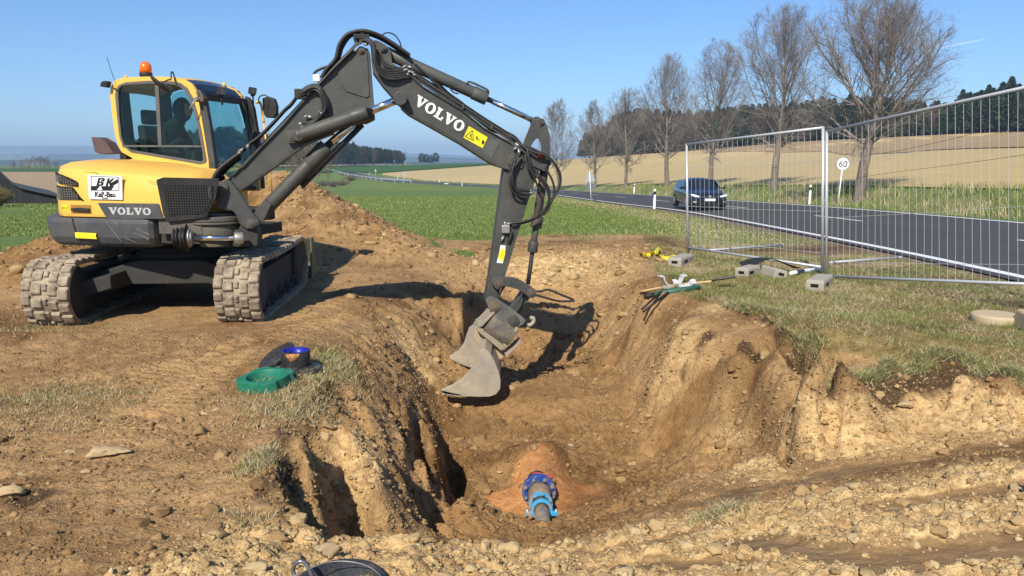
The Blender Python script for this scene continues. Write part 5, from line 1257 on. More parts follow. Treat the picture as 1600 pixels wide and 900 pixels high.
# lines down the lower boom to the cab front
for k in range(5):
    o = .15-.055*k; dv = 1.3*(k % 3)
    hose('hose', [(464, 150+dv, o), (455, 162+dv, o), (444, 172+dv, o), (428, 190+dv, o), (405, 213+dv, o), (389, 225+dv, o), (377, 236+dv, o), (366, 245+dv, o+.03)], .014, boom)
fittings([(380+3*rr.random()*k-8*rr.random(), 226+rr.random()*14, .16+.02*(k % 3), 2.5, -2.5) for k in range(7)], boom, .017)
hose('hose', [(378, 234, .18), (368, 232, .2), (364, 237, .2), (370, 241, .18), (384, 228, .18)], .007, boom)
# fat bundle from the boom foot into the platform
for k in range(7):
    o = .22-.045*k; j = rr.uniform(-3, 3)
    hose('hose', [(376+j, 240+k, o-.02), (360+j, 252+k*1.2, o), (346+j*.5, 262+k*2, o+.02), (336+k*2.2, 274+k*.6, o+.03), (331+k*2.2, 288, o+.02), (333+k*2.6, 302, o), (338+k*2, 312, o-.02)], .019, boom, mat=M_HOSE)
hose('hose', [(330, 286, .30), (327, 300, .31), (330, 316, .30), (326, 330, .28), (323, 338, .27)], .012, brk, mat=M_GREY)
# hoses round the head of the stick
HS_ = [[(806, 226, .12), (818, 236, .16), (822, 250, .19), (826, 262, .20), (836, 274, .20), (848, 284, .20), (856, 298, .20), (857, 316, .19), (848, 334, .17), (830, 344, .15), (815, 349, .13), (800, 353, .13)],
       [(806, 222, .13), (822, 232, .17), (827, 248, .20), (833, 262, .20), (845, 277, .21), (856, 292, .21), (858, 312, .2), (849, 330, .18), (832, 341, .16), (818, 346, .15), (799, 349, .13)],
       [(815, 228, .15), (835, 238, .2), (852, 243, .22), (866, 255, .22), (875, 272, .22), (874, 292, .21), (862, 314, .2), (856, 328, .18), (848, 336, .17)],
       [(818, 226, .13), (840, 236, .18), (858, 246, .2), (869, 260, .20), (876, 280, .19), (870, 300, .19), (860, 316, .2)],
       [(806, 240, .14), (800, 254, .18), (797, 270, .19), (799, 286, .19), (808, 295, .18), (820, 298, .17), (829, 297.5, .15)],
       [(808, 243, .14), (803, 256, .18), (800, 272, .2), (803, 292, .19), (813, 301, .18), (824, 304, .17), (830, 303, .15)],
       [(815, 246, .15), (803, 262, .18), (796, 280, .2), (800, 298, .2), (812, 307, .18), (826, 308, .17)],
       [(852, 262, .17), (863, 282, .19), (866, 300, .19), (861, 312, .19)],
       [(812, 232, .16), (824, 243, .2), (829, 262, .21), (838, 286, .2), (846, 308, .2), (843, 330, .18), (838, 340, .17)]]
for k, P_ in enumerate(HS_): hose('hose', P_, .014 if k < 7 else .012, stick)
fittings([(829, 298, .15, 3, 0), (830, 302, .15, 3, -.5), (789, 357, .13, 3, -3), (795, 349.5, .13, 4, -1), (785, 373, .12, 2.5, -4.5), (809, 227, .15, 4, 3), (811, 238, .16, 1, 5), (805, 232, .15, 3, -2)], stick, .018)
m = MB(); m.box(bp(790, 358, .13), (.09, .05, .09), (BD, BN, UP)); m.box(bp(789, 350, .13), (.03, .04, .05), (BD, BN, UP)); m.build('valve_block', M_STEEL, stick, bevel=.01)
hose('hose', [(799, 362, .13), (798, 370, .13), (794, 379, .12)], .018, stick)
m = MB(); m.cyl(bp(807, 226, .12), bp(823, 230, .1), .02); m.build('pipe_clamp', M_BLK, stick)
# twin loose hoses at the coupler that stick out to the right
hose('hose', [(800, 505, .05), (815, 478, .02), (832, 458, 0), (846, 455, 0), (858, 453, 0), (880, 462, 0), (896, 468, 0)], .013, lk)
hose('hose', [(833, 460, .03), (848, 464, .03), (866, 469, .03), (880, 471, .02), (898, 470, .02)], .013, lk)
hose('hose', [(786, 488, .15), (799, 482, .17), (810, 470, .16), (816, 458, .14), (820, 448, .12)], .011, lk)
hose('hose', [(783, 482, .12), (780, 470, .13), (783, 455, .13), (790, 446, .12)], .011, lk)
# ---- the operator
hd = toaz(onplane(288, 170, hl(0, -.62, 1), HR)); sh_ = toaz(onplane(278, 195, hl(0, -.62, 1), HR))
pv = thing('person', hl(-.60, -.62, 1.58), 'operator in a dark hooded jacket sitting in the excavator cab and looking down', 'person')
def skinned(name, V, E_, R_, mat, parent, sub=2):
    me = bpy.data.meshes.new(name); off = wloc(parent); me.from_pydata([tuple(Vector(p)-off) for p in V], E_, []); o = bpy.data.objects.new(name, me); ROOT.link(o); o.parent = parent
    md = o.modifiers.new('skin', 'SKIN'); md.use_smooth_shade = True; ly = me.skin_vertices[0].data if me.skin_vertices else None
    if ly is None:
        bm = bmesh.new(); bm.from_mesh(me); bm.verts.layers.skin.verify(); bm.to_mesh(me); bm.free(); ly = me.skin_vertices[0].data
    for i, r in enumerate(R_): ly[i].radius = (r, r) if not isinstance(r, tuple) else r
    ly[0].use_root = True; sb_ = o.modifiers.new('sub', 'SUBSURF'); sb_.levels = sb_.render_levels = sub; me.materials.append(mat); return o
b0 = -.62; V = []; E_ = []; R_ = []
def vx(a, b, z, r, par=None):
    V.append(hl(a, b, z)); R_.append(r)
    if par is not None: E_.append((par, len(V)-1))
    return len(V)-1
pel = vx(-.62, b0, 1.66, .14); ab = vx(-.56, b0, 1.80, .135, pel); chs = vx(sh_[0]-.12, b0, sh_[1]-.08, .15, ab); nk = vx(sh_[0]+.01, b0, sh_[1]+.03, .058, chs); hd0 = vx(hd[0]-.03, b0, hd[1]-.06, .075, nk); hd1 = vx(hd[0]-.02, b0, hd[1]+.03, .092, hd0); hd2 = vx(hd[0]-.03, b0, hd[1]+.10, .06, hd1)
vx(hd[0]+.085, b0, hd[1]-.03, .016, hd0)
for sg in (1, -1):
    s1 = vx(sh_[0]-.10, b0+sg*.19, sh_[1]-.07, .066, chs); e1 = vx(sh_[0]+.0, b0+sg*.27, sh_[1]-.32, .05, s1); w1_ = vx(-.30, b0+sg*.28, 1.80, .034, e1); h1 = vx(-.25, b0+sg*.28, 1.82, .03, w1_)
    for q in range(4): f1_ = vx(-.205+.004*q, b0+sg*.28+(q-1.5)*.019, 1.835, .0095, h1); vx(-.19+.004*q, b0+sg*.28+(q-1.5)*.019, 1.80, .008, f1_)
    vx(-.235, b0+sg*.245, 1.84, .0095, h1)
    hp_ = vx(-.55, b0+sg*.11, 1.62, .10, pel); kn = vx(-.14, b0+sg*.15, 1.66, .07, hp_); an = vx(-.06, b0+sg*.15, 1.33, .045, kn); vx(.08, b0+sg*.15, 1.28, .04, an)
M_CLOTH = paint('dark_work_jacket', (.014, .015, .016), .9, .1, (.05, .05, .05), 12)
body = skinned('body', V, E_, R_, M_CLOTH, pv)
# face and hood
M_SKIN = G('skin').done((.45, .26, .19), .6)
m = MB(); fc = hl(hd[0]+.035, b0, hd[1]-.01); rings = []
for i in range(9):
    th = pi*i/8; r_ = sin(th); rings.append([fc+HF*(.062*r_*cos(2*pi*k/16))*(1.0 if cos(2*pi*k/16) > 0 else .8)+HR*(.066*r_*sin(2*pi*k/16))+UP*(.092*cos(th)) for k in range(16)])
m.rings(rings); m.cyl(fc+HF*.055+UP*.015, fc+HF*.082-UP*.018, .008, .013, 8); 
face = m.build('face', M_SKIN, pv)
m = MB()
for sg in (1, -1): m.box(fc+HF*.054+HR*.026*sg+UP*.018, (.012, .022, .008), (HF, HR, UP))
m.box(fc+HF*.056-UP*.042, (.01, .035, .006), (HF, HR, UP)); m.build('eyes_and_mouth', M_BLACKP, face)
m = MB(); hc = hl(hd[0]-.02, b0, hd[1]+.01); rings = []
for i in range(9):
    th = pi*(i/8)*.98+.02; row = []
    for k in range(20):
        ph_ = radians(42)+(2*pi-radians(84))*k/19; rr_ = sin(th)
        row.append(hc+HF*(.125*rr_*cos(ph_)*(1 if cos(ph_) < 0 else .75))+HR*(.118*rr_*sin(ph_))+UP*(.15*cos(th)-.02))
    rings.append(row)
m.rings(rings, closed=False, caps=False); hood_ = m.build('hood', M_CLOTH, pv, fix=True); so_ = hood_.modifiers.new('s', 'SOLIDIFY'); so_.thickness = .012
# ------------------------------------------------------------------ roadside things
M_GALV = paint('galvanised_steel', (.50, .52, .53), .42, .12, (.36, .33, .28), 12, metal=.35, fine=.2)
M_WIRE = paint('galvanised_wire', (.56, .56, .53), .5, .05, sc=20, metal=.2, fine=.1)
M_CONC = paint('weathered_concrete', (.36, .33, .27), .9, .4, (.30, .24, .15), 9, fine=.3)
M_PWHITE = paint('white_post_plastic', (.80, .80, .78), .5, .12, (.4, .35, .28), 8, fine=.04)
M_ALU = paint('sign_back_aluminium', (.36, .40, .43), .5, .1, sc=6, metal=.3, fine=.1)
def fence_panel(a0, b0_, a1, b1, label):
    """panel of tube frame and wire infill: bottom corners a0, b0_, top corners a1, b1"""
    t = thing('construction_fence_panel', a0, label, 'fence panel', 'mobile fence panels'); A, B = a0, b0_
    up_a = (a1-a0).normalized(); up_b = (b1-b0_).normalized(); d = (b0_-a0).normalized(); nn = d.cross(UP).normalized()
    m = MB(); m.cyl(a0-up_a*.05, a1+up_a*.01, .021, n=14); m.build('fence_post', M_GALV, t)
    m = MB(); m.cyl(b0_-up_b*.05, b1+up_b*.01, .021, n=14); m.build('fence_post', M_GALV, t)
    m = MB(); m.cyl(a1, b1, .019, n=12); m.build('top_rail', M_GALV, t)
    m = MB(); m.cyl(a0+up_a*.06, b0_+up_b*.06, .019, n=12); m.build('bottom_rail', M_GALV, t)
    m = MB(); n = int((B-A).length/.108); r_ = random.Random(int(A.x*100))
    for k in range(1, n):
        w = k/n; lo = (a0+up_a*.06).lerp(b0_+up_b*.06, w); hi = a1.lerp(b1, w); bow = nn*r_.uniform(-.006, .006)+d*r_.uniform(-.006, .006)
        m.tube([lo, lo.lerp(hi, .33)+bow, lo.lerp(hi, .66)+bow*.6, hi], .0026, 4, False)
    for f in (.13, .425, .78):
        lo = a0.lerp(a1, f); hi = b0_.lerp(b1, f); m.tube([lo, lo.lerp(hi, .5)-UP*.012, hi], .0026, 4, False)
    m.build('wire_mesh', M_WIRE, t, fix=False); return t
def uv_of_(p):
    zz = p.z-CAMZ; d = p.y*CP-zz*SP; return 800+F*p.x/d, 450-F*(p.y*SP+zz*CP)/d
pA = Vector((*plan(1074, 406), 0)); pB = Vector((*plan(1284, 438), 0)); pA.z = g1z(pA.x, pA.y)+.08; pB.z = g1z(pB.x, pB.y)+.10
fence_panel(pA, pB, at(1073, 225.5, pA.y), at(1286, 199.5, pB.y), 'galvanised mesh fence panel standing by the yellow tape, left of the two joined panels')
q0 = at(1291, 438, pB.y-.05); Y1 = pB.y-2.7; e0 = at(1292, 205, pB.y-.05)
qd = at(1600, 452, Y1)-q0; ed = at(1600, 137, Y1)-e0
fence_panel(q0, q0+qd*1.24, e0, e0+ed*1.24, 'galvanised mesh fence panel that rises to the right and leaves the frame beside the road')
def foot_block(u, v, rot, label, sz=(.68, .23, .14), z0=None, mat=None, tilt=0):
    h_ = hit(u, v); L, W, H = sz; t = thing('concrete_foot_block', h_, label, 'foot block', 'concrete feet of the fence')
    t.rotation_euler = (tilt, 0, rot)
    m = MB(); A_ = [(-L/2, -W/2), (L/2, -W/2), (L/2, W/2), (-L/2, W/2)]
    m.rings([[Vector((x*1.0, y*1.0, -.02)) for x, y in A_], [Vector((x, y, H*.75)) for x, y in A_], [Vector((x*.96, y*.86, H)) for x, y in A_]], smooth=False)
    o = m.build('block', mat or M_CONC, None, bevel=.012, seg=2); o.parent = t
    m = MB(); m.box((-.10, -W/2-.002, H*.48), (.14, .006, H*.28)); m.box((.2, -W/2-.002, H*.48), (.10, .006, H*.28)) if L > .6 and False else None
    m.box((-L/2-.002, 0, H*.5), (.006, W*.42, H*.3)); o = m.build('grip_hole', M_DARKB, None); o.parent = t
    return t
foot_block(1280, 449, radians(58), 'weathered concrete foot under the joint of the two mesh fence panels')
foot_block(1064, 413, radians(60), 'concrete foot under the left end post of the fence, next to yellow tape')
foot_block(1168, 430, radians(50), sz=(.45, .2, .13), label='spare concrete foot with a black ring lying on it under the left fence panel')
foot_block(1207, 432, radians(100), sz=(.42, .2, .13), label='spare concrete foot tilted against black matting under the left fence panel', tilt=.25)
def obj1(name, mb, mat, label, cat, group=None, **k): return setp(mb.build(name, mat, None, **k), label, cat, group)
# ring on the spare foot, matting, pipes
h_ = hit(1178, 424); m = MB(); c_ = at(1174, 421, h_.y+.25); n = 28
m.tube([c_+Vector((.17*cos(2*pi*k/n), .17*sin(2*pi*k/n), 0)) for k in range(n+1)], .016, 8, False); m.tube([c_+Vector((.17*cos(2*pi*k/n), .17*sin(2*pi*k/n), .028)) for k in range(n+1)], .012, 8, False)
obj1('sealing_ring', m, M_RUB if False else M_BLK, 'black rubber sealing ring resting on a spare concrete foot', 'sealing ring')
m = MB(); h_ = hit(1213, 430); c_ = h_+Vector((0, .25, 0)); rows = []
for i in range(9):
    x = -.42+.105*i; rows.append([c_+Vector((x, -.05+.03*sin(i*2.), .02+.17*max(0, cos(x*3.2))+.02*sin(i*5))), c_+Vector((x+.02, .25, .03+.16*max(0, cos(x*3.2+.3))))])
rings = []
for a_, b_ in rows: rings.append([a_, b_, b_+UP*.012, a_+UP*.012])
m.rings(rings, smooth=False); obj1('rubber_mat', m, M_BLK, 'bent black rubber matting draped over stones beneath the left fence panel', 'rubber mat')
m = MB(); a_ = hit(1236, 431)+UP*.04; b_ = hit(1285, 424)+UP*.05; m.cyl(a_, b_, .030, n=16); cuff = m.build('water_pipe', M_PWHITE, None); setp(cuff, 'short white plastic pipe with dark blue band lying under the fence', 'pipe')
m = MB(); m.cyl(a_.lerp(b_, .13), a_.lerp(b_, .33), .032, n=16); m.build('blue_band', paint('dark_blue_band', (.02, .03, .08), .5, .1), cuff)
for (u0, v0, u1, v1, lab) in ((1108, 395, 1224, 386.5, 'galvanised brace tube lying in the grass behind the left fence panel'), (1296, 415, 1407, 406.5, 'galvanised brace tube lying on the gravel verge behind the right fence panel')):
    a_ = hit(u0, v0)+UP*.05; b_ = hit(u1, v1)+UP*.05; m = MB(); m.cyl(a_, b_, .021, n=12); m.cyl(b_-(b_-a_).normalized()*.05, b_, .027, n=12); obj1('brace_tube', m, M_GALV, lab, 'brace tube', 'brace tubes lying by the fence')
# pale concrete ring and slab at the right edge
h_ = hit(1556, 502); m = MB(); m.lathe(h_-UP*.03, UP, [(.225, 0), (.235, .02), (.235, .09), (.22, .11), (.17, .11)], 36)
obj1('manhole_ring', m, paint('yellowish_concrete', (.50, .40, .24), .9, .35, (.35, .26, .15), 12, fine=.3), 'flat round yellowish concrete ring on the turf near the right edge', 'concrete ring', bevel=.006)
h_ = hit(1620, 512); m = MB(); P = [Vector((-.22, -.16, -.02)), Vector((.3, -.2, -.02)), Vector((.34, .2, -.02)), Vector((-.1, .24, -.02))]; m.rings([[p+h_ for p in P], [Vector((p.x*.86, p.y*.86, .15))+h_ for p in P]], smooth=False)
obj1('concrete_slab', m, paint('yellowish_slab', (.46, .36, .22), .9, .3, (.3, .23, .13), 10), 'yellowish broken concrete slab cut off by the right edge', 'concrete slab', bevel=.02)
# barrier tape
m = MB(); r_ = random.Random(4)
def ribbon(mb, P, w, twist=0):
    P = smoothpath(P, 6); rings = []
    for i, p in enumerate(P):
        t = (P[min(i+1, len(P)-1)]-P[max(i-1, 0)]).normalized(); s_ = t.cross(UP).normalized(); a_ = twist*i/len(P)*2*pi+.5*sin(i*.8); s2 = s_*cos(a_)+UP*sin(a_); rings.append([p-s2*w/2, p+s2*w/2, p+s2*w/2+UP*.002, p-s2*w/2+UP*.002])
    mb.rings(rings, smooth=False)
ribbon(m, [hit(u, v)+UP*h for u, v, h in ((1000, 398, .03), (1006, 405, .08), (1012, 402, .03), (1018, 401, .06), (1024, 404, .1), (1030, 397, .12), (1026, 401, .06), (1040, 407, .03), (1056, 404, .05))], .07, 1.5)
obj1('barrier_tape', m, M_YSTICK, 'crumpled yellow barrier tape lying at the far edge of the pit', 'barrier tape')
# pale half shells (pipe clamps) on the grass
h_ = hit(1047, 447)
g = G('white_enamel'); M_ENAM = g.done(g.ramp(g.noise(9, 4), [(.4, (.62, .62, .60)), (.7, (.36, .36, .36))]), .35)
def half_shell(c, rot, tilt, r=.13, w=.10, t=.02, lab='', mat=M_ENAM):
    m = MB(); n = 18; R_ = Matrix.Rotation(rot, 3, 'Z') @ Matrix.Rotation(tilt, 3, 'X'); rings = []
    for k in range(n+1):
        a_ = pi+pi*k/n; q = [Vector((r*cos(a_), -w/2, r*sin(a_)+r)), Vector((r*cos(a_), w/2, r*sin(a_)+r)), Vector(((r-t)*cos(a_), w/2, (r-t)*sin(a_)+r)), Vector(((r-t)*cos(a_), -w/2, (r-t)*sin(a_)+r))]; rings.append([c+R_@p for p in q])
    m.rings(rings, smooth=False)
    for sg in (-1, 1): m.box(c+R_@Vector((sg*(r+.02), 0, r)), (.05, w, .02), (R_@Vector((1, 0, 0)), R_@Vector((0, 1, 0)), R_@Vector((0, 0, 1))))
    return obj1('pipe_clamp_half', m, mat, lab, 'pipe clamp', 'pipe clamp halves on the grass', bevel=.004)
half_shell(hit(1050, 448), .25, 0, .15, .10, lab='white enamelled pipe clamp half, the upright bowl above the shovel handle')
half_shell(hit(1064, 450)+Vector((.02, -.02, 0)), .1, .5, .10, .09, lab='smaller white enamelled pipe clamp half leaning beside the larger one')
m = MB(); h_ = hit(1044, 451); m.box(h_+UP*.02, (.16, .07, .04)); obj1('stone_slab', m, M_CONC, 'small pale slab of stone in front of the white clamps', 'stone', bevel=.01)
# shovel and green spade-handled tool
a_ = hit(1000, 462)+UP*.05; b_ = hit(1112, 447)+UP*.06
t = thing('shovel', a_, 'wooden handled shovel with dusty steel blade lying on the turf by the pit', 'shovel'); m = MB(); m.tube(smoothpath([a_, a_.lerp(b_, .5)+UP*.02, b_], 4), .018, 10); m.build('handle', paint('pale_wood', (.52, .36, .17), .6, .2, sc=8, fine=.15), t)
d = (b_-a_).normalized(); s_ = d.cross(UP).normalized(); rings = []
for k in range(8):
    w = k/7; hw = (.03, .10, .125, .13, .125, .11, .08, .02)[k]; p = b_+d*(w*.32)+UP*(.0-.0*w); rings.append([p-s_*hw+UP*.03, p-s_*hw*.5+UP*.008, p, p+s_*hw*.5+UP*.008, p+s_*hw+UP*.03])
m = MB(); m.rings(rings, closed=False, caps=False); bl_ = m.build('blade', paint('dusty_steel_blade', (.20, .17, .13), .5, .6, (.4, .32, .2), 10, metal=.4), t); so_ = bl_.modifiers.new('s', 'SOLIDIFY'); so_.thickness = .006
a_ = hit(1006, 471)+UP*.06; b_ = hit(1094, 454)+UP*.05
t = thing('telescopic_tool', a_, 'dark green telescopic tool with black grip lying beside the shovel', 'hand tool'); m = MB(); m.tube([a_.lerp(b_, .18), a_.lerp(b_, .5), b_], [.035, .04, .022], 10); m.build('shaft', paint('green_enamel', (.012, .10, .065), .4, .25, sc=10), t); m = MB(); m.tube([a_, a_.lerp(b_, .2)], .032, 10); m.build('grip', M_BLK, t)
for (u0, v0, u1, v1, lab) in ((1003, 483, 1034, 460, 'black thin rod sticking out over the pit beneath the green tool'), (1005, 487, 1044, 462, 'longer black rod reaching over the pit edge under the green tool')):
    a_ = at(u0, v0, hit(u1, v1).y-.35); b_ = hit(u1, v1)+UP*.04; m = MB(); m.cyl(a_, b_, .014, n=8); obj1('digging_rod', m, M_BLK, lab, 'rod', 'rods at the pit edge')
# ---- pipe at the bottom of the pit
g = G('blue_cast_coating'); cn = g.noise(14, 5, .7); M_BLUE = g.done(g.mix(g.ramp(cn, [(.50, 0.), (.62, 1.)]), (.018, .06, .26), (.28, .20, .13)), .35)
g = G('light_blue_plastic'); cn = g.noise(11, 5, .7); M_LBLUE = g.done(g.mix(g.ramp(cn, [(.48, 0.), (.62, 1.)]), (.05, .32, .56), (.36, .26, .16)), .35)
g = G('muddy_grey_pipe'); cn = g.noise(9, 5, .7); M_MPIPE = g.done(g.mix(g.ramp(cn, [(.42, 0.), (.55, 1.)]), (.14, .14, .14), (.30, .20, .11)), .55)
pf = at(842, 768, 6.0); ax_ = Vector((.03, -1, .02)).normalized(); fu, fw, fd = frame_of(ax_)
t = thing('flanged_water_pipe', pf, 'muddy water pipe with blue bolted flange and light blue collar in the pit bottom', 'pipe')
m = MB(); m.pipe(pf-ax_*.012, pf+ax_*.016, .142, .09, 40); fl_ = m.build('flange', M_BLUE, t, bevel=.003)
m = MB(); m.pipe(pf-ax_*.045, pf-ax_*.016, .142, .05, 40); m.build('rear_flange', M_BLUE, t, bevel=.003)
for k in range(8):
    a_ = 2*pi*(k+.5)/8; c_ = pf+fu*.118*cos(a_)+fw*.118*sin(a_); m = MB(); m.cyl(c_-ax_*.06, c_+ax_*.045, .008, n=8); m.cyl(c_+ax_*.016, c_+ax_*.032, .0145, n=6); m.build('bolt', M_STEEL, fl_)
m = MB(); m.lathe(pf+ax_*.01, ax_, [(.098, 0), (.098, .06), (.092, .12), (.090, .22)], 34); m.build('pipe_spigot', M_MPIPE, t)
m = MB(); m.cyl(pf-ax_*.25, pf-ax_*.04, .085, n=30); m.build('buried_pipe', M_MPIPE, t)
c1 = pf+ax_*.22; m = MB(); m.pipe(c1, c1+ax_*.03, .098, .07, 34); col_ = m.build('light_blue_collar', M_LBLUE, t, bevel=.003)
for k in range(6):
    a_ = 2*pi*(k+.3)/6; c_ = c1+fu*.087*cos(a_)+fw*.087*sin(a_); m = MB(); m.cyl(c_-ax_*.01, c_+ax_*.045, .010, n=6); m.build('bolt', M_STEEL, col_)
c2 = c1+ax_*.03; m = MB(); m.lathe(c2, ax_, [(.072, 0), (.07, .05), (.078, .06), (.078, .08), (.070, .09)], 30); m.build('coupling_body', M_MPIPE, t)
c3 = c2+ax_*.08; m = MB(); m.pipe(c3, c3+ax_*.035, .088, .062, 30)
for sg in (-1, 1): m.box(c3+ax_*.018+Vector((sg*.10, 0, -.03)), (.06, .04, .035)); 
m.build('clamp_ring', M_LBLUE, t, bevel=.005)
for sg in (-1, 1): q = c3+ax_*.018+Vector((sg*.115, 0, -.03)); m = MB(); m.cyl(q-UP*.04, q+UP*.035, .011, n=8); m.build('clamp_bolt', M_STEEL, t)
m = MB(); m.tube([c3-ax_*.02, c3+ax_*.10+Vector((0, 0, -.015)), c3+ax_*.30+Vector((0, 0, -.13)), c3+ax_*.5+Vector((0, 0, -.3))], .060, 24); m.build('pipe_end', M_MPIPE, t)
a_ = at(833, 739, pf.y+.15); b_ = at(860, 744, pf.y+.08); m = MB(); m.tube([a_, b_], .014, 8); m.cyl(b_-UP*.03, b_+UP*.01, .018, n=8); obj1('red_valve_lever', m, paint('red_enamel', (.40, .05, .03), .5, .4), 'small red lever half buried behind the blue flange', 'valve lever')
# ---- valve caps beside the pit: black street box with blue inside, lid and green ring
cb = hit(463, 578); t = thing('valve_box', cb, 'black tapered surface box with blue inner wall and orange stain beside the pit', 'valve box')
g = G('black_cast_stained'); sn_ = g.noise(9, 5, .7); pz = g.N('ShaderNodeTexCoord')
M_CAST = g.done(g.ramp(g.noise(12, 5, .7), [(.35, (.016, .016, .017)), (.6, (.045, .045, .045)), (.8, (.16, .13, .10))]), .45)
M_BLUEIN = G('blue_inner_coating').done((.012, .016, .28), .35)
m = MB(); m.lathe(cb-UP*.01, UP, [(.185, 0), (.19, .015), (.185, .03), (.13, .045), (.125, .05)], 36); m.build('base_flange', M_CAST, t, bevel=.003)
m = MB(); m.pipe(cb+UP*.03, cb+UP*.155, .108, .098, 36); m.build('collar', M_CAST, t, bevel=.002)
m = MB(); m.pipe(cb+UP*.035, cb+UP*.153, .0975, .090, 36); m.build('inner_wall', M_BLUEIN, t)
m = MB(); m.cyl(cb+UP*.035, cb+UP*.045, .096); m.build('inner_floor', M_BLUEIN, t)
g = G('orange_stain'); M_STAIN = g.done(g.ramp(g.noise(60, 4, .8), [(.42, (.10, .06, .03)), (.55, (.50, .22, .07))]), .7)
rings = []
for k in range(9):
    w = k/8; a_ = radians(-118)+radians(62)*w; hh = .055*sin(pi*w)**.6; rings.append([cb+Vector((.1095*cos(a_), .1095*sin(a_), .150-hh*1.15)), cb+Vector((.1095*cos(a_), .1095*sin(a_), .150)), cb+Vector((.1085*cos(a_), .1085*sin(a_), .150)), cb+Vector((.1085*cos(a_), .1085*sin(a_), .150-hh*1.15))])
m = MB(); m.rings(rings, smooth=True); m.build('orange_stain', M_STAIN, t)
# the lid leans on the box
lc = at(431, 555, cb.y+.13); lx = (at(458, 537, cb.y+.16)-at(405, 571, cb.y+.10)).normalized(); ln = lx.cross(Vector((.05, 1, .30)).normalized()).normalized()
if ln.z < 0: ln = -ln
m = MB(); m.lathe(lc-ln*.02, ln, [(.135, -.012), (.155, .0), (.155, .022), (.12, .036), (.05, .040)], 36); lid = m.build('cast_lid', M_CAST, None, bevel=.003); setp(lid, 'round black cast lid with blue underside leaning against the black valve box', 'lid')
m = MB(); m.cyl(lc-ln*.036, lc-ln*.031, .125, n=36); m.build('lid_underside', M_BLUEIN, lid)
gc = hit(416, 603); t = thing('plastic_ring', gc, 'green plastic base ring with square lugs in front of the black valve box', 'plastic ring')
M_GREENP = paint('green_plastic', (.006, .17, .10), .38, .15, (.25, .2, .13), 10, fine=.08)
ro = .195; n = 48; prof = []
for k in range(n):
    a_ = 2*pi*k/n; r_ = ro*(1.0 if (k % 12) in (0, 1, 2, 3, 11) else .86); prof.append((r_*cos(a_+.3), r_*sin(a_+.3)))
til = Matrix.Rotation(radians(-3), 3, 'Y') @ Matrix.Rotation(radians(4), 3, 'X'); P_ = lambda x, y, z: gc+til@Vector((x, y, z))
A_ = [P_(x, y, 0.) for x, y in prof]; B_ = [P_(x, y, .075) for x, y in prof]; C_ = [P_(.128*cos(2*pi*k/n+.3), .128*sin(2*pi*k/n+.3), .075) for k in range(n)]; D_ = [P_(.118*cos(2*pi*k/n+.3), .118*sin(2*pi*k/n+.3), .015) for k in range(n)]
m = MB(); vs = A_+B_+C_+D_; m.add(vs, [(i, (i+1) % n, (i+1) % n+n, i+n) for i in range(n)]+[(i+n, (i+1) % n+n, (i+1) % n+2*n, i+2*n) for i in range(n)]); m.add(vs, [(i+2*n, (i+1) % n+2*n, (i+1) % n+3*n, i+3*n) for i in range(n)], True)
o = m.build('ring_body', M_GREENP, t, bevel=.004); m = MB(); m.cyl(P_(0, 0, .006), P_(0, 0, .016), .122, n=40); m.build('ring_floor', M_GREENP, t)
# ---- bucket with wire handle at the camera's feet
bc_ = hit(530, 922); bc_ = at(532, 921, 2.55); gzb = g1z(bc_.x, bc_.y)
t = thing('builders_pail', (bc_.x, bc_.y, gzb-.08), 'black plastic builders pail with a thin wire handle at the bottom edge', 'pail'); pb_ = Vector((bc_.x, bc_.y, gzb-.08)); ztp = gzb+.03
M_PAIL = paint('black_pail', (.022, .025, .028), .32, .35, (.25, .2, .13), 14)
m = MB(); n = 40; r_o, r_i = .155, .146
prof = [(r_o*.86, 0), (r_o, ztp-pb_.z-.01), (r_o+.012, ztp-pb_.z-.006), (r_o+.012, ztp-pb_.z+.006), (r_i, ztp-pb_.z+.006), (r_i*.87, .02), (.01, .018)]
vs = []
for r_, h in prof: vs += [pb_+Vector((r_*cos(2*pi*k/n), r_*sin(2*pi*k/n), h)) for k in range(n)]
m.add(vs, [(i*n+k, i*n+(k+1) % n, (i+1)*n+(k+1) % n, (i+1)*n+k) for i in range(len(prof)-1) for k in range(n)], True); m.build('pail_body', M_PAIL, t)
def n3(u, v, Y): return at(u, v, Y)
Yp = bc_.y
m = MB(); m.tube(smoothpath([n3(462, 899, Yp-.02), n3(500, 882, Yp+.04), n3(524, 877, Yp+.06), n3(550, 878, Yp+.06), n3(575, 885, Yp+.04), n3(595, 900, Yp), n3(600, 915, Yp-.05)], 6), .0016, 6); m.build('wire_handle', M_STEEL, t)
m = MB(); m.tube(smoothpath([n3(492, 915, Yp+.02), n3(486, 898, Yp+.02), n3(478, 881, Yp+.03), n3(469, 877, Yp+.03), n3(461, 882, Yp+.03), n3(458, 893, Yp+.03), n3(466, 905, Yp+.02), n3(478, 902, Yp+.02)], 6), [.0062]*0 or .0075, 10); obj1('steel_eye', m, paint('shiny_dark_steel', (.20, .21, .22), .28, .1, metal=.7), 'bent grey steel eye hook lying against the black pail', 'hook')
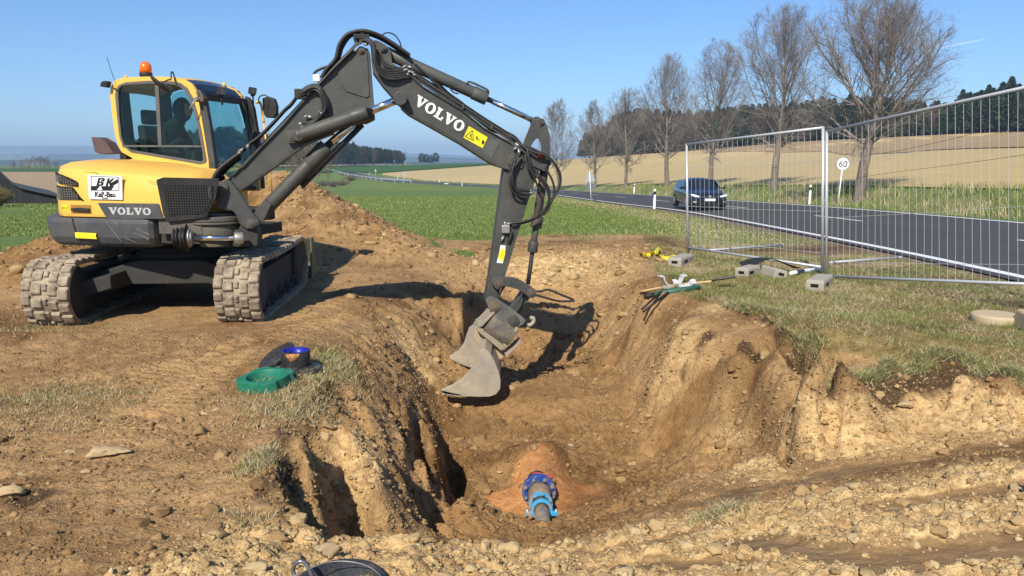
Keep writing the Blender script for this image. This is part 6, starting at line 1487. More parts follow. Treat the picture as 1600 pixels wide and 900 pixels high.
# ---- delineator posts, signs, guardrail
def delineator(x, y, label, h=1.0, face=-1):
    z = float(base(x, y)); t = thing('delineator_post', (x, y, z), label, 'delineator', 'white delineator posts along the road'); w = .06
    tri_ = [(-w, -.05), (w, -.05), (w*.5, .06), (-w*.5, .06)]
    m = MB(); m.rings([[Vector((x+a, y+b, z-.05)) for a, b in tri_], [Vector((x+a, y+b, z+h-.05)) for a, b in tri_], [Vector((x+a, y+b, z+h-(.0 if a > 0 else .04))) for a, b in tri_]], smooth=False); m.build('post', M_PWHITE, t)
    m = MB(); m.rings([[Vector((x+a*1.06, y+b*1.06-.002, z+h*k_)) for a, b in tri_] for k_ in (.72, .88)], smooth=False); m.build('black_band', M_BLACKP, t); return t
d1 = delineator(*plan(1022, 326, 0), 'white delineator with blue side reflector beside the near road edge, left of the car', 1.0)
x_, y_ = plan(1022, 326, 0); m = MB(); m.box((x_-.09, y_-.02, float(base(x_, y_))+.66), (.09, .06, .22)); m.build('blue_reflector', paint('reflector_blue', (.01, .05, .35), .4, .05), d1)
def side_post(u, v0, d, lab):   # put it at distance d from the near edge along the line of sight
    r = ray(u, 400); best = None
    for Y_ in np.arange(12, 330, .25):
        x_ = r.x/r.y*Y_
        if best is None or abs(float(dnear(x_, Y_))-d) < best[0]: best = (abs(float(dnear(x_, Y_))-d), x_, Y_)
    return delineator(best[1], best[2], lab, 1.0)
side_post(988, 304, ROADW+.8, 'small white delineator on the far bank side, in front of the third roadside tree')
side_post(1259, 320, ROADW+.9, 'white delineator on the far verge seen through the fence left of the 60 sign')
for u, v, dd, lab in ((723, 293, -.8, 'white delineator on the near verge just left of the stick'), (688, 286, ROADW+.8, 'white delineator at the edge of the stubble field beyond the road'), (633, 288, -.8, 'white delineator below the small triangular sign in the distance'), (624, 281, ROADW+.8, 'tiny white delineator beyond the bend right of the guardrail'), (581, 275, ROADW+.8, 'tiny white delineator on the far side above the guardrail'), (519, 266, ROADW+.8, 'farthest white delineator near the pale roadside hut')):
    side_post(u, v, dd, lab)
x_, y_ = plan(697, 293, 0)
def pole_thing(name, u, v_base, Yd, lab, cat): pass
# back of a triangular warning sign above a square plate
x_, y_ = plan(924, 314, 0); z_ = float(base(x_, y_)); pt_ = lambda u, v: at(u, v, y_)
t = thing('warning_sign', (x_, y_, z_), 'grey back of a triangular road sign over a round plate on a thin post', 'road sign'); m = MB(); m.cyl((x_, y_, z_-.1), pt_(921, 268), .03, n=8); m.build('post', M_PWHITE, t)
m = MB(); m.prism([pt_(921.5, 268), pt_(913.5, 283.5), pt_(931, 282.5)], Vector((0, -.02, 0))); m.build('triangle_plate', M_ALU, t); m = MB(); c_ = pt_(922, 291); m.cyl(c_, c_+Vector((0, -.015, 0)), .30, n=30); m.build('round_plate', paint('sign_back_dark', (.13, .15, .17), .5, .1), t)
# small far triangular sign and info plates
for (u, vb, vt, w, lab, nm) in ((632, 284, 267, .9, 'small far triangular road sign with cream hut shape before the stubble field', 'triangle'), (587, 276, 263.5, .9, 'far away triangular road sign beyond the guardrail', 'triangle'), (697.5, 293, 286.5, .9, 'low white marker board on two posts beside the far road', 'board')):
    x_, y_ = plan(u, vb, 0); z_ = float(base(x_, y_)); m = MB(); m.cyl((x_, y_, z_-.1), (x_, y_, z_+1.2), .035, n=8); zt_ = at(u, vt, y_).z
    t = thing('road_sign' if nm == 'triangle' else 'marker_board', (x_, y_, z_), lab, 'road sign'); m = MB(); m.cyl((x_, y_, z_-.1), (x_, y_, zt_-.1), .04, n=8); m.build('post', M_PWHITE, t); m = MB()
    if nm == 'triangle': m.prism([Vector((x_-w*.55, y_-.03, zt_-.9)), Vector((x_+w*.55, y_-.03, zt_-.9)), Vector((x_, y_-.03, zt_))], Vector((0, -.02, 0)))
    else: m.box((x_, y_-.05, zt_-.2), (w, .03, .4))
    m.build('sign_plate', M_ALU if nm == 'triangle' else M_PWHITE, t)
# the 60 sign
r = ray(1309, 400); best = min(((abs(float(dnear(r.x/r.y*Y_, Y_))-(ROADW+1.3)), Y_) for Y_ in np.arange(15, 50, .1)))
y_ = best[1]; x_ = r.x/r.y*y_; z_ = float(base(x_, y_)); top_ = at(1317, 256, y_); t = thing('speed_limit_sign', (x_, y_, z_), 'round white sign with a thin 60 on a leaning post, seen through the fence', 'road sign')
m = MB(); m.cyl(at(1309, 320, y_)-UP*.2, at(1315.6, 266, y_), .03, n=10); m.build('post', M_PWHITE, t)
m = MB(); m.cyl(top_, top_+Vector((0, -.02, 0)), .235*y_/27, n=36); dk_ = m.build('sign_disc', M_PWHITE, t)
m = MB(); m.pipe(top_+Vector((0, -.021, 0)), top_+Vector((0, -.023, 0)), .235*y_/27, .218*y_/27, 36); m.build('sign_rim', paint('sign_rim_grey', (.25, .25, .25), .5, .1), dk_)
text_mesh('60', .30*y_/27, M_BLACKP, 'sign_number', dk_, top_+Vector((.0, -.024, -.105*y_/27)), Vector((1, 0, 0)), UP, .003, bold=0)
# guardrail along the embankment
t = None
ys_ = np.arange(185, 330, 4.); P_ = [Vector((*off_curve(y_, -1.0), 0)) for y_ in ys_]
for p in P_: p.z = float(base(p.x, p.y))+float(np.interp(p.y, [120, 150, 260, 340], [0, 1.4, 2.4, 0]))*0
t = thing('guardrail', P_[0], 'grey steel guardrail on posts along the distant road embankment', 'guardrail'); m = MB()
rings = [[p+UP*.55, p+UP*.85, p+UP*.85+Vector((-.05, -.05, 0)), p+UP*.55+Vector((-.05, -.05, 0))] for p in P_]
m.rings(rings, smooth=False); m.build('rail_beam', M_GALV, t)
for p in P_[::2]: m = MB(); m.box(p+UP*.3, (.12, .12, .9)); m.build('rail_post', M_GALV, t)
# ---- barn at the left edge
bY = 47.
def bpx(u, v, Y=bY): return at(u, v, Y)
t = thing('barn', bpx(-60, 329), 'dark timber barn with a curved roof slope at the left edge of the field', 'barn')
g = G('barn_wood'); bw = g.noise(1.2, 4, .6, g.pos((6, 6, .3))); M_BARN = g.done(g.ramp(bw, [(.3, (.012, .013, .014)), (.7, (.03, .03, .03))]), .9)
wall_ = [(-90, 330), (88, 329), (88, 303), (60, 298), (30, 291), (18, 284), (0, 268), (-40, 240), (-90, 268)]
m = MB(); P = [bpx(u, v) for u, v in wall_]
for p in P[:2]: p.z -= 1.0
m.prism(P, Vector((-4.4, 6.3, 0))); m.build('wall', M_BARN, t)
g = G('barn_roof'); M_BROOF = g.done((.045, .05, .055), .6)
m = MB(); rl = [(92, 303.5), (60, 297), (30, 290), (18, 283), (0, 266.5), (-40, 238), (-92, 267)]
A_ = [bpx(u, v) for u, v in rl]; rings = [[p+Vector((.2, -.3, 0)), p+Vector((-4.6, 6.6, 0)), p+Vector((-4.6, 6.6, -.14)), p+Vector((.2, -.3, -.14))] for p in A_]
m.rings(rings, smooth=False); m.build('roof', M_BROOF, t)
# ---- black tarpaulin shadow piece near the tape, litter: dark sod clumps come with the clods
# ---- the car
def car(x, y, z, head):
    t = thing('car', (x, y, z), 'dark blue hatchback driving towards the camera on the road behind the fence', 'car')
    ch, sh = cos(head), sin(head)
    def W(l, s, h): return Vector((x+ch*s-sh*l*1.0, y+sh*s+ch*l, z+h))   # l back from the nose, s to the right in the picture
    g = G('car_paint'); g.b.inputs['Coat Weight'].default_value = .6; M_CAR = g.done((.006, .010, .026), .25, spec=.5)
    M_LOWER = paint('car_dust', (.015, .017, .022), .5, .3, (.10, .09, .07), 3)
    # cross sections from nose to tail: (l, half width low, half width belt, z low, z belt, ridge z, half width roof)
    S = [(0.0, .62, .66, .26, .60, .66, .45), (.06, .78, .80, .20, .66, .74, .55), (.30, .86, .87, .18, .74, .83, .62), (.85, .88, .89, .18, .84, .93, .66), (1.12, .88, .89, .18, .88, .97, .66), (1.75, .88, .90, .18, .93, 1.36, .60), (2.2, .88, .90, .18, .94, 1.46, .58), (2.9, .88, .90, .18, .95, 1.46, .57), (3.6, .88, .89, .20, .97, 1.36, .55), (4.0, .86, .87, .24, .98, 1.10, .56), (4.2, .80, .80, .32, .90, .98, .60)]
    rings = []
    for l, wl, wb, zl, zb_, zr, wr in S:
        h2 = [(-wl*.9, zl), (-wl, zl+.12), (-wb, (zl+zb_)/2), (-wb*.985, zb_), (-wr-(wb-wr)*.10, zb_+(zr-zb_)*.80), (-wr*.75, zr-.02), (0, zr+.015)]
        row = [W(l, a, b) for a, b in h2]+[W(l, -a, b) for a, b in reversed(h2[:-1])]; rings.append(row)
    m = MB(); m.rings(rings, smooth=True); body = m.build('body', M_CAR, t); body.modifiers.new('s', 'SUBSURF').levels = 1; body.modifiers['s'].render_levels = 2
    M_CG = G('car_glass').done((.012, .02, .028), .06, spec=.8)
    m = MB(); m.prism([W(1.12, -.64, .985), W(1.12, .64, .985), W(1.78, .53, 1.375), W(1.78, -.53, 1.375)], UP*.012+Vector((sh*.03, -ch*.03, 0))); m.build('windscreen', M_CG, t)
    for sg in (-1, 1):
        m = MB(); m.prism([W(1.35, sg*.872, .965), W(3.5, sg*.868, .99), W(3.35, sg*.68, 1.33), W(2.0, sg*.675, 1.37)], Vector((ch*sg*.02, sh*sg*.02, 0))); m.build('side_window', M_CG, t)
        m = MB(); m.box(W(1.4, sg*1.0, 1.0), (.20, .10, .14), (Vector((ch, sh, 0)), Vector((-sh, ch, 0)), UP)); m.build('side_mirror', M_CAR, t, bevel=.04)
        g_ = [W(.035, sg*.50, .60), W(.10, sg*.80, .66), W(.22, sg*.86, .75), W(.10, sg*.74, .75), W(.03, sg*.46, .66)]
        m = MB(); m.prism(g_, Vector((sh*.05, -ch*.05, .0))); m.build('headlight', G('headlight_glass').done((.75, .78, .82), .1, spec=.8), t, bevel=.01)
        m = MB(); m.prism([W(-.03, sg*.62, .36), W(.03, sg*.76, .36), W(.03, sg*.76, .44), W(-.03, sg*.60, .43)], Vector((sh*.03, -ch*.03, 0))); m.build('fog_light', M_STEEL, t)
        for l in (.82, 3.42):
            c_ = W(l, sg*.80, .315); ax2 = Vector((ch, sh, 0))*sg; m = MB(); m.lathe(c_-ax2*.10, ax2, [(.30, 0), (.315, .02), (.315, .19), (.29, .21), (.21, .212)], 26); w_ = m.build('wheel', M_BLK, t); m = MB(); m.lathe(c_+ax2*.105, ax2, [(.21, 0), (.20, .012), (.07, .02)], 20); m.build('rim', M_STEEL, w_)
    m = MB(); m.prism([W(-.02, -.50, .24), W(-.02, .50, .24), W(-.02, .56, .38), W(-.02, -.56, .38)], Vector((sh*.03, -ch*.03, 0))); m.build('air_intake', M_BLACKP, t)
    m = MB(); m.prism([W(.0, -.46, .58), W(.0, .46, .58), W(.03, .48, .67), W(.03, -.48, .67)], Vector((sh*.035, -ch*.035, 0))); m.build('radiator_grille', M_BLACKP, t)
    m = MB(); m.prism([W(-.03, -.26, .44), W(-.03, .26, .44), W(-.03, .26, .55), W(-.03, -.26, .55)], Vector((sh*.02, -ch*.02, 0))); pl_ = m.build('number_plate', M_PWHITE, t); m = MB(); c_ = W(-.04, 0, .645); m.cyl(c_, c_+Vector((sh*.03, -ch*.03, 0)), .065, n=20); m.build('badge', M_STEEL, t)
    m = MB(); m.prism([W(-.051, -.26, .44), W(-.051, -.215, .44), W(-.051, -.215, .55), W(-.051, -.26, .55)], Vector((sh*.003, -ch*.003, 0))); m.build('plate_band', paint('plate_blue', (.02, .12, .5), .5, .02), pl_)
    return t
cy_ = 35.2; cx_ = at(1108, 328, cy_).x; dd_ = float(near_edge(cy_+3)-near_edge(cy_-3))/6
cz_ = float(base(cx_, cy_))+.006; car(cx_, cy_, cz_, atan2(-dd_, 1)*1.0-radians(2))
print('car dnear', dnear(cx_, cy_), 'z', cz_, at(1108, 328, cy_))
# ------------------------------------------------------------------ bare avenue trees
def prisms(P0, P1, R0, R1, k=3):
    P0, P1 = np.array(P0, float), np.array(P1, float); R0, R1 = np.array(R0), np.array(R1)
    d = P1-P0; L = np.linalg.norm(d, axis=1, keepdims=True); d = d/np.maximum(L, 1e-9)
    a = np.where(np.abs(d[:, 2:3]) < .9, np.array([[0, 0, 1.]]), np.array([[1., 0, 0]])); u = np.cross(d, a); u /= np.linalg.norm(u, axis=1, keepdims=True); w = np.cross(d, u)
    co = []; 
    for (P, R) in ((P0, R0), (P1, R1)):
        for i in range(k):
            t = 2*pi*i/k; co.append(P+(u*cos(t)+w*sin(t))*R[:, None])
    co = np.stack(co, 1); n = len(P0); base_ = (np.arange(n)*2*k)[:, None]
    f = np.concatenate([base_+np.array([[i, (i+1) % k, (i+1) % k+k, i+k]]) for i in range(k)], 0)
    return co.reshape(-1, 3), f
def tree_segments(seed, H, spread, dens=1.0, trunk_r=.24, clear=.2, twig=.006, twigs=0):
    r = random.Random(seed); S = [[], []]   # trunk, crown: (p0, p1, r0, r1)
    cz = H*(clear*.8+1)/2; az_ = H*(1-clear*.8)/2
    def reach(p, d):   # distance to the crown's egg-shaped envelope
        k = 1.12-.35*max(-1, min(1, (p.z-cz)/az_))*.6
        a = spread*k; ox, oy, oz = p.x/a, p.y/a, (p.z-cz)/az_; dx, dy, dz = d.x/a, d.y/a, d.z/az_
        A_ = dx*dx+dy*dy+dz*dz; B_ = ox*dx+oy*dy+oz*dz; C_ = ox*ox+oy*oy+oz*oz-1; D_ = B_*B_-A_*C_
        if D_ <= 0: return spread*.12
        return max(spread*.06, (-B_+sqrt(D_))/A_)
    def branch(p, d, L, r0, lvl, n):
        pts = [p]; step = L/n; dd = d.copy(); rad = r0
        for i in range(n):
            up_ = .10 if lvl == 1 else .05; j_ = .07 if lvl == 1 else .13
            dd = (dd+Vector((r.gauss(0, j_), r.gauss(0, j_), r.gauss(0, j_*.8)+up_))).normalized()
            q = pts[-1]+dd*step; r1 = max(twig*.6, r0*(1-(i+1)/n*.78)); S[1].append((pts[-1], q, rad, r1)); rad = r1; pts.append(q)
        if lvl >= 3: return
        cnt = int(((0, 14, 10, 7)[lvl])*dens*(.8+.4*r.random()))
        for k in range(cnt):
            f = .12+.88*(k+r.random())/cnt; j = min(n-1, int(f*n)); w = f*n-j; b = pts[j].lerp(pts[j+1], w)
            axis = (pts[j+1]-pts[j]).normalized(); u, v_, _ = frame_of(axis); a_ = r.uniform(0, 2*pi); sp_ = r.uniform(.55, 1.0)
            nd = (axis*cos(sp_)+(u*cos(a_)+v_*sin(a_))*sin(sp_)+Vector((0, 0, .15))).normalized()
            nl = min(L*(1-f*.5)*r.uniform(.38, .60), reach(b, nd)*r.uniform(.75, 1.05))
            branch(b, nd, nl, max(twig, r0*(1-f*.7)*.5), lvl+1, 4 if lvl == 1 else (3 if lvl == 2 else 2))
    lean = Vector((r.gauss(0, .03), r.gauss(0, .03), 1)).normalized(); n = 12; P = [Vector((0, 0, -.3))]; d = lean.copy(); rad = trunk_r*1.25
    for i in range(n):
        d = (d+Vector((r.gauss(0, .04), r.gauss(0, .04), .02))).normalized(); q = P[-1]+d*(H*.86/n); f = (i+1)/n; r1 = trunk_r*(1-f)**.8*(1 if f < .45 else .75)+.015
        S[0 if f < clear+.15 else 1].append((P[-1], q, rad, r1)); rad = r1; P.append(q)
    nl_ = int(28*dens)
    for k in range(nl_):
        g_ = ((k+.5*r.random())/nl_)**1.25; f = min(clear+(.93-clear)*g_, .93); j = min(n-1, int(f*n)); b = P[j].lerp(P[j+1], f*n-j)
        az = k*2.4+r.uniform(-.4, .4); el = radians(40+34*g_+r.uniform(-9, 9)) if g_ > .08 else radians(r.uniform(22, 38))
        d_ = Vector((cos(az)*cos(el), sin(az)*cos(el), sin(el)))
        branch(b, d_, reach(b, d_)*r.uniform(.82, 1.02), trunk_r*r.uniform(.24, .36)*(1-g_*.6), 1, 6)
    # a fringe of hanging water shoots below the crown
    for k in range(int(20*dens)):
        f = r.uniform(clear*.92, clear+.22); j = min(n-1, int(f*n)); b = P[j].lerp(P[j+1], f*n-j); az = r.uniform(0, 2*pi); L = spread*r.uniform(.14, .36)
        d_ = Vector((cos(az), sin(az), r.uniform(-.1, .5))).normalized(); p = b
        for i in range(4):
            q = p+d_*(L/4); S[1].append((p, q, .012, .008)); p = q; d_ = (d_+Vector((0, 0, -.22))).normalized()
            for _ in range(2):
                dd_ = (d_+Vector((r.gauss(0, .5), r.gauss(0, .5), -.4))).normalized(); S[1].append((p, p+dd_*L*.3, .007, .005))
    # fine twigs: spread in one go over the thinner branches
    if twigs:
        rg = np.random.default_rng(seed); C = [s for s in S[1] if s[2] < trunk_r*.16]
        A0 = np.array([tuple(s[0]) for s in C]); A1 = np.array([tuple(s[1]) for s in C]); Ln = np.linalg.norm(A1-A0, axis=1); pr = Ln/Ln.sum()
        idx = rg.choice(len(C), twigs, p=pr); w = rg.random((twigs, 1)); b = A0[idx]*(1-w)+A1[idx]*w; ax = (A1-A0)[idx]; ax /= np.linalg.norm(ax, axis=1, keepdims=True)
        d = ax*.8+rg.normal(0, .55, (twigs, 3)); d[:, 2] += .12; d /= np.linalg.norm(d, axis=1, keepdims=True); L = (.25+.55*rg.random((twigs, 1)))*spread*.17
        mid = b+d*L*.5; d2 = d+rg.normal(0, .3, (twigs, 3)); d2 /= np.linalg.norm(d2, axis=1, keepdims=True); end = mid+d2*L*.5
        sd = mid+(d2+rg.normal(0, .6, (twigs, 3)))*L*.35
        S.append((np.concatenate([b, mid, mid]), np.concatenate([mid, end, sd]), np.full(3*twigs, twig*.8), np.full(3*twigs, twig*.5)))
    return S
g = G('bark'); bn = g.noise(3, 5, .7, g.pos((4, 4, .7))); M_BARK = g.done(g.ramp(bn, [(.3, (.10, .075, .055)), (.55, (.20, .16, .12)), (.75, (.28, .25, .19))]), .9, g.bump(bn, .03, .8))
g = G('twigs'); bn = g.noise(.5, 4, .7); M_TWIG = g.done(g.ramp(bn, [(.35, (.16, .14, .125)), (.55, (.235, .205, .18)), (.7, (.31, .255, .215))]), .85)
def mesh_from_segs(name, S, k, mat, TW=None, sc=1):
    a, b, c_, d_ = [tuple(s[0]) for s in S], [tuple(s[1]) for s in S], [s[2] for s in S], [s[3] for s in S]
    if TW is not None: a = np.concatenate([a, TW[0]*sc]); b = np.concatenate([b, TW[1]*sc]); c_ = np.concatenate([c_, TW[2]]); d_ = np.concatenate([d_, TW[3]])
    co, f = prisms(a, b, c_, d_, k); me = tri_mesh(name, co, f); me.materials.append(mat); me.polygons.foreach_set('use_smooth', np.ones(len(me.polygons), bool)); return me
TREES = [ # u of the trunk, v of the base, distance, v of the top, crown half width px, text
 (1343, 293, 37, -22, 118, 'biggest bare roadside tree with a double forked crown, rightmost of the row'),
 (1209, 285, 49, 3, 78, 'bare roadside tree second from the right, standing left of the joint of the fence panels'),
 (1111, 279, 62, 58, 58, 'bare roadside tree rising directly behind the car'),
 (1043, 280, 74, 80, 48, 'bare roadside tree just left of the car and the fence'),
 (978, 279, 90, 135, 42, 'bare roadside tree standing over the small white delineator'),
 (931, 279, 106, 155, 33, 'slender bare roadside tree next to the back of the triangular sign'),
 (874, 284, 124, 153, 34, 'bare roadside tree farthest left of the row, beside the excavator arm')]
for i, (u, vb, Yt, vt, hw, lab) in enumerate(TREES):
    r = ray(u, vb); x_ = r.x/r.y*Yt; z_ = float(base(x_, Yt)); Ht = at(u, vt, Yt).z-z_; spr = hw*Yt/F
    S = tree_segments(100+i*7, Ht, spr, dens=1.0 if i < 2 else (.92 if i < 4 else .8), trunk_r=(.27, .23, .22, .23, .2, .19, .19)[i], clear=(.34, .28, .26, .26, .25, .25, .22)[i], twig=.0038*max(1, Yt/44), twigs=(12500, 12000, 8500, 8000, 6500, 5500, 5500)[i])
    zz = max(s[1].z for s in S[0]+S[1]); sc = Ht/zz; TW = S[2]
    t = thing('bare_tree', (x_, Yt, z_), lab, 'tree', 'bare trees along the road')
    for nm, SS, k, mt in (('trunk', S[0], 9, M_BARK), ('crown', S[1], 3, M_TWIG)):
        SS = [(a*sc, b*sc, c_, d_) for a, b, c_, d_ in SS]; me = mesh_from_segs(nm, SS, k, mt, TW if nm == 'crown' else None, sc); o = bpy.data.objects.new(nm, me); ROOT.link(o); o.parent = t
# ------------------------------------------------------------------ conifers and the wood's edge
g = G('conifer_needles'); cn = g.noise(1.3, 4, .7); M_NEEDLE = g.done(g.ramp(cn, [(.3, (.014, .028, .012)), (.55, (.032, .055, .020)), (.75, (.065, .085, .030))]), .8)
g = G('brown_twigs'); cn = g.noise(.8, 4, .7); M_BTWIG = g.done(g.ramp(cn, [(.3, (.085, .055, .036)), (.7, (.16, .11, .075))]), .9)
g = G('yellow_green_catkins'); cn = g.noise(.8, 4, .7); M_YTWIG = g.done(g.ramp(cn, [(.3, (.15, .12, .045)), (.7, (.26, .20, .085))]), .9)
def conifer_mesh(seed, kind='spruce'):
    r = np.random.default_rng(seed); n = 2000 if kind == 'spruce' else 1300
    t = r.random(n)**.8; lo = .10 if kind == 'spruce' else .38; z = lo+(1-lo)*t
    rad = (.21*(1-t)**.75+.012) if kind == 'spruce' else (.19*np.sin(pi*np.clip(.12+.86*t, 0, 1))**.6+.01)
    az = r.random(n)*2*pi; az += .25*np.sin(z*60); rr_ = rad*(.35+.65*r.random(n)**.6)*(1+.22*np.sin(az*3+z*22+seed)); 
    c = np.stack([rr_*np.cos(az), rr_*np.sin(az), z], 1); s = .030*(.55+.9*r.random(n))*(1.15-t*.6)
    d = np.stack([np.cos(az), np.sin(az), -.35+.5*r.random(n)], 1)+r.normal(0, .35, (n, 3)); d /= np.linalg.norm(d, axis=1, keepdims=True)
    w = np.cross(d, r.normal(0, 1, (n, 3))); w /= np.linalg.norm(w, axis=1, keepdims=True)
    co = np.stack([c-d*s[:, None], c+w*s[:, None]*.5, c+d*s[:, None]*1.3, c-w*s[:, None]*.5], 1).reshape(-1, 3); f = (np.arange(n)*4)[:, None]+np.array([[0, 1, 2, 3]])
    me = tri_mesh('crown', co, f); me.materials.append(M_NEEDLE)
    tc, tf_ = prisms([(0, 0, -.03)], [(0, 0, .93)], [.012], [.003], 6); tm = tri_mesh('trunk', tc, tf_); tm.materials.append(M_BARK); return me, tm
def broad_mesh(seed, mat):
    S = tree_segments(seed, 1.0, .22, dens=.62, trunk_r=.014, clear=.2, twig=.0022); zz = max(s[1].z for s in S[1]); fix_ = lambda s: (s[0]/zz if s[0].z > -.2 else Vector((0, 0, -.03)), s[1]/zz, min(s[2], .02), min(s[3], .02))
    cr_ = [ (a, b, max(.0018, min(c_, .012)), max(.0014, min(d_, .01))) for a, b, c_, d_ in map(fix_, S[1])]
    cr_ = [s for s in cr_ if abs(s[0].x) < .6 and abs(s[0].y) < .6]
    me = mesh_from_segs('crown', cr_, 3, mat); tm = mesh_from_segs('trunk', [fix_(s) for s in S[0]], 6, M_BARK); return me, tm
VAR = {'spruce': [conifer_mesh(s) for s in (1, 2, 3, 4)], 'pine': [conifer_mesh(s, 'pine') for s in (11, 12, 13)], 'brown': [broad_mesh(s, M_BTWIG) for s in (21, 22)], 'yellow': [broad_mesh(31, M_YTWIG)]}
def forest_tree(kind, x, y, H, lab, grp, wide=1.):
    me, tm = rng2.choice(VAR[kind]); z = float(base(x, y)); t = bpy.data.objects.new({'spruce': 'conifer', 'pine': 'pine_tree', 'brown': 'leafless_tree', 'yellow': 'budding_tree'}[kind], None); ROOT.link(t)
    t.location = (x, y, z); t.scale = (H*wide, H*wide, H); t.rotation_euler = (0, 0, rng2.uniform(0, 6.28)); setp(t, lab, 'tree', grp)
    for nm, m_ in (('crown', me), ('trunk', tm)): o = bpy.data.objects.new(nm, m_); ROOT.link(o); o.parent = t
    return t
rng2 = random.Random(77)
foot = [(190, 128), (175, 165), (150, 190), (135, 200), (115, 212), (85, 230), (62, 252), (46, 270), (25, 300)]
topv = [(700, 250), (885, 246), (900, 215), (925, 200), (960, 178), (1000, 168), (1060, 172), (1130, 168), (1200, 160), (1260, 156), (1300, 152), (1350, 150), (1400, 153), (1450, 156), (1480, 157), (1500, 143), (1540, 134), (1560, 126), (1600, 123), (1700, 112), (1900, 100)]
def uv_of(x, y, z):
    zz = z-CAMZ; d = y*CP-zz*SP; return 800+F*x/d, 450-F*(y*SP+zz*CP)/d
def top_h(x, y, prof=topv):
    u, _ = uv_of(x, y, base(x, y)); v = float(np.interp(u, [p[0] for p in prof], [p[1] for p in prof])); return at(float(u), v, y).z-float(base(x, y))
def along(P, step):
    out = []; s_ = 0
    for i in range(len(P)-1):
        a, b = Vector(P[i]), Vector(P[i+1]); L = (b-a).length; k = int(L//step)+1
        for j in range(k): out.append(a.lerp(b, j/k))
    return out
rows_ = 0
for row, off in enumerate((0, 3.5)):
    for p in along(foot, 3.1 if row == 0 else 3.4):
        x = p.x+rng2.uniform(-1, 1)+off*.5; y = p.y+rng2.uniform(-1, 1)+off
        H = max(4, top_h(x, y))*rng2.uniform(.74, 1.07); u, _ = uv_of(x, y, float(base(x, y)))
        if u > 1720: continue
        k_ = rng2.random(); kind = 'spruce' if k_ < .78 else ('pine' if k_ < .86 else 'brown')
        if 1000 < u < 1240 and k_ > .35: kind = 'brown'
        if u < 960 and k_ > .3: kind = 'brown'
        lab = {'spruce': 'dark green conifer in the front of the wood above the stubble field', 'pine': 'high crowned pine in the front of the wood above the stubble field', 'brown': 'leafless brown tree at the edge of the wood above the stubble field'}[kind]
        forest_tree(kind, x, y, H, lab, {'spruce': 'conifers at the wood edge', 'pine': 'pines at the wood edge', 'brown': 'leafless trees at the wood edge'}[kind], 1.05); rows_ += 1
# left and middle woods
topw = [(250, 215), (330, 197), (400, 203), (440, 214), (500, 222), (520, 220), (560, 224), (600, 231), (630, 236), (645, 243)]
for p in along([(-172, 345), (-128, 350), (-100, 392), (-76, 420), (-62, 455)], 3.3):
    x, y = p.x+rng2.uniform(-1, 1), p.y+rng2.uniform(-1.5, 1.5); H = max(5, top_h(x, y, topw))*rng2.uniform(.82, 1.05); u, _ = uv_of(x, y, float(base(x, y)))
    k_ = rng2.random(); kind = 'pine' if k_ < .45 else ('spruce' if k_ < .6 else 'brown'); 
    forest_tree(kind, x, y, H, {'pine': 'pine in the wood beyond the far green field', 'spruce': 'spruce in the wood beyond the far green field', 'brown': 'leafless tree in the wood beyond the far green field'}[kind], {'pine': 'pines of the far middle wood', 'spruce': 'spruces of the far middle wood', 'brown': 'leafless trees of the far middle wood'}[kind], 1.2)
for u_, Y_ in ((659, 500), (666, 505), (673, 498), (681, 503)):
    q = at(u_, 255, Y_); H = at(u_, 241+rng2.uniform(-3, 3), Y_).z-float(base(q.x, Y_)); forest_tree('pine', q.x, Y_, H, 'tree of the little isolated clump right of the far middle wood', 'isolated clump of far trees', 1.2)
for u_, Y_, vt in ((478, 232, 212), (492, 226, 218), (508, 236, 224), (462, 240, 228), (425, 300, 200)):
    q = at(u_, 262, Y_); H = at(u_, vt, Y_).z-float(base(q.x, Y_)); forest_tree('yellow', q.x, Y_, H, 'yellowish budding tree seen under the lower boom', 'budding trees under the boom', 1.1)
for u_, vt in ((20, 250), (33, 248), (45, 246), (56, 243), (64, 242), (70, 243), (78, 248), (88, 250)):
    Y_ = 330+rng2.uniform(-8, 8); q = at(u_, 262, Y_); H = at(u_, vt, Y_).z-float(base(q.x, Y_)); forest_tree('brown', q.x, Y_, max(3, H), 'leafless tree of the row beyond the ploughed field at far left', 'tree row beyond the ploughed field', 1.3)
# mass of the wood behind its front rows: one object
co = []; fc = []; n0 = 0
def crown_cloud(x, y, H, kind='spruce'):
    global n0
    me, _ = VAR[kind][int(rng2.random()*len(VAR[kind]))]; nv = len(me.vertices); a = np.empty(nv*3); me.vertices.foreach_get('co', a); a = a.reshape(-1, 3)*np.array([H*1.15, H*1.15, H])+np.array([x, y, float(base(x, y))])
    co.append(a); fc.append(np.arange(nv).reshape(-1, 4)+n0); n0 += nv
for off in (7, 11, 16, 22):
    for p in along(foot, 4.2):
        x, y = p.x+off*.5+rng2.uniform(-1.5, 1.5), p.y+off+rng2.uniform(-1.5, 1.5); u, _ = uv_of(x, y, float(base(x, y)))
        if u < 1740: crown_cloud(x, y, max(4, top_h(x, y))*rng2.uniform(.85, 1.02))
for off in (4, 9, 15):
    for p in along([(-172, 345), (-128, 350), (-100, 392), (-76, 420), (-62, 455)], 4.6):
        x, y = p.x+rng2.uniform(-1.5, 1.5)-off*.3, p.y+off+rng2.uniform(-1.5, 1.5); crown_cloud(x, y, max(5, top_h(x, y, topw))*rng2.uniform(.85, 1.0), 'pine' if rng2.random() < .6 else 'spruce')
me = tri_mesh('dense_wood', np.concatenate(co), np.concatenate(fc)); me.materials.append(M_NEEDLE); o = bpy.data.objects.new('dense_wood', me); ROOT.link(o); setp(o, kind='stuff')
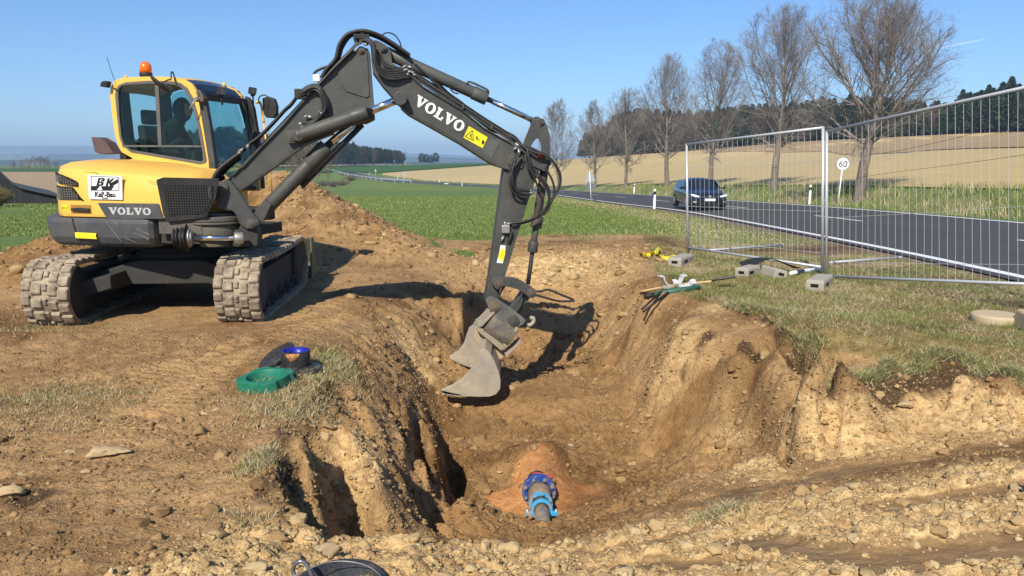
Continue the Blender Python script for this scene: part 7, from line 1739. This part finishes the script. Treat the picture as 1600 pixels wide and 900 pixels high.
# dark undergrowth wall so that no sky shows between the stems
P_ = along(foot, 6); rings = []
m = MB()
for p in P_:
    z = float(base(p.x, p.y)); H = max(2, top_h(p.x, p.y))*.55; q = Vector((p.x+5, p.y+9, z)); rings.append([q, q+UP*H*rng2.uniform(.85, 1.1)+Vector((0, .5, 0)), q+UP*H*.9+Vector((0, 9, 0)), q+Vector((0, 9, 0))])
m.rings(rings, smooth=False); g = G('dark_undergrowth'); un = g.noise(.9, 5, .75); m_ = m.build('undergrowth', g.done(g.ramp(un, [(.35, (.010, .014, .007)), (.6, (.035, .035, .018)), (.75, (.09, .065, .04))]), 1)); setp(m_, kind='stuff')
# shrubs: one at the barn, some on the far embankment
def shrub(u, v, Y_, w, h, lab, mat, seed, n=500, zoff=0):
    r = np.random.default_rng(seed); q = at(u, v, Y_); z = float(base(q.x, Y_))+zoff; t = thing('shrub', (q.x, Y_, z), lab, 'shrub'); S = []
    for k in range(n):
        az = r.random()*2*pi; e = r.random()**.6; d = Vector((cos(az)*e*w, sin(az)*e*w, h*(1-.5*e)*(.6+.5*r.random()))); p0 = Vector((r.normal(0, w*.1), r.normal(0, w*.1), 0)); mid = p0.lerp(d, .5)+Vector((r.normal(0, .08), r.normal(0, .08), .1)); S += [(p0, mid, .012, .008), (mid, d, .008, .004)]
        for _ in range(4):
            b = mid.lerp(d, r.random()); S.append((b, b+Vector(r.normal(0, .16, 3))*h*.5+Vector((0, 0, .08)), .006, .004))
    me = mesh_from_segs('branches', S, 3, mat); o = bpy.data.objects.new('branches', me); ROOT.link(o); o.parent = t; return t
shrub(-2, 331, 42, .8, 1.3, 'olive leafy bush standing in front of the dark barn', M_YTWIG, 5, 700)
for k, (u, v, Y_) in enumerate(((520, 283, 215), (535, 281, 222), (505, 280, 225), (548, 279, 232))): shrub(u, v, Y_, 3.0, 2.2, 'brown leafless bush on the distant road embankment', M_BTWIG, 40+k, 260)['group'] = 'bushes on the distant embankment'
# ------------------------------------------------------------------ loose clods and stones of the soil: one countless mass
def ico(sub):
    bm = bmesh.new(); bmesh.ops.create_icosphere(bm, subdivisions=sub, radius=1); bm.verts.ensure_lookup_table()
    v = np.array([tuple(x.co) for x in bm.verts]); f = np.array([[y.index for y in x.verts] for x in bm.faces]); bm.free(); return v, f
def rock_shapes(sub, n, seed, crumbly=True):
    v, f = ico(sub); out = []; r = np.random.default_rng(seed)
    for k in range(n):
        a = v.copy()
        if crumbly:
            for sc, am in ((2.2, .22), (4.6, .15), (9.5, .09)):
                ph = r.normal(0, 3, 3); M_ = np.linalg.qr(r.normal(0, 1, (3, 3)))[0]; q = (v@M_)*sc+ph
                nz = np.sin(q[:, 0]+1.7*np.sin(q[:, 1]))*np.sin(q[:, 1]+1.3*np.sin(q[:, 2]))*np.sin(q[:, 2]+1.1*q[:, 0]); a = a*(1+am*np.abs(nz)[:, None]*2.2-am*.6)
        for _ in range(5 if crumbly else 9):
            d = r.normal(0, 1, 3); d /= np.linalg.norm(d); c = r.uniform(.50, .85) if crumbly else r.uniform(.32, .75); s = a@d; a -= np.clip(s-c, 0, None)[:, None]*d
        a *= 1+(.20 if sub == 1 else .045)*r.normal(0, 1, (len(a), 1)); out.append(a*np.array([1, r.uniform(.65, 1), r.uniform(.45, .8)]))
    return out, f
def scatter(name, xs, ys, size, sub, seed, mat, sink=.3, tint=None, crumbly=True):
    shapes, f = rock_shapes(sub, 9, seed, crumbly); r = np.random.default_rng(seed+1); n = len(xs); z = gz(xs, ys); nv = len(shapes[0]); which = r.integers(0, len(shapes), n); sh = np.stack(shapes)[which]
    a = r.random(n)*2*pi; b = r.random(n)*.9-.45; ca, sa, cb_, sb2 = np.cos(a), np.sin(a), np.cos(b), np.sin(b)
    p = sh*size[:, None, None]; x, y, zz = p[..., 0], p[..., 1], p[..., 2]
    y2 = y*cb_[:, None]-zz*sb2[:, None]; z2 = y*sb2[:, None]+zz*cb_[:, None]; x3 = x*ca[:, None]-y2*sa[:, None]; y3 = x*sa[:, None]+y2*ca[:, None]
    co = np.stack([x3+xs[:, None], y3+ys[:, None], z2+(z+size*(.35-sink))[:, None]], -1).reshape(-1, 3); ff = (f[None]+(np.arange(n)*nv)[:, None, None]).reshape(-1, 3)
    me = tri_mesh(name, co, ff); me.materials.append(mat)
    col = np.ones((n, nv, 4)); col[..., 0] = r.random(n)[:, None]; col[..., 1] = (tint if tint is not None else np.zeros(n))[:, None]; cattr(me, 'cl', col.reshape(-1, 4)); return me
g = G('clod_soil'); cl = g.attr('cl'); nn_ = g.noise(30, 4, .7); n8 = g.noise(140, 3, .7)
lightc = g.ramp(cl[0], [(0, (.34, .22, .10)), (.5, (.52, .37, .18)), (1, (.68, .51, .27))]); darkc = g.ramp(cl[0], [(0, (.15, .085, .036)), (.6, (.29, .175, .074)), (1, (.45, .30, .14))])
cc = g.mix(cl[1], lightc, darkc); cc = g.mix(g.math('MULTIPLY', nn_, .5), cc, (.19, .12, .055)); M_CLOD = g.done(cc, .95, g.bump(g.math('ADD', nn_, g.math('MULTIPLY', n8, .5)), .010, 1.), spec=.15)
R_ = np.random.default_rng(3)
def cand(n, x0, x1, y0, y1, pw=1.):
    x = R_.uniform(x0, x1, n); y = y0+(y1-y0)*R_.random(n)**pw; return x, y
def samp(arr, x, y):   # nearest sample of a near-grid quantity
    i = np.clip(np.searchsorted(gx, x), 0, nx-1); j = np.clip(np.searchsorted(gy, y), 0, ny-1); return arr[j, i]
def field_of(a, fill=0.):
    full = np.full(X.shape, fill); full[near] = a; return full.reshape(GX.shape)
FC, FS, FG, FT, FL, FD, FH, FO = (field_of(a) for a in (cr, sm, gr, tf, slk, dk, hn, og)); FHP = field_of(heap); FST = field_of(steep); FR = field_of(far_rim)
def sinview(x, y):  # keep what the neighbourhood of the picture can show
    return (np.abs(x) < .80*y+1.2)
co_meshes = []
def place(n, size_lo, size_hi, powr, dens, sub, seed, box_, pw=1., sink=.3, k_dark=1.):
    x, y = cand(n, *box_, pw); w = np.clip(dens(x, y), 0, 1); keep = (R_.random(n) < w) & sinview(x, y); x, y = x[keep], y[keep]
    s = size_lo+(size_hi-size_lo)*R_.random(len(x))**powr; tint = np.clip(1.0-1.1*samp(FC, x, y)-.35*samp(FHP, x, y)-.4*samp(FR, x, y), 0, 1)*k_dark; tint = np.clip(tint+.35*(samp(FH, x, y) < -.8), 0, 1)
    return scatter('loose_clods', x, y, s, sub, seed, M_CLOD, sink, tint), len(x)
cn_ = lambda x, y: fbm(x, y, .45, 3, 201)
cn2 = lambda x, y: fbm(x, y, .30, 5, 207, .7)
bare = lambda x, y: (1-samp(FG, x, y))*(1-.85*np.clip(samp(FO, x, y)*1.5, 0, 1))*(1-samp(FS, x, y)*.93)*(1-samp(FT, x, y)*.9)*(1-.8*samp(FL, x, y))*(1-np.exp(-np.clip(np.maximum(np.abs(x+3.8)-1.2, 0)**2/.02+np.maximum(np.abs(y-8.9)-1.5, 0)**2/.02, 0, 50)))
D1 = lambda x, y: bare(x, y)*np.clip(.05+.14*(y < 4.6)*(x < -.9)+.12*(samp(FH, x, y) < -.15)+.95*samp(FC, x, y)+.55*samp(FHP, x, y)+.4*samp(FR, x, y)+.25*(samp(FH, x, y) < -.8)+.22*samp(FST, x, y), 0, 1)*np.clip(.45+2.6*cn2(x, y), .02, 1)
D2 = lambda x, y: bare(x, y)*np.clip(.26+.15*(y < 5)*(x < -.9)+.9*samp(FC, x, y)+.6*samp(FHP, x, y)+.5*samp(FR, x, y)+.5*(samp(FH, x, y) < -.8)+.3*samp(FST, x, y), 0, 1)*np.clip(.55+2.4*cn2(x, y), .05, 1)
CLN = 0
for (args) in ((2600, .022, .060, 2.6, D1, 3, 11, (-3.2, 4.2, 2.3, 5.6)), (16000, .010, .026, 2.0, D1, 2, 17, (-3.2, 4.2, 2.3, 5.6)), (110000, .004, .014, 2.0, D2, 1, 12, (-3.4, 4.4, 2.3, 5.6)), (52000, .006, .020, 2.2, D2, 1, 13, (-7, 5, 5.6, 9)), (4200, .022, .065, 3.0, D1, 2, 14, (-7, 5, 5.6, 9)),
               (34000, .014, .042, 2.4, D2, 1, 15, (-9.5, 5.5, 9, 17.5)), (4200, .04, .12, 3.0, D1, 2, 16, (-9.5, 4.5, 9, 17.5))):
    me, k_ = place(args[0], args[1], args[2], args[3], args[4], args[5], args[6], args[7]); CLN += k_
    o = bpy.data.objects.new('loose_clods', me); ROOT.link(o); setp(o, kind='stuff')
# broken soil standing out of the steep faces
vi = np.nonzero(near)[0]; wgt = np.clip(steep*(1-.85*slk)*(sn > .3), 0, 1)*np.clip(sn, 0, 3)*(yn < 10.5); wgt = wgt*(1-.8*dk*0); wgt /= wgt.sum()
for (cnt, lo, hi, sub, sd) in ((12000, .005, .016, 1, 51), (1500, .012, .034, 2, 52)):
    pk_ = R_.choice(len(vi), cnt, p=wgt); px__, py__ = XX[vi[pk_]]+R_.normal(0, .004, cnt), YY[vi[pk_]]+R_.normal(0, .004, cnt)
    sz_ = lo+(hi-lo)*R_.random(cnt)**2.2; tnt = np.clip(.75-.6*cr[pk_]+.3*R_.random(cnt), 0, 1)
    gz_keep = gz; zz_ = Z[vi[pk_]]; gz = lambda a, b, zz_=zz_: zz_
    me = scatter('broken_soil', px__, py__, sz_, sub, sd, M_CLOD, .5, tnt, False); gz = gz_keep; o = bpy.data.objects.new('broken_soil', me); ROOT.link(o); setp(o, kind='stuff')
print('clods', CLN)
# single stones that stand out
M_STONE = paint('pale_sandstone', (.47, .345, .18), .9, .6, (.33, .22, .105), 14, fine=.4)
STN = [(168, 712, .15, 1.5, 'flat elongated pale stone slab in the bare soil at the lower left'), (318, 648, .055, 1.3, 'rounded ochre stone left below the green ring'), (268, 622, .04, 1.5, 'small flat pale stone between the tracks and the green ring'), (243, 770, .038, 1.1, 'small wedge shaped stone casting a sharp shadow at the lower left'), (341, 712, .032, .9, 'small angular stone standing upright left of the pit edge'),
       (24, 772, .10, 1.7, 'long ochre stone bedded in dark soil at the left edge'), (893, 697, .075, .9, 'grey brown square stone on the slope right of the orange sand'), (780, 738, .055, .9, 'pale stone with a white broken face left of the orange sand'), (1413, 636, .10, 1.3, 'overhanging wedge of pale rock in the right bank'), (1157, 684, .05, .9, 'small white chipped stone high on the right slope'),
       (1385, 703, .07, 1.1, 'round ochre lump on the smeared shelf below the right bank'), (398, 890, .075, 1.1, 'yellowish lump beside the black pail at the bottom edge'), (1340, 716, .035, 1.2, 'flat crumb of clay on the smeared shelf'), (1180, 752, .055, 1.2, 'pale clay lump at the left end of the smeared shelf'), (110, 708, .045, 1.3, 'flat pale stone left of the long slab'), (135, 740, .05, 1.0, 'lumpy stone just under the long slab'),
       (1590, 765, .085, 1.1, 'angular stone in shade at the right edge'), (900, 588, .05, 1., 'pale stone on the crest behind the bucket'), (610, 470, .05, 1.1, 'stone on the left shoulder of the pit'), (510, 868, .10, 1.2, 'large pale lump on the crumbly rim above the pail')]
for k, (u, v, s, el, lab) in enumerate(STN):
    h_ = hit(u, v); shp, f = rock_shapes(3, 1, 300+k, False); s *= .62; a = shp[0]*np.array([s*el, s, s*.7]); r_ = random.Random(k); c_, s_ = cos(r_.uniform(-.5, .5)), sin(r_.uniform(-.5, .5)); a = np.stack([a[:, 0]*c_-a[:, 1]*s_, a[:, 0]*s_+a[:, 1]*c_, a[:, 2]], -1)
    a += .10*s*np.array([float(t) for t in fbm(a[:, 0]*3/s, a[:, 1]*3/s+a[:, 2]*4/s, 1, 2, 5)])[:, None]
    me = tri_mesh('stone', a, f); me.materials.append(M_STONE); o = bpy.data.objects.new('stone', me); ROOT.link(o); o.location = (h_.x, h_.y, h_.z+s*.22); setp(o, lab, 'stone', None)
# ------------------------------------------------------------------ grass
def blades(name, x, y, h, w, mat, bend=.5, seed=1, colr=None, z=None):
    r = np.random.default_rng(seed); n = len(x); z = gz(x, y)-.004 if z is None else z; a = r.random(n)*2*pi; b = r.random(n)*2*pi; bl_ = h*bend*(.3+r.random(n)); c_ = np.stack([x, y, z], 1)
    wv = np.stack([np.cos(a), np.sin(a), 0*a], 1)*w[:, None]/2; dv = np.stack([np.cos(b)*bl_, np.sin(b)*bl_, h], 1)
    m1 = c_+dv*np.array([.35, .35, .6]); tip = c_+dv*np.array([1, 1, .92]); co = np.stack([c_-wv, c_+wv, m1+wv*.75, m1-wv*.75, tip], 1).reshape(-1, 3); i = (np.arange(n)*5)[:, None]
    f = np.concatenate([i+np.array([[0, 1, 2]]), i+np.array([[0, 2, 3]]), i+np.array([[3, 2, 4]])], 0); me = tri_mesh(name, co, f); me.materials.append(mat)
    cc_ = np.ones((n, 5, 4)); cc_[..., 0] = r.random(n)[:, None]; cc_[..., 1] = (colr if colr is not None else np.zeros(n))[:, None]; cattr(me, 'cl', cc_.reshape(-1, 4)); o = bpy.data.objects.new(name, me); ROOT.link(o); setp(o, kind='stuff'); return o
g = G('grass_blades'); cl = g.attr('cl'); gc_ = g.ramp(cl[0], [(0, (.085, .135, .024)), (.5, (.150, .205, .042)), (1, (.25, .29, .075))]); dc_ = g.ramp(cl[0], [(0, (.22, .17, .08)), (.5, (.42, .33, .18)), (1, (.60, .50, .30))])
M_BLADE = g.done(g.mix(cl[1], gc_, dc_), .6, spec=.3); g.b.inputs['Subsurface Weight'].default_value = 0
# turf on the right bank: matted, half dry
x, y = cand(230000, 1.2, 6.8, 5.2, 14.0, .8); w = samp(FT, x, y); pn_ = fbm(x, y, .5, 3, 301); k = (R_.random(len(x)) < w*np.clip(.55+1.1*pn_, .15, 1)) & sinview(x, y); x, y, pn_ = x[k], y[k], pn_[k]
gr_ = np.clip(.52+1.7*fbm(x, y, .8, 3, 303)+.35*np.exp(-((y-6.9)/.9)**2)*(x > 2.6)+.4*np.exp(-((y-10.6)/1.0)**2), 0, 1); dry_ = (R_.random(len(x)) > gr_*.8).astype(float)
blades('dry_grass', x, y, .022+.05*R_.random(len(x))**1.8, np.full(len(x), .0034), M_BLADE, 1.5, 5, dry_)
# ragged fringe hanging over the cut edge
P = pl((1140,484,0),(1200,497,0),(1240,518,0),(1280,538,0),(1292,575,0),(1340,580,0),(1400,570,0),(1500,562,0),(1600,592,0),(1660,600,0)); PX = np.array(P); t_ = R_.random(15000)*(len(P)-1); i = t_.astype(int); fx = t_-i
x = PX[i, 0]*(1-fx)+PX[i+1, 0]*fx+R_.normal(0, .05, len(t_)); y = PX[i, 1]*(1-fx)+PX[i+1, 1]*fx+np.abs(R_.normal(0, .07, len(t_)))
blades('dry_grass', x, y, .03+.07*R_.random(len(x)), np.full(len(x), .004), M_BLADE, 1.4, 6, (R_.random(len(x)) > .45).astype(float))
# tufts on the left
def tuft(u, v, n, rx, ry, hgt, dryp, seed, nm='grass_tuft'):
    c = hit(u, v); x = c.x+R_.normal(0, rx, n); y = c.y+R_.normal(0, ry, n); blades(nm, x, y, hgt*(.4+.8*R_.random(n)), np.full(n, .0035), M_BLADE, 1.2, seed, (R_.random(n) < dryp).astype(float))
for k, (u, v, n, rx, ry, hg, dp) in enumerate(((490, 590, 3000, .20, .30, .055, .75), (520, 570, 1500, .10, .14, .07, .6), (450, 640, 2200, .16, .22, .05, .8), (405, 722, 800, .06, .08, .05, .75), (415, 715, 400, .05, .05, .06, .7), (50, 625, 1300, .40, .22, .04, .7), (110, 615, 800, .30, .16, .035, .7), (300, 625, 500, .5, .25, .025, .85), (1125, 800, 900, .07, .06, .06, .75), (385, 810, 300, .08, .06, .04, .9), (40, 515, 900, .4, .25, .05, .7), (930, 375, 700, .35, .25, .16, .6), (60, 660, 900, .3, .2, .035, .8))): tuft(u, v, n, rx, ry, hg, dp, 400+k)
# scattered straw over the bare ground
x, y = cand(12000, -5, 4, 2.6, 9, 1.); k = (R_.random(len(x)) < .35*bare(x, y)*(samp(FH, x, y) > -.3)*np.clip(.4+1.5*cn_(x, y), 0, 1)) & sinview(x, y); x, y = x[k], y[k]
blades('straw', x, y, .012+.0*x, np.full(len(x), .0026), M_BLADE, 4.5, 7, np.ones(len(x)))
# crop in the field behind the pit, on the left and by the road
def fieldgrass(n, x0, x1, y0, y1, hh, ww, dens, seed, dryf):
    x, y = cand(n, x0, x1, y0, y1, 1.); k = (R_.random(n) < dens(x, y)) & (np.abs(x) < .72*y+1); x, y = x[k], y[k]
    i = np.clip(np.searchsorted(gx, x)-1, 0, nx-2)
    blades('field_grass', x, y, hh*(.5+.8*R_.random(len(x))), np.full(len(x), ww), M_BLADE, .7, seed, (R_.random(len(x)) < dryf(x, y)).astype(float))
gden = lambda x, y: np.where((x > gx[1]) & (y < 19.5) & (x < 6.9) & (x > -10.5), samp(FG, x, y), (dnear(x, y) < -.9)*1.)*(dnear(x, y) < -.7)
dryf = lambda x, y: np.clip(.05+.6*np.exp(-((dnear(x, y)+1.9)/1.3)**2)+.9*np.exp(-((x-3.4)/1.1)**2-((y-16.5)/3.0)**2)+.35*np.exp(-((y-13.6)/.8)**2), 0, .9)*np.clip(.6+fbm(x, y, 1.2, 2, 311), .1, 1)
fieldgrass(190000, -11, 9.5, 8.6, 19, .045, .008, gden, 21, dryf); fieldgrass(150000, -22, 9.5, 19, 38, .055, .018, gden, 22, dryf); fieldgrass(120000, -46, 8.5, 38, 72, .07, .034, gden, 24, dryf)
# the grown bank beyond the road
x, y = cand(150000, 7, 34, 14, 95, 1.6); d = dnear(x, y); k = (d > ROADW+.7) & (d < ROADW+4.6) & (np.abs(x) < .72*y+1) & (R_.random(len(x)) < np.clip(.75+fbm(x, y, 2.2, 3, 321), .2, 1)); x, y = x[k], y[k]
zz = gz(x, y); pn_ = fbm(x, y, 2.4, 3, 323)
blades('bank_grass', x, y, (.16+.28*R_.random(len(x)))*(1+.8*pn_), np.full(len(x), .020), M_BLADE, .8, 23, (R_.random(len(x)) < np.clip(.25+1.3*pn_, .04, .9)).astype(float), zz-.02)

# ---- two slack wires hanging in front of the hill field, and the vapour trail
for (P_, lab) in (([(1338, 245, 34), (1400, 236, 30), (1480, 219, 26), (1560, 197, 23), (1680, 160, 20)], 'upper thin slack wire crossing the hill field on the right'), ([(1338, 278, 34), (1400, 269, 30), (1500, 256, 26), (1600, 242, 23), (1700, 226, 20)], 'lower thin slack wire crossing the hill field on the right')):
    m = MB(); m.tube(smoothpath([at(*p) for p in P_], 6), .0075, 5); obj1('slack_wire', m, M_BLK, lab, 'wire', 'slack wires by the roadside trees')
g = G('vapour'); g.t.nodes.remove(g.b); tr = g.N('ShaderNodeBsdfTransparent'); df = g.N('ShaderNodeBsdfDiffuse'); df.inputs[0].default_value = (.9, .92, .95, 1); mx = g.N('ShaderNodeMixShader'); mx.inputs[0].default_value = .16
g.L(tr.outputs[0], mx.inputs[1]); g.L(df.outputs[0], mx.inputs[2]); g.L(mx.outputs[0], g.o.inputs[0])
m = MB(); m.tube([at(1462, 75, 22000), at(1480, 72.5, 22000), at(1510, 67, 22000), at(1540, 61, 22000)], [6, 22, 30, 8], 8); o = m.build('vapour_trail', g.m, None); setp(o, kind='stuff')
